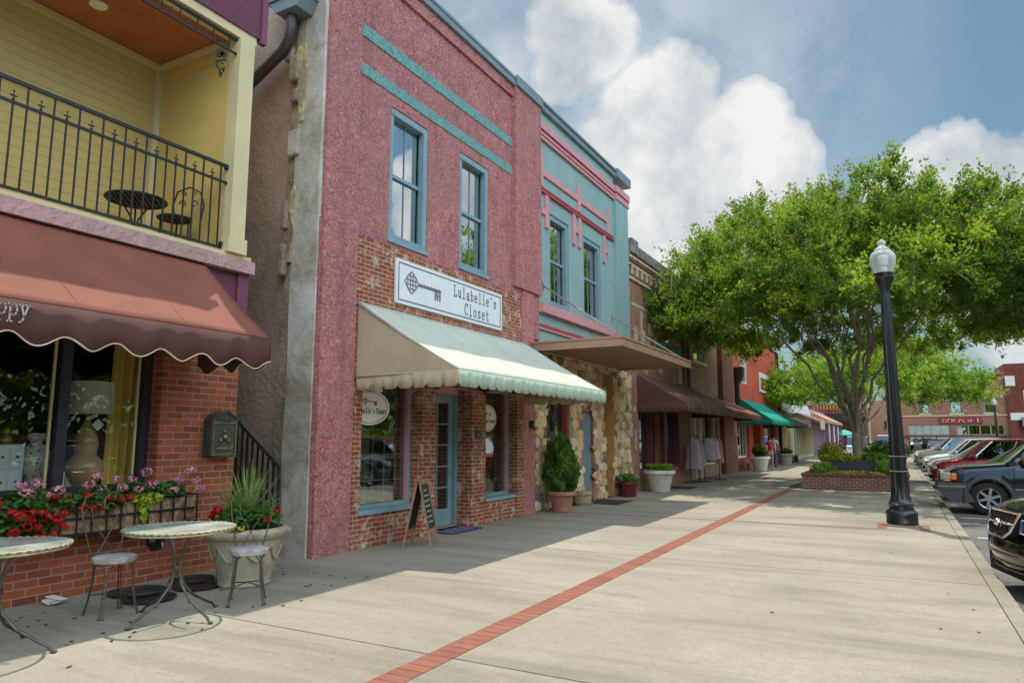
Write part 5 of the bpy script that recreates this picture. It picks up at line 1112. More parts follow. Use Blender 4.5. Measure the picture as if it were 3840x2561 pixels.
# ================================================================== trees
def tree(name, label, base, cc, rad, ztop, ncl, nlf, lmat, tmat, seed, limbs=9, fork=2.0, tr=.26, leaf=.095, lw=.42, spread=.42, lowz=None, minr=.42, group=None):
    rr = np.random.default_rng(seed); t = thing(name, label, 'tree', base, group); b = Vector(base); wood = MB()
    H = ztop-cc[2]; nodes = []
    def addpath(pts, r0, r1, n=6):
        m_ = len(pts); wood.tube(pts, [r0+(r1-r0)*i/(m_-1) for i in range(m_)], n)
        for i, p in enumerate(pts): nodes.append((p, r0+(r1-r0)*i/(m_-1)))
    top = b+Vector((.02,.03,fork)); addpath([b-Vector((0,0,.2)), b+Vector((.02,0,.4)), b+Vector((-.02,.02,fork*.6)), top], tr*1.15, tr*.85, 12)
    for k in range(limbs):
        a = 2*PI*(k+.35*rr.random())/limbs; q = [.30,.85,.55][k%3]+.08*rr.random()
        if k == limbs-1: q = .1
        end = Vector((cc[0]+rad[0]*.72*q*math.cos(a), cc[1]+rad[1]*.72*q*math.sin(a), cc[2]+H*(.80-.45*q)))
        st = top-Vector((0,0,rr.random()*fork*.35)); mid = st.lerp(end,.35)+Vector((-(end-st).x*.12,-(end-st).y*.12,.5)); pts = []
        for i in range(10):
            u = i/9; p = st*(1-u)**2+mid*2*u*(1-u)+end*u*u; w = .10*math.sin(u*PI)*(1+u)
            pts.append(p+Vector((rr.normal()*w,rr.normal()*w,rr.normal()*w*.6)))
        addpath(pts, tr*.46*(1.0-.15*(k%3)), .028, 8)
    tg = []
    while len(tg) < ncl:
        d = rr.normal(size=3); d /= np.linalg.norm(d); 
        if d[2] < -.28: continue
        f = minr+(1-minr)*rr.random()**.55
        az = math.atan2(d[1],d[0]); el = math.asin(max(-1,min(1,d[2])))
        lump = 1+.07*math.sin(3*az+seed)+.06*math.sin(5*az+4*el+seed*2)+.05*math.sin(9*az-7*el)
        if math.sin(4.3*az+seed*1.7+2.1*el)*math.sin(6.1*el+az*2+seed) > .62 and rr.random() < .7: continue
        p = np.array([cc[0]+rad[0]*d[0]*f*lump, cc[1]+rad[1]*d[1]*f*lump, cc[2]+(H if d[2] > 0 else H*.5)*d[2]*f*lump])
        if d[2] < .12 and f < .62: continue
        tg.append((f, p, d))
    tg.sort(key=lambda q: q[0]); NP = [n[0] for n in nodes]; A_ = np.array([tuple(p) for p in NP])
    Cs, Ds, Ns = [], [], []
    cen = np.array([cc[0],cc[1],cc[2]-H*.3])
    for f, p, d in tg:
        dd = np.linalg.norm(A_-p,axis=1)+.6*np.maximum(0,A_[:,2]-p[2]); i = int(dd.argmin()); q = Vector(A_[i]); P = Vector(p)
        L = (P-q).length; mid = q.lerp(P,.5)+Vector((rr.normal(),rr.normal(),rr.normal()+.3))*.08*L
        wood.tube([q, mid, P], [min(.035,.012+.008*L), .012, .005], 4, caps=False)
        A_ = np.vstack([A_, np.array(mid)[None], p[None]])
        out = (p-cen); out /= np.linalg.norm(out)
        for s in range(6):
            v = out*.8+rr.normal(size=3)*.60+np.array([0,0,.5]); v /= np.linalg.norm(v); SL = rr.uniform(.4,1.25)*spread*2.0
            k = nlf//6; u = rr.random(k); side = np.cross(v, rr.normal(size=3)); side /= np.linalg.norm(side)
            sg = np.where(rr.random(k) < .5, 1, -1)[:,None]
            c = p+v*u[:,None]*SL+side*sg*.045+rr.normal(size=(k,3))*spread*.17-np.array([0,0,1])*(u**2)[:,None]*.10
            Cs.append(c); Ds.append(side*sg*.8+v*.8+rr.normal(size=(k,3))*.35); Ns.append(rr.normal(size=(k,3))*.55+np.array([0,0,.9]))
    part('trunk', wood, tmat, t)
    C = np.concatenate(Cs); 
    if lowz: 
        keep = C[:,2] > lowz; C = C[keep]; D = np.concatenate(Ds)[keep]; N = np.concatenate(Ns)[keep]
    else: D = np.concatenate(Ds); N = np.concatenate(Ns)
    leafmesh('crown', C, D, N, rr.uniform(.7,1.25,len(C))*leaf, rr.uniform(.8,1.2,len(C))*leaf*lw, lmat, t)
    return t
m_leafA = leafmat('elm_leaf', [(.035,.09,.02),(.095,.19,.032),(.19,.31,.04),(.38,.47,.05)], .42, .5, .6, 3.5)
m_leafB = leafmat('bright_elm_leaf', [(.10,.22,.03),(.20,.36,.04),(.33,.46,.06)], .5, .5, .5, 4)
tree('street_tree','big spreading leafy tree with many pale limbs rising from the brick planter',(-1.30,28.2,.45),(-1.45,26.7,5.7),(6.9,7.2),9.9,1700,156,m_leafA,m_bark,11,13,1.7,.15,.132,.5,.40,3.9,.34)
tree('street_tree','smaller bright lime green tree seen through and behind the big tree',(-1.9,50,.4),(-1.3,50,4.3),(6.2,6.2),7.3,520,84,m_leafB,m_bark,23,7,1.8,.17,.22,.5,.55,2.6,.40)
# ------------------------------------------------------------------ brick planter bed
t = thing('brick_planter','long low brick planter with a coping course around the big tree','planter',(-1.27,28,0)); m = MB(); x0,x1,y0,y1 = -2.82,.24,24.85,31.3
for a,b,c,d in ((x0,x1,y0,y0+.25),(x0,x1,y1-.25,y1),(x0,x0+.25,y0+.25,y1-.25),(x1-.25,x1,y0+.25,y1-.25)): m.box(a,b,c,d,0,.43)
part('brick_wall', m, m_brickpl, t)
m = MB()
n = 32
for k in range(n): a = x0-.03+(x1-x0+.06)*k/n; b = x0-.03+(x1-x0+.06)*(k+1)/n-.012; m.box(a,b,y0-.03,y0+.27,.432+.003*(k%3),.505)
for k in range(62): a = y0+.28+(y1-y0-.5)*k/62; b = a+(y1-y0-.5)/62-.012; m.box(x0-.03,x0+.27,a,b,.432,.503); m.box(x1-.27,x1+.03,a,b,.432,.503)
part('coping_course', m, patchy('coping_brick',(.14,.05,.04),(.25,.10,.07),.4,.6,5), t)
m = MB(); m.box(x0+.25,x1-.25,y0+.25,y1-.25,.30,.40); part('soil', m, m_soil, t)
m_shrub = leafmat('shrub_leaf', [(.03,.09,.02),(.10,.22,.04),(.22,.36,.06)], 2.5, .3); m_gold_l = leafmat('golden_leaf', [(.20,.26,.03),(.42,.44,.05),(.60,.50,.05)], 4, .3)
def shrub(name, lab, c, r, n, mat, leaf=.11, cat='shrub', up=0, wd=.5):
    t = thing(name, lab, cat, (c[0],c[1],max(.4,c[2]-r[2]))); C = blob_leaves(c, r, n); D = rv(n)+[0,0,up]; leafmesh('foliage', C, D, rv(n)+[0,0,.6], rng.uniform(.6,1.2,n)*leaf, leaf*wd, mat, t)
    m = MB()
    for k in range(7): m.tube([(c[0],c[1],max(.36,c[2]-r[2]-.05)),(c[0]+r[0]*random.uniform(-.6,.6),c[1]+r[1]*random.uniform(-.6,.6),c[2]+r[2]*.4)], .008, 4)
    part('stem', m, m_bark, t)
shrub('daylily_clump','strappy green clump at the left front corner of the brick planter',(-2.25,25.7,.60),(.42,.4,.22),900,m_shrub,.22,'plant',1.6,.12)
shrub('daylily_clump','strappy green clump spilling over the right front of the brick planter',(-.25,25.8,.66),(.45,.5,.30),1400,m_shrub,.24,'plant',1.6,.12)
shrub('ground_cover_plant','low yellow green planting along the front of the brick planter',(-1.25,25.35,.50),(.9,.22,.10),900,m_gold_l,.08,'plant')
shrub('golden_shrub','golden yellow shrub growing out of the dark box in front of the trunk',(-1.75,26.7,.98),(.62,.35,.17),1300,m_gold_l,.10)
shrub('green_shrub','green shrub at the right of the dark box beside the trunk',(-.70,27.0,.92),(.5,.5,.26),1200,m_shrub,.10)
shrub('green_shrub','leafy green shrub behind the trunk at the right side of the planter',(-.35,29.6,1.15),(.8,.9,.42),2200,m_shrub,.12)
shrub('golden_shrub','upright yellow green shrub left of the tree trunk',(-2.25,29.0,1.05),(.45,.6,.48),1300,m_gold_l,.11,'shrub',.8)
t = thing('dark_box_planter','dark rectangular box planter set inside the brick bed','planter',(-1.42,26.6,.4)); m = MB(); m.prism([(-2.12,.82),(-.66,.82),(-.80,.40),(-1.98,.40)],'y',26.3,27.0); part('box', m, plain('charcoal_resin',(.045,.045,.06),.5), t); m = MB(); m.box(-2.14,-.64,26.28,26.34,.80,.85); m.box(-2.14,-.64,26.96,27.02,.80,.85); part('rim', m, bpy.data.materials['charcoal_resin'], t)
m = MB(); m.lathe([(0,.4),(.22,.4),(.36,.75),(.40,.98),(.36,.98),(0,.94)], (.0+-.15,27.9,0), 24); solo('purple_glazed_pot', m, plain('aubergine_glaze',(.035,.02,.05),.25,0,.1,4,coat=.5), 'dark purple glazed pot in the planter behind the lamp post', 'pot', (-.15,27.9,.4))

# ================================================================== lamp post
globe_mat, nt, b = new_mat('prismatic_globe'); b.inputs['Base Color'].default_value=(.72,.80,.80,1); b.inputs['Roughness'].default_value=.08; b.inputs['Coat Weight'].default_value=1
tr_ = nt.nodes.new('ShaderNodeBsdfTransparent'); tr_.inputs[0].default_value=(.88,.93,.93,1); mx_ = nt.nodes.new('ShaderNodeMixShader'); lw_ = nt.nodes.new('ShaderNodeLayerWeight'); lw_.inputs['Blend'].default_value=.35
nt.links.new(ramp(nt,[(.05,.32),(.8,.85)], lw_.outputs['Facing']), mx_.inputs[0]); nt.links.new(tr_.outputs[0], mx_.inputs[1]); nt.links.new(b.outputs[0], mx_.inputs[2]); nt.links.new(mx_.outputs[0], nt.nodes['Material Output'].inputs[0])
def lamp_post(lab, x, y, full=True):
    t = thing('street_lamp', lab, 'street lamp', (x,y,0), 'street lamps')
    m = MB(); m.lathe([(0,.0),(.33,.0),(.33,.03),(0,.03)], (x,y,0), 32); part('footing', m, m_conc, t)
    m = MB(); m.lathe([(0,.03),(.27,.03),(.27,.09),(.265,.10),(.268,.20),(.262,.26),(.235,.30),(.21,.31),(.205,.36),(.225,.385),(.225,.41),(.20,.43),(.185,.47),(.175,.50)], (x,y,0), 40); part('plinth', m, m_black, t)
    m = MB(); m.lathe([(.178,.50),(.160,.60),(.145,.78),(.140,.98),(.138,1.2),(.128,2.0),(.110,3.2),(.092,4.35),(.088,4.5)], (x,y,0), 96, flute=.13, nf=16, zr=(.55,4.4)); part('fluted_shaft', m, m_black, t)
    m = MB(); m.tube([(x+.152*math.cos(k*PI/12),y+.152*math.sin(k*PI/12),1.02) for k in range(24)], .010, 6, closed=True); m.tube([(x+.143*math.cos(k*PI/12),y+.143*math.sin(k*PI/12),1.30) for k in range(24)], .008, 6, closed=True); part('strap', m, m_rod, t)
    m = MB(); m.lathe([(.088,4.48),(.09,4.56),(.105,4.62),(.14,4.70),(.165,4.76),(.175,4.78),(.175,4.82),(.15,4.84),(.15,4.86),(.185,4.87),(.185,4.89),(.0,4.89)], (x,y,0), 36); part('globe_holder', m, m_black, t)
    gm = globe_mat
    m = MB(); m.lathe([(.165,4.89),(.20,4.96),(.228,5.06),(.240,5.17),(.232,5.25),(.20,5.31),(.15,5.345),(.13,5.35)], (x,y,0), 48); g = part('globe', m, gm, t)
    m = MB(); m.lathe([(.15,5.345),(.155,5.36),(.14,5.385),(.10,5.42),(.065,5.45),(.06,5.47),(.085,5.49),(.08,5.53),(.045,5.565),(.012,5.585),(0,5.60)], (x,y,0), 36); part('finial_cap', m, gm, t)
    m = MB(); m.lathe([(.07,4.89),(.075,5.0),(.06,5.02),(.095,5.05),(.105,5.22),(.08,5.25),(0,5.26)], (x,y,0), 20); part('lamp_core', m, plain('white_ceramic',(.8,.8,.78),.3), g)
    m = MB(); m.box(x-.19,x-.09,y-.11,y-.02,4.10,4.25); part('sensor_box', m, plain('grey_plastic',(.2,.22,.26),.5), t)
    return t
lamp_post('black fluted lamp post with clear acorn globe standing on the near pavement', -.02, 15.42)
lamp_post('distant black lamp post in front of the far brick shops across the lot', 8.7, 84)

# ================================================================== cars
m_tyre = plain('tyre_rubber', (.018,.018,.018), .85, 0, .2, 30); m_rim = plain('alloy_rim', (.45,.45,.46), .3, .85, .1, 9); m_under = plain('underbody', (.01,.01,.01), .9)
m_carglass = glass('car_glass', .28, (.10,.14,.14)); m_chrome = plain('chrome', (.7,.7,.7), .12, 1, .05, 9); m_lens = glass('headlamp_lens', .3, (.8,.85,.9)); m_reflector = plain('lamp_reflector', (.55,.57,.6), .2, .8)
m_orange = plain('amber_lens', (.75,.22,.03), .2, 0, .1, 9, coat=.5); m_cladding = plain('grey_cladding', (.06,.062,.07), .6)
def paint(name, col, rough=.25, metal=.2): return plain(name, col, rough, metal, .03, 1, coat=1)
def car(name, lab, nose, W, L, prof, wheels, wr, pm, cabin, glassm=None, extra=None, cl=.20, nosedrop=.0, group='cars parked nose in to the kerb', z0=-.13, detail=True, kind='car', bow=.24, chin=.12):
    """nose at x=nose[0]; near side at y=nose[1]; car points to -x. prof: (x, ztop) hood/belt outline; cabin: (ws_base, ws_top, rear_top, rear_base, zroof)"""
    nx, ny = nose; yc = ny+W/2; t = thing(name, lab, kind, (nx+L/2,yc,z0), group); ps = np.array(prof)
    def top(x): return float(np.interp(x, ps[:,0], ps[:,1]))
    xs = sorted(set(list(np.linspace(0,L,44))+[w+wr*1.13*math.cos(a) for w in wheels for a in np.linspace(0,PI,15)]))
    m = MB(); prev = None
    for x in xs:
        e = min(x, L-x); nar = 1-.16*math.exp(-e/.22)-.03*math.exp(-e/.9)
        hw = W/2*nar; lo = cl+.10*math.exp(-e/.15)+nosedrop*math.exp(-x/.5)
        for w in wheels:
            if abs(x-w) < wr*1.13: lo = max(lo, wr+math.sqrt(max(0,(wr*1.13)**2-(x-w)**2)))
        zt = top(x); mid = min(zt-.10, max(lo+.02, .55*zt+.12)); sh = zt-.10
        lo = min(lo, zt-.2)
        half = [(hw*.93,lo),(hw*.985,lo+(mid-lo)*.4),(hw,max(lo+.01,mid)),(hw*.985,max(lo+.02,sh)),(hw*.945,zt-.035),(hw*.86,zt-.006),(hw*.5,zt+.015),(0,zt+.022)]
        ring = [(x,-a,z) for a,z in half]+[(x,a,z) for a,z in reversed(half[:-1])]
        def shp(a,b,c,zt=zt): return Vector((nx+a+(bow*(abs(b)/(W/2))**2.3+chin*max(0,.62-c/zt)+.35*max(0,c/zt-.80))*math.exp(-a/.35)-.12*(abs(b)/(W/2))**2*math.exp(-(L-a)/.3), yc+b, z0+c))
        ring = [shp(*q) for q in ring]
        if prev is None: nose_rows = [[shp(x,-a+2*a*j/10,z) for j in range(11)] for a,z in half[:-1]]
        if prev:
            for k in range(len(ring)-1): m.add([prev[k],prev[k+1],ring[k+1],ring[k]],[(0,1,2,3)],True)
        else: first = ring
        prev = ring
    for r0_,r1_ in zip(nose_rows, nose_rows[1:]):
        for j in range(10): m.add([r0_[j],r0_[j+1],r1_[j+1],r1_[j]],[(0,1,2,3)],True)
    m.add(nose_rows[-1]+[first[7]],[(11,)+tuple(range(11))][:0] or [tuple(range(11))],True) if False else None
    m.add(prev,[tuple(range(len(prev)))])
    body = part('body', m, pm, t)
    m = MB(); m.box(nx+.12,nx+L-.12,ny+.22,ny+W-.22,z0+cl,z0+.62); m.box(nx+.3,nx+L-.3,ny+.05,ny+W-.05,z0+.55,z0+.66)
    for w in wheels: m.box(nx+w-wr*1.1,nx+w+wr*1.1,ny+.20,ny+.24,z0+cl,z0+.66)
    part('underbody', m, m_under, t)
    a0,a1,a2,a3,zr = cabin; gm = glassm or m_carglass; hb, ht = W/2*.93, W/2*.72
    def P(x,y,z): return Vector((nx+x, yc+y, z0+z))
    zb0, zb3 = top(a0)-.02, top(a3)-.02
    g = MB(); nseg = 5
    def side(s):
        lowp = [P(a0+(a3-a0)*i/10, s*hb, top(a0+(a3-a0)*i/10)-.02) for i in range(11)]; hip = [P(a1+(a2-a1)*i/10, s*ht, zr-.045+.035*math.sin(PI*i/10)) for i in range(11)]
        for i in range(10): g.add([lowp[i],lowp[i+1],hip[i+1],hip[i]],[(0,1,2,3)],True)
        return lowp, hip
    l1,h1 = side(-1); l2,h2 = side(1)
    def screen(A,B,C_,D,bow):
        prev = None
        for j in range(7):
            v = j/6; ringp = []
            for i in range(7):
                u = i/6; p = A.lerp(B,u).lerp(D.lerp(C_,u),v); p = p+Vector((bow*math.sin(PI*u)*(1-.3*v),0,0)); ringp.append(p)
            if prev:
                for i in range(6): g.add([prev[i],prev[i+1],ringp[i+1],ringp[i]],[(0,1,2,3)],True)
            prev = ringp
    screen(l1[0],l2[0],h2[0],h1[0],-.10); screen(l1[-1],l2[-1],h2[-1],h1[-1],.07)
    part('glazing', g, gm, t)
    m = MB(); prev = None
    for i in range(11):
        x = a1-.03+(a2-a1+.06)*i/10; z = zr-.045+.035*math.sin(PI*i/10); ring = [P(x-.10*math.sin(PI*(j/8))*(1 if i < 2 else 0),-ht*1.01+2*ht*1.01*j/8, z+.012+.035*math.sin(PI*j/8)) for j in range(9)]
        if prev:
            for k in range(8): m.add([prev[k],prev[k+1],ring[k+1],ring[k]],[(0,1,2,3)],True)
        prev = ring
    o = part('roof', m, pm, t); so = o.modifiers.new('thickness','SOLIDIFY'); so.thickness = .03
    for lp, hp in ((l1,h1),(l2,h2)):
        s = -1 if lp is l1 else 1; off = Vector((0,s*.006,.004))
        m = MB(); m.tube([p+off for p in hp], .026, 6); part('roof_rail', m, pm, t)
        m = MB(); m.tube([lp[0]+off,lp[0].lerp(hp[0],.5)+off,hp[0]+off], .032, 6); part('pillar', m, pm, t); m = MB(); m.tube([lp[-1]+off,hp[-1]+off], .045, 6); part('pillar', m, pm, t)
        for q in (.42,.74):
            i = q*10; ia = int(i); p, r_ = lp[ia].lerp(lp[ia+1],i-ia), hp[ia].lerp(hp[ia+1],i-ia); m = MB(); m.tube([p+off,r_+off], .026, 6); part('pillar', m, pm, t)
    for wx in wheels:
        for s, yy in ((-1,ny),(1,ny+W)):
            m = MB(); wd = .20; ys_ = yy-s*.02
            m.lathe([(wr*.62,0),(wr*.9,-s*.004),(wr*.985,-s*.03),(wr,-s*.06),(wr,-s*(wd-.04)),(wr*.96,-s*wd),(wr*.5,-s*wd)], (nx+wx,ys_,z0+wr), 40, 'y'); w = part('wheel', m, m_tyre, t)
            if s < 0 and detail:
                m = MB(); m.lathe([(wr*.64,-s*.0),(wr*.63,-s*.012),(wr*.56,-s*.02),(wr*.54,-s*.06)], (nx+wx,ys_,z0+wr), 32, 'y')
                for k in range(6):
                    a = k*PI/3+.3; c_, s_ = math.cos(a), math.sin(a); p0 = Vector((nx+wx+c_*wr*.12,ys_-s*.012,z0+wr+s_*wr*.12)); p1 = Vector((nx+wx+c_*wr*.58,ys_-s*.014,z0+wr+s_*wr*.58)); m.obox((p0+p1)/2,p1-p0,(p1-p0).length/2,(-s_,0,c_),wr*.075,(0,1,0),.014)
                m.lathe([(0,-s*(-.004)),(wr*.16,-s*0),(wr*.17,-s*.03)], (nx+wx,ys_,z0+wr), 20, 'y'); part('rim', m, m_rim, w)
                m = MB(); m.disc((nx+wx,ys_-s*.075,z0+wr), wr*.56, 24, 'y'); part('brake_disc', m, m_under, w)
    m = MB()
    for s in (-1,1):
        p = P(a0+.32, s*(W/2+.08), top(a0)+.07); m.obox(p,(1,0,0),.06,(0,1,0),.10,(0,0,1),.065)
    o = part('wing_mirror', m, pm, t); bv = o.modifiers.new('round','BEVEL'); bv.width = .03; bv.segments = 3
    m = MB(); y_ = -W/2-.0
    for q in (a0+.12, a0+1.12, a0+2.0):
        if q < a3: m.box(nx+q-.004,nx+q+.004,yc-W/2*1.004,yc-W/2*.97,z0+cl+.18,z0+top(q)-.10)
    for q in (a0+1.0,a0+1.92):
        if q < a3: m.obox((nx+q-.10,yc-W/2-.004,z0+top(q)-.17),(1,0,0),.07,(0,1,0),.012,(0,0,1),.013)
    part('door_seam', m, m_under, t)
    if extra is None:
        ft = top(.12)
        for s in (-1,1):
            m = MB(); p = P(.16, s*W/2*.70, ft-.17); m.ball((p.x,p.y,p.z), .17, 10, 7, .55); part('headlight', m, m_reflector, t)
            m = MB(); p = P(L-.12, s*W/2*.75, top(L-.1)-.22); m.ball((p.x,p.y,p.z), .16, 8, 6, .6); part('tail_light', m, plain('red_lens',(.35,.01,.01),.2), t)
        m = MB(); 
        for k in range(4): m.box(nx-.012,nx+.06,yc-W*.20,yc+W*.20,z0+ft-.24-.045*k,z0+ft-.215-.045*k)
        part('grille', m, m_chrome, t)
        m = MB(); m.box(nx-.004,nx+.08,yc-W*.28,yc+W*.28,z0+cl+.12,z0+cl+.26); part('lower_intake', m, m_under, t)
    else: extra(t, nx, ny, yc, z0, W, L, top)
    return t
# dark blue boxy off-roader
def jeep_bits(t, nx, ny, yc, z0, W, L, top):
    m = MB(); m.box(nx-.10,nx+.20,ny-.01,ny+W+.01,z0+.55,z0+.74); m.prism([(nx-.10,z0+.56),(nx+.12,z0+.28),(nx+.62,z0+.27),(nx+.50,z0+.56)],'y',ny+.0,ny+.04); m.prism([(nx-.08,z0+.56),(nx+.14,z0+.30),(nx+.5,z0+.28),(nx+.5,z0+.56)],'y',ny+.04,ny+W-.04)
    m.box(nx+.12,nx+.55,ny-.015,ny+.02,z0+.55,z0+.72); o = part('bumper', m, m_cladding, t); b = o.modifiers.new('round','BEVEL'); b.width=.025; b.segments=3
    m = MB(); m.box(nx-.12,nx+.50,ny-.022,ny-.012,z0+.63,z0+.655); m.box(nx-.108,nx-.10,ny,ny+W,z0+.63,z0+.655); part('bumper_strip', m, m_rod, t)
    for s in (-1,1):
        yy = yc+s*(W/2-.22); m = MB(); m.box(nx-.015,nx+.08,yy-.17,yy+.17,z0+.77,z0+.97); h = part('headlight', m, plain('clear_headlamp',(.55,.53,.45),.12,.3,.1,9,coat=1), t)
        ye = yc+s*(W/2-.02); m = MB(); m.box(nx+.01,nx+.17,ye-.05,ye+.032,z0+.81,z0+.97); o = part('headlight', m, bpy.data.materials.get('clear_headlamp') or m_reflector, t); b = o.modifiers.new('round','BEVEL'); b.width=.02; b.segments=3
        m = MB(); m.box(nx+.172,nx+.29,ye-.05,ye+.03,z0+.79,z0+.95); m.box(nx+.02,nx+.172,ye-.05,ye+.03,z0+.76,z0+.808) ; o = part('turn_signal', m, m_orange, t); b = o.modifiers.new('round','BEVEL'); b.width=.03; b.segments=3
    m = MB()
    for k in range(7): y = yc-.36+.12*k; m.box(nx-.03,nx-.01,y-.03,y+.03,z0+.76,z0+.98)
    part('grille_slot', m, m_under, t); m = MB(); m.box(nx-.022,nx+.05,yc-.44,yc+.44,z0+.74,z0+1.0); part('grille_surround', m, m_chrome, t)
    for w in (.90,3.55):
        m = MB(); m.tube([(nx+w+.47*math.cos(a),ny-.012,z0+.385+.47*math.sin(a)) for a in np.linspace(-.25,PI+.25,16)], .05, 8); part('wheel_arch_flare', m, m_cladding, t)
    m = MB(); m.box(nx+1.40,nx+3.05,ny-.02,ny+.03,z0+.40,z0+.60); part('side_cladding', m, m_cladding, t)
    m = MB(); m.box(nx+1.40,nx+3.05,ny-.028,ny-.018,z0+.60,z0+.625); part('side_strip', m, m_rod, t)
    m = MB(); m.lathe([(.0,0),(.03,.0),(.03,.04)],(nx+.35,ny+.1,z0+.26),10); part('tow_hook', m, m_chrome, t)
car('off_road_car','navy blue boxy four wheel drive with grey bumper and amber lamp',(.88,19.75),1.85,4.55,[(0,.92),(.06,1.00),(.3,1.08),(1.3,1.17),(1.45,1.20),(2.5,1.20),(4.4,1.18),(4.55,1.05)],(.90,3.55),.385,paint('navy_paint',(.006,.010,.032)),(1.30,1.95,4.15,4.42,1.78),extra=jeep_bits,cl=.30,bow=.06)
# black saloon whose nose fills the right edge
def black_bits(t, nx, ny, yc, z0, W, L, top):
    def G(y, z): return Vector((nx-.035+.24*(abs(y)/(W/2))**2.3+.42*max(0,z-.60), yc+y, z0+z*1.12))
    m = MB(); ring = [(-.36,.84),(.36,.84),(.30,.66),(.20,.60),(-.20,.60),(-.30,.66)]
    m.add([G(*p) for p in ring]+[G(*p)+Vector((.12,0,0)) for p in ring], [(0,1,2,3,4,5),(11,10,9,8,7,6)]+[(i,(i+1)%6,6+(i+1)%6,6+i) for i in range(6)]); g = part('grille', m, m_under, t)
    m = MB(); o_ = Vector((-.012,0,0)); m.tube([G(*p)+o_ for p in ring], .016, 6, closed=True)
    for k in range(7):
        y = -.27+.09*k
        for za, zb in ((.635 if abs(y) < .25 else .68,.715),(.745,.825)): a, b = G(y,za)+o_, G(y,zb)+o_; m.obox((a+b)/2, b-a, (b-a).length/2, (0,1,0), .017, (1,0,.2), .012)
    m.tube([G(y,.73)+o_ for y in (-.32,-.16,0,.16,.32)], .014, 6); m.ball(G(0,.73)+Vector((-.025,0,0)), .045, 12, 7); part('chrome_bar', m, m_chrome, g)
    for s in (-1,1):
        m = MB(); pl = [(s*.44,.80),(s*.80,.85),(s*.84,.70),(s*.70,.64),(s*.44,.68)]
        def Q(y,z): return Vector((nx-.02+.24*(abs(y)/(W/2))**2.3+.25*max(0,z-.60), yc+y, z0+z*1.10))
        m.add([Q(*p) for p in pl]+[Q(*p)+Vector((.14,0,0)) for p in pl],[(0,1,2,3,4),(9,8,7,6,5)]+[(i,(i+1)%5,5+(i+1)%5,5+i) for i in range(5)])
        h = part('headlight', m, plain('blue_reflection_lamp',(.06,.13,.30),.06,.5,.2,9,coat=1), t)  # blue sky reflection painted into the lamp colour
        m = MB(); m.tube([Q(*p)+Vector((-.006,0,0)) for p in pl], .008, 5, closed=True); part('lamp_trim', m, m_chrome, h)
    def Bp(y,z): return Vector((nx-.012+.24*(abs(y)/(W/2))**2.3+.30*max(0,.50-z), yc+y, z0+z))
    m = MB(); rl = [(-.52,.44),(.52,.44),(.46,.26),(-.46,.26)]; m.add([Bp(*p) for p in rl]+[Bp(*p)+Vector((.1,0,0)) for p in rl],[(0,1,2,3),(7,6,5,4)]+[(i,(i+1)%4,4+(i+1)%4,4+i) for i in range(4)]); i_ = part('lower_intake', m, m_under, t)
    m = MB()
    for z in (.30,.37): m.tube([Bp(y,z)+Vector((-.008,0,0)) for y in (-.47,-.24,0,.24,.47)], .007, 5)
    m.tube([Bp(y,.47)+Vector((-.008,0,0)) for y in (-.72,-.5,-.25,0,.25,.5,.72)], .013, 6); part('trim_bar', m, plain('satin_brown_trim',(.20,.15,.11),.35,.4), i_)
bc = car('black_car','glossy black saloon nose with chrome waterfall grille at the right picture edge',(.88,9.15),1.84,4.9,[(0,.66),(.05,.84),(.12,.95),(.3,1.03),(1.0,1.13),(1.35,1.16),(2.5,1.12),(4.3,1.12),(4.9,.95)],(.98,3.82),.35,paint('black_car_paint',(.006,.006,.007),.15,.1),(1.25,2.05,4.1,4.6,1.72),extra=black_bits,cl=.20,detail=True,chin=.55)
bc.rotation_euler = (0,0,math.radians(14)); bc.location = bc.location+Vector((.01,.46,0))
cars = [('silver_car','pale silver hatchback half hidden behind the navy four wheel drive',(1.02,23.6),1.8,4.4,(.40,.42,.42),1.52,.98,'hatch'),
 ('red_car','bright red crossover parked beyond the navy four wheel drive',(.95,29.6),1.85,4.6,(.42,.012,.02),1.72,1.06,'suv'),
 ('white_car','white saloon parked just beyond the red crossover',(1.05,34.2),1.82,4.6,(.72,.74,.76),1.60,1.0,'hatch'),
 ('white_car','white crossover with dark windows, second beyond the red one',(1.0,38.8),1.85,4.7,(.70,.72,.74),1.72,1.05,'suv'),
 ('grey_car','grey saloon between two white cars in the row',(1.0,43.4),1.8,4.6,(.20,.22,.23),1.5,.96,'hatch'),
 ('beige_truck','beige pickup nose far along the parked row',(.8,48),1.9,5.0,(.42,.36,.28),1.8,1.1,'suv'),
 ('white_car','white sport utility car near the far end of the parked row',(1.0,53.5),1.9,4.8,(.70,.72,.74),1.75,1.08,'suv'),
 ('white_car','last small white car at the far end of the parked row',(1.0,60),1.8,4.5,(.68,.70,.74),1.55,1.0,'hatch')]
for nm, lab, nose, W, L, colr, zr, zb, kind in cars:
    if kind == 'suv': pr = [(0,zb-.32),(.06,zb-.20),(.3,zb-.12),(1.1,zb),(2.5,zb+.02),(L-.3,zb+.02),(L,zb-.15)]; cb = (1.05,1.85,L-.75,L-.25,zr)
    else: pr = [(0,zb-.38),(.06,zb-.25),(.3,zb-.16),(1.15,zb-.02),(2.5,zb),(L-.5,zb+.03),(L,zb-.12)]; cb = (1.1,2.0,L-1.15,L-.35,zr)
    car(nm, lab, nose, W, L, pr, (.92,L-.95), .34, paint(nm.split('_')[0]+'_car_paint_%d'%int(nose[1]), colr), cb)
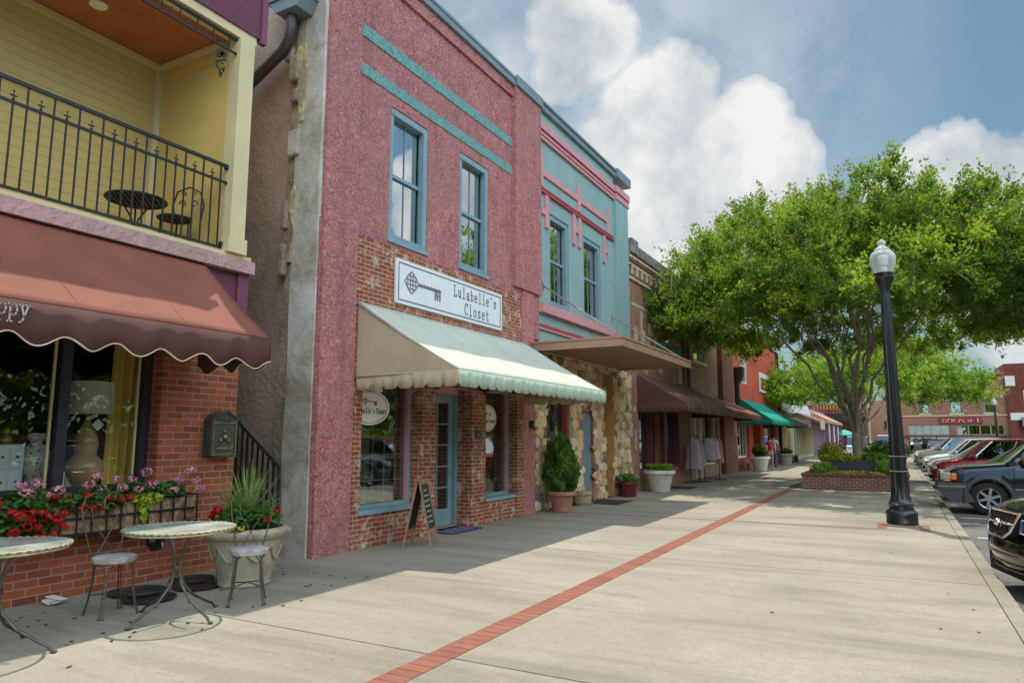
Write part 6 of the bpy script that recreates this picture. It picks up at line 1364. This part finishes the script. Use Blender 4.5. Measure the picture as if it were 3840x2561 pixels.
def simple_van(lab, x, y, W, L, H, col, name='white_van', cat='van'):
    t = thing(name, lab, cat, (x,y,-.13)); m = MB(); m.box(x-W/2,x+W/2,y,y+L,.25,.95); b = part('body', m, paint(name+'_paint_%d'%int(x*9), col), t); bv = b.modifiers.new('round','BEVEL'); bv.width=.12; bv.segments=4
    m = MB(); m.prism([(y+.9,.95),(y+1.5,H),(y+L-.1,H),(y+L-.05,.95)],'x',x-W/2+.08,x+W/2-.08); c = part('cabin', m, m_carglass, t)
    m = MB(); m.prism([(y+1.4,H-.02),(y+1.5,H+.03),(y+L-.1,H+.03),(y+L-.05,H-.02)],'x',x-W/2+.10,x+W/2-.10); part('roof', m, b.data.materials[0], t)
    for yy in (y+.8,y+L-.8):
        for s in (-1,1): m = MB(); m.lathe([(.0,s*.02),(.33,s*.02),(.34,-s*.0),(.34,-s*.2)],(x+s*(W/2-.02),yy,.20),20,'x'); part('wheel', m, m_tyre, t)
    for s in (-1,1): m = MB(); m.box(x+s*(W/2-.3)-.14,x+s*(W/2-.3)+.14,y-.01,y+.05,.62,.78); part('headlight', m, m_reflector, t)
    m = MB(); m.box(x-.35,x+.35,y-.02,y+.05,.58,.74); part('grille', m, m_under, t)
simple_van('white van crossing behind the brick planter and tree trunk', -.6, 66, 1.9, 4.6, 1.85, (.75,.78,.82))
simple_van('second white vehicle on the cross street left of the tree trunk', -3.3, 72, 1.85, 4.4, 1.75, (.7,.75,.8))
simple_van('dark car waiting across the lot below the far shops', 3.6, 82, 1.8, 4.4, 1.5, (.03,.035,.05), 'dark_car', 'car')

# ================================================================== people
def person(lab, c, h, face, shirt, trousers, skin, hair, stride=.16, bag=False, skirt=False):
    t = thing('person', lab, 'person', (c[0],c[1],0)); f = Vector((math.cos(face),math.sin(face),0)); s = Vector((-f.y,f.x,0)); o = Vector((c[0],c[1],0)); k = h/1.75
    def skin_mesh(name, pts, edges, mat, lv=2):
        me = bpy.data.meshes.new(name); me.from_pydata([tuple(o+f*p[0]*k+s*p[1]*k+Vector((0,0,p[2]*k))) for p in pts], edges, []); me.materials.append(mat)
        ob = link(name, me, t); sk = ob.modifiers.new('skin','SKIN'); me.skin_vertices.new() if not me.skin_vertices else None
        for i, p in enumerate(pts): me.skin_vertices[0].data[i].radius = (p[3]*k, p[4]*k if len(p) > 4 else p[3]*k)
        me.skin_vertices[0].data[0].use_root = True; sb = ob.modifiers.new('smooth','SUBSURF'); sb.levels = lv; sb.render_levels = lv
        for pl in me.polygons: pl.use_smooth = True
        sk.use_smooth_shade = True; return ob
    q = stride
    body = [(0,0,.98,.13,.11),(0,0,1.15,.115,.10),(.01,0,1.33,.14,.11),(0,0,1.45,.10,.08),(.01,0,1.53,.048),(.02,0,1.60,.065,.07),(.025,0,1.68,.08,.085),(.02,0,1.74,.05,.05),
      (0,.17,1.42,.05),(-.02,.24,1.15,.04),(.10,.24,.92,.032),(.13,.235,.84,.028,.015),(0,-.17,1.42,.05),(-.03,-.24,1.15,.04),(.06,-.25,.90,.032),(.09,-.25,.82,.028,.015),
      (0,.09,.90,.085),(q*.6,.09,.50,.058),(q,.09,.09,.04),(q+.14,.10,.04,.035,.025),(0,-.09,.90,.085),(-q*.4,-.09,.50,.058),(-q,-.09,.10,.04),(-q+.13,-.10,.04,.035,.025)]
    ed = [(0,1),(1,2),(2,3),(3,4),(4,5),(5,6),(6,7),(3,8),(8,9),(9,10),(10,11),(3,12),(12,13),(13,14),(14,15),(0,16),(16,17),(17,18),(18,19),(0,20),(20,21),(21,22),(22,23)]
    skin_mesh('body', body, ed, skin)
    sh = [(0,0,.96,.150,.125),(0,0,1.15,.135,.115),(.01,0,1.33,.155,.125),(0,0,1.44,.115,.095),(0,.17,1.42,.065),(-.012,.215,1.24,.055),(0,-.17,1.42,.065),(-.015,-.215,1.24,.055)]
    skin_mesh('shirt', sh, [(0,1),(1,2),(2,3),(3,4),(4,5),(3,6),(6,7)], shirt)
    if skirt: tr = [(0,0,.99,.145,.12),(0,.09,.88,.10),(q*.3,.09,.72,.085),(0,-.09,.88,.10),(-q*.2,-.09,.72,.085)]; e2 = [(0,1),(1,2),(0,3),(3,4)]
    else: tr = [(0,0,.98,.148,.122),(0,.09,.88,.10),(q*.6,.09,.50,.078),(q,.09,.13,.065),(0,-.09,.88,.10),(-q*.4,-.09,.50,.078),(-q,-.09,.14,.065)]; e2 = [(0,1),(1,2),(2,3),(0,4),(4,5),(5,6)]
    skin_mesh('trousers', tr, e2, trousers)
    m = MB(); hp = o+f*.0*k+Vector((0,0,1.70*k)); m.ball(hp, .10*k, 12, 8, 1.05, .04); part('hair', m, hair, t)
    m = MB(); fp = o+f*.105*k+Vector((0,0,1.66*k)); m.ball(fp, .014*k, 6, 4); part('nose', m, skin, t)
    for e in (-1,1): m = MB(); m.ball(o+s*(.095*e*k)+f*.03*k+Vector((0,0,1.66*k)), .02*k, 6, 4); part('ear', m, skin, t)
    for a in ((q+.06,.10),(-q+.05,-.10)):
        m = MB(); m.obox(o+f*a[0]*k+s*a[1]*k+Vector((0,0,.045*k)), f, .13*k, s, .045*k, (0,0,1), .04*k); b = part('shoe', m, m_under if not skirt else m_white, t); bv = b.modifiers.new('r','BEVEL'); bv.width=.03; bv.segments=3
    if bag: m = MB(); pb = o+s*.27*k+f*.02*k+Vector((0,0,.95*k)); m.obox(pb, f, .14*k, s, .05*k, (0,0,1), .12*k); part('bag', m, m_under, t)
sk1 = plain('skin_tone',(.42,.24,.16),.6); hr1 = plain('dark_hair',(.02,.014,.01),.7)
person('person in a red top and pale shorts walking away past the planter pot', (-6.0,39.6), 1.70, 1.75, cloth('red_shirt',(.50,.03,.06),.05,.1), cloth('pale_shorts',(.50,.40,.36),.05), sk1, hr1, .14, True, True)
person('person in a white shirt and blue jeans walking under the green awning', (-6.25,42.6), 1.82, 1.5, cloth('white_shirt',(.62,.64,.68),.05,.1), cloth('blue_jeans',(.05,.09,.16),.02,.3), sk1, hr1, .20)
person('distant person in a light blue shirt left of the tree trunk', (-4.55,84), 1.75, 2.2, cloth('light_blue_shirt',(.30,.50,.75),.05), cloth('beige_trousers',(.45,.40,.32),.03), sk1, hr1, .1)
person('distant person in a dark top near the cafe tables', (-5.6,86), 1.7, .4, cloth('plum_shirt',(.16,.03,.06),.05), cloth('black_trousers',(.03,.03,.04),.03), sk1, hr1, .1)
pot('round_planter','pale round planter with dark foliage and red flowers under the green awning',(-6.15,37.2),.30,.46,.72,m_white)
flowering('potted_flowers','dark leafy plant with red flowers in the pale round planter under the awning','flowering plant',(-6.15,37.2,1.0),(.40,.40,.34),1300,[(-6.4,36.8,1.3),(-5.9,36.9,1.0),(-6.15,36.75,1.15),(-6.0,37.0,1.42)],m_redfl,leaf=.09,stems=False,br=.07,bs=.06)
pot('round_planter','grey round planter beside the bench further along the shopfronts',(-6.2,46.8),.34,.44,.68,concrete('grey_pot',(.30,.29,.27),(.42,.4,.37),2))
flowering('potted_flowers','low rust coloured plant in the grey planter beside the bench','flowering plant',(-6.2,46.8,.82),(.42,.42,.2),700,[],m_redfl,leafmat('rust_leaf',[(.12,.06,.02),(.2,.12,.03),(.15,.2,.04)],3),.10)
t = thing('park_bench','wooden slatted bench beside the grey planter under far awnings','bench',(-6.3,51,0)); m = MB()
for k in range(4): m.box(-6.55+.13*k,-6.45+.13*k,49.4,52.6,.44,.49)
part('seat', m, m_wood, t)
for y in (49.8,52.2):
    m = MB(); m.box(-6.5,-6.1,y-.07,y+.07,0,.44); part('leg', m, m_black, t)
t = thing('brick_bench_base','low brick ledge at the foot of the red building','ledge',(-6.9,38,0)); m = MB(); m.box(-7.0,-6.75,36.35,40.6,0,.36); part('ledge', m, m_brick1, t)
# far cafe: tables, green umbrella
for i,(x,y) in enumerate(((-6.9,80),(-6.2,83),(-5.4,87))):
    t = thing('cafe_table', ('far cafe table nearest the purple columns','far cafe table below the green parasol','far cafe table closest to the cross street')[i], 'table', (x,y,0), 'far cafe tables'); m = MB(); m.lathe([(0,.72),(.45,.72),(.45,.75),(0,.75)], (x,y,0), 16); part('tabletop', m, m_wood, t); m = MB(); m.tube([(x,y,0),(x,y,.72)], .04, 6); m.lathe([(0,0),(.25,0),(.25,.03)],(x,y,0),12); part('leg', m, m_iron, t)
t = thing('green_parasol','small green parasol over the far cafe tables','parasol',(-5.2,88,0)); m = MB(); m.lathe([(1.15,1.95),(1.1,2.0),(.6,2.35),(0,2.6)], (-5.2,88,0), 10, smooth=False); part('canopy', m, cloth('green_parasol_cloth',(.10,.42,.33),.1), t); m = MB(); m.tube([(-5.2,88,0),(-5.2,88,2.6)], .03, 6); part('pole', m, m_iron, t)

# ================================================================== buildings across the square (they face -y)
def wally(mb, y, x0, x1, z0, z1, holes=(), depth=.3, back=8):
    xsx = sorted({x0,x1,*[h[0] for h in holes],*[h[1] for h in holes]}); zsx = sorted({z0,z1,*[h[2] for h in holes],*[h[3] for h in holes]})
    for a,b in zip(xsx,xsx[1:]):
        for c,d in zip(zsx,zsx[1:]):
            if any(h[0]<=a and b<=h[1] and h[2]<=c and d<=h[3] for h in holes): continue
            mb.quad((a,y,c),(b,y,c),(b,y,d),(a,y,d))
    for a,b,c,d in holes:
        q = y+depth; mb.quad((a,y,c),(a,q,c),(a,q,d),(a,y,d)); mb.quad((b,y,c),(b,q,c),(b,q,d),(b,y,d)); mb.quad((a,y,d),(a,q,d),(b,q,d),(b,y,d)); mb.quad((a,y,c),(a,q,c),(b,q,c),(b,y,c))
    q = y+back; mb.quad((x0,y,z0),(x0,q,z0),(x0,q,z1),(x0,y,z1)); mb.quad((x1,y,z0),(x1,q,z0),(x1,q,z1),(x1,y,z1)); mb.quad((x0,y,z1),(x1,y,z1),(x1,q,z1),(x0,q,z1)); mb.quad((x0,q,z0),(x1,q,z0),(x1,q,z1),(x0,q,z1)); return mb
def winy(par, y, x0, x1, z0, z1, fm, gm, cols=(), rows=(.5,), fw=.1, name='window'):
    m = MB(); m.box(x0,x0+fw,y-.06,y+.1,z0,z1); m.box(x1-fw,x1,y-.06,y+.1,z0,z1); m.box(x0+fw,x1-fw,y-.058,y+.1,z1-fw,z1); m.box(x0+fw,x1-fw,y-.058,y+.1,z0,z0+fw)
    for r in rows: zz = z0+(z1-z0)*r; m.box(x0+fw,x1-fw,y-.05,y+.05,zz-.04,zz+.04)
    for c in cols: xx = x0+(x1-x0)*c; m.box(xx-.06,xx+.06,y-.055,y+.05,z0+fw,z1-fw)
    f = part(name, m, fm, par); g = MB(); g.box(x0+fw,x1-fw,y,y+.01,z0+fw,z1-fw); part('pane', g, gm, f); return f
def coltrans(y): return y
Y = 95
A = thing('far_brick_building','far two storey brown brick shop building with cream flared lintels across the square','building',(5.5,Y,0))
m = MB(); UW = [(8.85,9.95,4.45,6.55),(5.6,6.7,4.45,6.55),(2.4,3.5,4.45,6.55)]; LW = [(1.2,5.4,.2,3.15),(6.0,10.6,.2,3.15)]; VT = [(8.95,9.85,7.55,7.85),(5.75,6.6,7.55,7.85),(2.5,3.4,7.55,7.85)]
wally(m, Y, -1, 11.0, 0, 8.95, UW+LW+VT); m.box(-1,11,Y-.2,Y+.2,8.75,8.95); part('wall', m, m_brick3, A)
for a,b,c,d in UW:
    winy(A, Y+.15, a, b, c, d, m_dark if False else m_blue, m_glass_far)
    m = MB(); m.prism([(a-.25,d+.38),(b+.25,d+.38),(b+.02,d+.02),(a-.02,d+.02)],'y',Y-.08,Y+.02); part('lintel', m, m_cream, A); m = MB(); m.box(a-.15,b+.15,Y-.12,Y+.02,c-.16,c); part('sill', m, m_cream, A)
m = MB(); m.box(-1,11,Y-.10,Y-.01,4.12,4.24); part('string_course', m, m_cream, A)
for (a,b,c,d),cc in zip(LW,((.18,.36,.56,.78),(.26,.5,.72,.86))):
    winy(A, Y+.15, a, b, 1.95, 3.15, m_rod, m_glass_far, cols=cc, rows=(), fw=.12, name='transom_window'); winy(A, Y+.2, a, b, .2, 1.85, m_black, m_glass_far, cols=(.33,.66), rows=(), name='shop_window')
m = MB(); m.box(.8,10.8,Y-.25,Y-.02,1.74,1.95); part('red_shelf', m, m_maroon, A)
m = MB(); m.box(4.4,8.6,Y-.16,Y-.02,3.28,3.98); sg = part('fascia_sign', m, plain('dark_red_sign',(.26,.03,.04),.6), A)
m = MB()
def lety(mb, text, x, y, z, h, wd=1, st=.12, adv=.7):
    for i, ch in enumerate(text):
        for stroke in GL.get(ch, []):
            for (a,b),(c,d) in zip(stroke, stroke[1:]):
                p = Vector((x+(i*adv+a)*h*wd,y,z+b*h)); q = Vector((x+(i*adv+c)*h*wd,y,z+d*h)); dl = q-p
                if dl.length > 1e-6: mb.obox((p+q)/2, dl, dl.length/2+st*h*.4, (0,1,0), .02, dl.cross(Vector((0,1,0))), st*h/2)
rr = random.Random(12); xx = 4.7
while xx < 8.2:
    wl = rr.uniform(.10,.30); hl = rr.choice((.30,.42,.42)); m.box(xx,xx+wl*.4,Y-.2,Y-.16,3.42,3.42+hl); m.box(xx,xx+wl,Y-.2,Y-.16,3.42+hl*rr.choice((0,.45,.8)),3.42+hl*rr.choice((0,.45,.8))+.09); xx += wl+rr.choice((.07,.09,.30))
part('lettering', m, m_cream, sg)
m = MB(); m.box(-1,11,Y+6,Y+6.2,0,8); part('interior', m, m_dark, A)
A = thing('far_red_brick_building','far bright red brick building with dark awning at the right picture edge','building',(17,Y,0))
m = MB(); wally(m, Y, 11.0, 26, 0, 9.9, [(12.6,13.9,4.5,6.9),(16,17.3,4.5,6.9),(12.3,20,.2,3.2)]); m.box(11.0,11.9,Y-.3,Y,0,8.2); part('wall', m, plain('bright_red_brick',(.17,.04,.03),.8,0,.25,3), A)
m = MB(); m.box(11.0,11.9,Y-.34,Y-.0,7.4,8.5); part('white_panel', m, m_white, A); m = MB(); m.box(11.2,12.5,Y-.35,Y-.02,3.6,4.4); part('white_panel', m, m_white, A)
for a in (12.6,16): winy(A, Y+.1, a, a+1.3, 4.5, 6.9, m_white, m_glass_far)
m = MB(); m.box(12.2,20,Y-.7,Y-.02,2.9,3.9); part('dark_awning', m, m_slate, A); winy(A, Y+.15, 12.3, 20, .2, 3.2, m_black, m_glass_far, cols=(.3,.6), rows=())
Y = 108
A = thing('cross_street_building','brick corner building with black canopy closing the end of the street','building',(-8,Y,0))
m = MB(); wally(m, Y, -16, -3.6, 0, 6.3, [(-9.6,-8.2,.2,3.4),(-7.2,-4.4,.2,3.1)]); part('wall', m, m_brick1, A)
m = MB()
for k in range(16): m.box(-10.2+k*.42,-10.0+k*.42,Y-.14,Y,5.55,6.25)
m.box(-16,-3.6,Y-.1,Y-.0,6.25,6.5); part('cornice', m, plain('ochre_cornice',(.48,.27,.12),.8), A)
m = MB(); m.box(-12,-3.6,Y-1.6,Y-.05,3.9,5.0); part('black_canopy', m, m_black, A)
m = MB(); m.box(-9.7,-8.1,Y-.9,Y-.1,2.6,3.9); part('red_awning', m, plain('crimson_cloth',(.40,.01,.04),.8), A)
winy(A, Y+.1, -9.6, -8.2, .2, 3.4, m_redtrim, m_glass_far); winy(A, Y+.1, -7.2, -4.4, .2, 3.1, m_black, m_glass_far, cols=(.5,))
for x in (-3.9,-10.6): m = MB(); m.box(x,x+.25,Y-1.6,Y-1.35,0,3.9); part('post', m, m_black, A)
A = thing('far_arcade_building','distant brick building with green framed windows behind the tree trunk','building',(-1,118,0)); Y = 118
m = MB(); wally(m, Y, -3.4, 6, 0, 7.2, [(-1.6,-.2,.2,4.2),(1,2.2,.2,4.2),(3.2,4.6,.2,4.2)]); part('wall', m, m_brick4, A)
for a,b in ((-1.6,-.2),(1,2.2),(3.2,4.6)): winy(A, Y+.1, a, b, .2, 4.2, m_green_paint if a < 0 else m_white, m_glass_far, rows=(.33,.66))
# ------------------------------------------------------------------ across the car park, opposite the shops (seen in the window reflections)
proto = None
for i,(x,y,s_) in enumerate(((19,2,1.1),(19.5,9.5,1.25),(18.5,17,1.0),(20,25,1.2),(19,33,1.1),(20,42,1.2),(20,52,1.1),(19,-6,1.2),(20,-14,1.1),(21,62,1.1),(19,-23,1.2))):
    if proto is None:
        proto = tree('street_tree','leafy tree across the car park opposite the shops',(x,y,-.13),(x,y,4.2),(4.6,4.6),9.2,230,48,m_leafA,m_bark,41,6,1.8,.22,.22,.6,.6,None,.3,'trees across the car park')
    else: copy_tree(proto, (x,y,-.13), i*1.1, scale=s_)
t = thing('board_fence','grey wooden board fence along the far edge of the car park opposite the shops','fence',(15,20,-.13)); m = MB()
for k in range(330): y = -32+k*.3; m.box(15,15.03,y,y+.285,-.13,1.85+.02*math.sin(k*2.3))
b = part('board', m, m_wood, t); b['kind'] = 'stuff'
th = thing('added_hedge','added unseen green hedge behind the board fence, darkening the window reflections','hedge',(17,18,-.13)); n = 16000  # hedge added out of view to keep bright sky out of the window reflections
leafmesh('foliage', np.stack([16+2.2*rng.random(n),-32+99*rng.random(n),-.1+5.2*rng.random(n)**.9+.7*np.sin(rng.random(n)*6)],1), rv(n), rv(n), .5, .4, m_leafA, th)
m = MB(); m.box(15.03,15.09,-32,67,.3,.4); m.box(15.03,15.09,-32,67,1.4,1.5); part('rail', m, m_wood, t)
# ================================================================== camera, sun, sky
cam = bpy.data.cameras.new('camera'); co = bpy.data.objects.new('camera', cam); COL.objects.link(co); S.camera = co
cam.sensor_width = 36; cam.lens = 1594/2351*36; cam.clip_end = 3000; cam.clip_start = .05
co.location = (0,0,1.65); co.rotation_euler = (math.radians(90+7.893), 0, math.radians(28.795))
SD = Vector((-.16,.26,1)).normalized()          # towards the sun
el = math.asin(SD.z); az = math.atan2(SD.x, SD.y)
sun = bpy.data.lights.new('sun','SUN'); so = bpy.data.objects.new('sun', sun); COL.objects.link(so); sun.energy = SUN_E; sun.angle = math.radians(.5); sun.color = (1,.92,.79)
so.rotation_euler = SD.to_track_quat('Z','Y').to_euler()
w = bpy.data.worlds.new('World'); S.world = w; w.use_nodes = True; nt = w.node_tree; bg = nt.nodes['Background']
sky = nt.nodes.new('ShaderNodeTexSky'); sky.sky_type = 'NISHITA'; sky.sun_disc = False; sky.sun_elevation = el; sky.sun_rotation = az; sky.air_density = 1.3; sky.dust_density = 1.2; sky.ozone_density = 1.6; sky.altitude = 100
tc = nt.nodes.new('ShaderNodeTexCoord').outputs['Generated']
def vm(op, a, b=None, out=0):
    n = nt.nodes.new('ShaderNodeVectorMath'); n.operation = op
    for i, v in enumerate((a,b)):
        if v is None: continue
        if isinstance(v, bpy.types.NodeSocket): nt.links.new(v, n.inputs[i])
        else: n.inputs[i].default_value = v
    return n.outputs[out]
# clouds live on the sky sphere: each is a direction and an angular size, ragged by noise
nv = nt.nodes.new('ShaderNodeTexNoise'); nv.inputs['Scale'].default_value = 9; nv.inputs['Detail'].default_value = 9; nv.inputs['Roughness'].default_value = .60; nt.links.new(tc, nv.inputs['Vector'])
warp = vm('ADD', tc, vm('MULTIPLY', vm('SUBTRACT', nv.outputs['Color'], (.5,.5,.5)), (.06,.06,.06)))
warp2 = vm('ADD', tc, vm('MULTIPLY', vm('SUBTRACT', nv.outputs['Color'], (.5,.5,.5)), (.05,.05,.05)))
cl = None
for d, r, k in CLOUDS:
    dist = vm('DISTANCE', warp, d, 1)
    v = math_(nt,'MULTIPLY', math_(nt,'SUBTRACT', 1.0, math_(nt,'DIVIDE', dist, r)), k)
    cl = v if cl is None else math_(nt,'MAXIMUM', cl, v)
vo = nt.nodes.new('ShaderNodeTexVoronoi'); vo.feature = 'F1'; vo.normalize = True; vo.inputs['Detail'].default_value = 3; vo.inputs['Scale'].default_value = 9; vo.inputs['Roughness'].default_value = .55; nt.links.new(warp2, vo.inputs['Vector'])
n1 = math_(nt,'SUBTRACT', 1.0, vo.outputs['Distance']); n1r = noise(nt, 22, 8, .1, vec=tc, rough=.55); n2 = noise(nt, 6, 8, .3, vec=tc, rough=.6)
dens = math_(nt,'ADD', cl, math_(nt,'ADD', math_(nt,'MULTIPLY', math_(nt,'SUBTRACT', n1, .68), 1.0), math_(nt,'MULTIPLY', math_(nt,'SUBTRACT', n1r, .5), .25)))
mask = ramp(nt, [(.06,0.0),(.14,.58),(.36,1.0)], dens)
veil = math_(nt,'MULTIPLY', ramp(nt, [(.0,0.0),(.9,1.0)], math_(nt,'SUBTRACT', 1.0, math_(nt,'DIVIDE', vm('DISTANCE', tc, VEIL[0], 1), VEIL[1]))), ramp(nt,[(.3,.35),(.65,.85)], n2))
mask = math_(nt,'MAXIMUM', mask, veil)
skycol = mixc(nt, 1.0, mixc(nt, .28, sky.outputs[0], (3.6,4.5,5.6)), (.80,1.02,1.04), 'MULTIPLY')
shade = math_(nt,'ADD', math_(nt,'MULTIPLY', dens, -.06), math_(nt,'ADD', math_(nt,'MULTIPLY', n2, .7), math_(nt,'MULTIPLY', n1, .75)))
ccol = ramp(nt, [(.30,(6.2,6.8,7.3)),(.46,(8.3,8.8,9.2)),(.60,(11.5,11.6,11.6))], shade)
ccol = mixc(nt, 1.0, (0,0,0), ramp(nt, [(.62,(.50,.57,.63)),(.80,(.78,.83,.87)),(.95,(1.1,1.1,1.09))], shade), 'ADD')
ccs = vm('SCALE', ccol); ccs.node.inputs[3].default_value = CLOUD_B
fd = math_(nt,'ADD', math_(nt,'MULTIPLY', ramp(nt, [(.18,0.0),(.75,1.0)], vm('DOT_PRODUCT', tc, (.835,-.49,.245), 1)), FILL), VIS)  # added fill: unseen sky and clouds behind the camera brightened, visible side dimmed
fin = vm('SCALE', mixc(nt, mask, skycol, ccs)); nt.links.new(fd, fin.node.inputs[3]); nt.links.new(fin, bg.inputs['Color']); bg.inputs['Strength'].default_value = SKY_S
S.view_settings.view_transform = 'Standard'; S.view_settings.look = 'None'; S.view_settings.exposure = EXPO; S.view_settings.gamma = 1
S.cycles.max_bounces = 8; S.cycles.transparent_max_bounces = 24; S.cycles.use_denoising = True; S.cycles.sample_clamp_indirect = 6; S.cycles.caustics_reflective = False; S.cycles.caustics_refractive = False
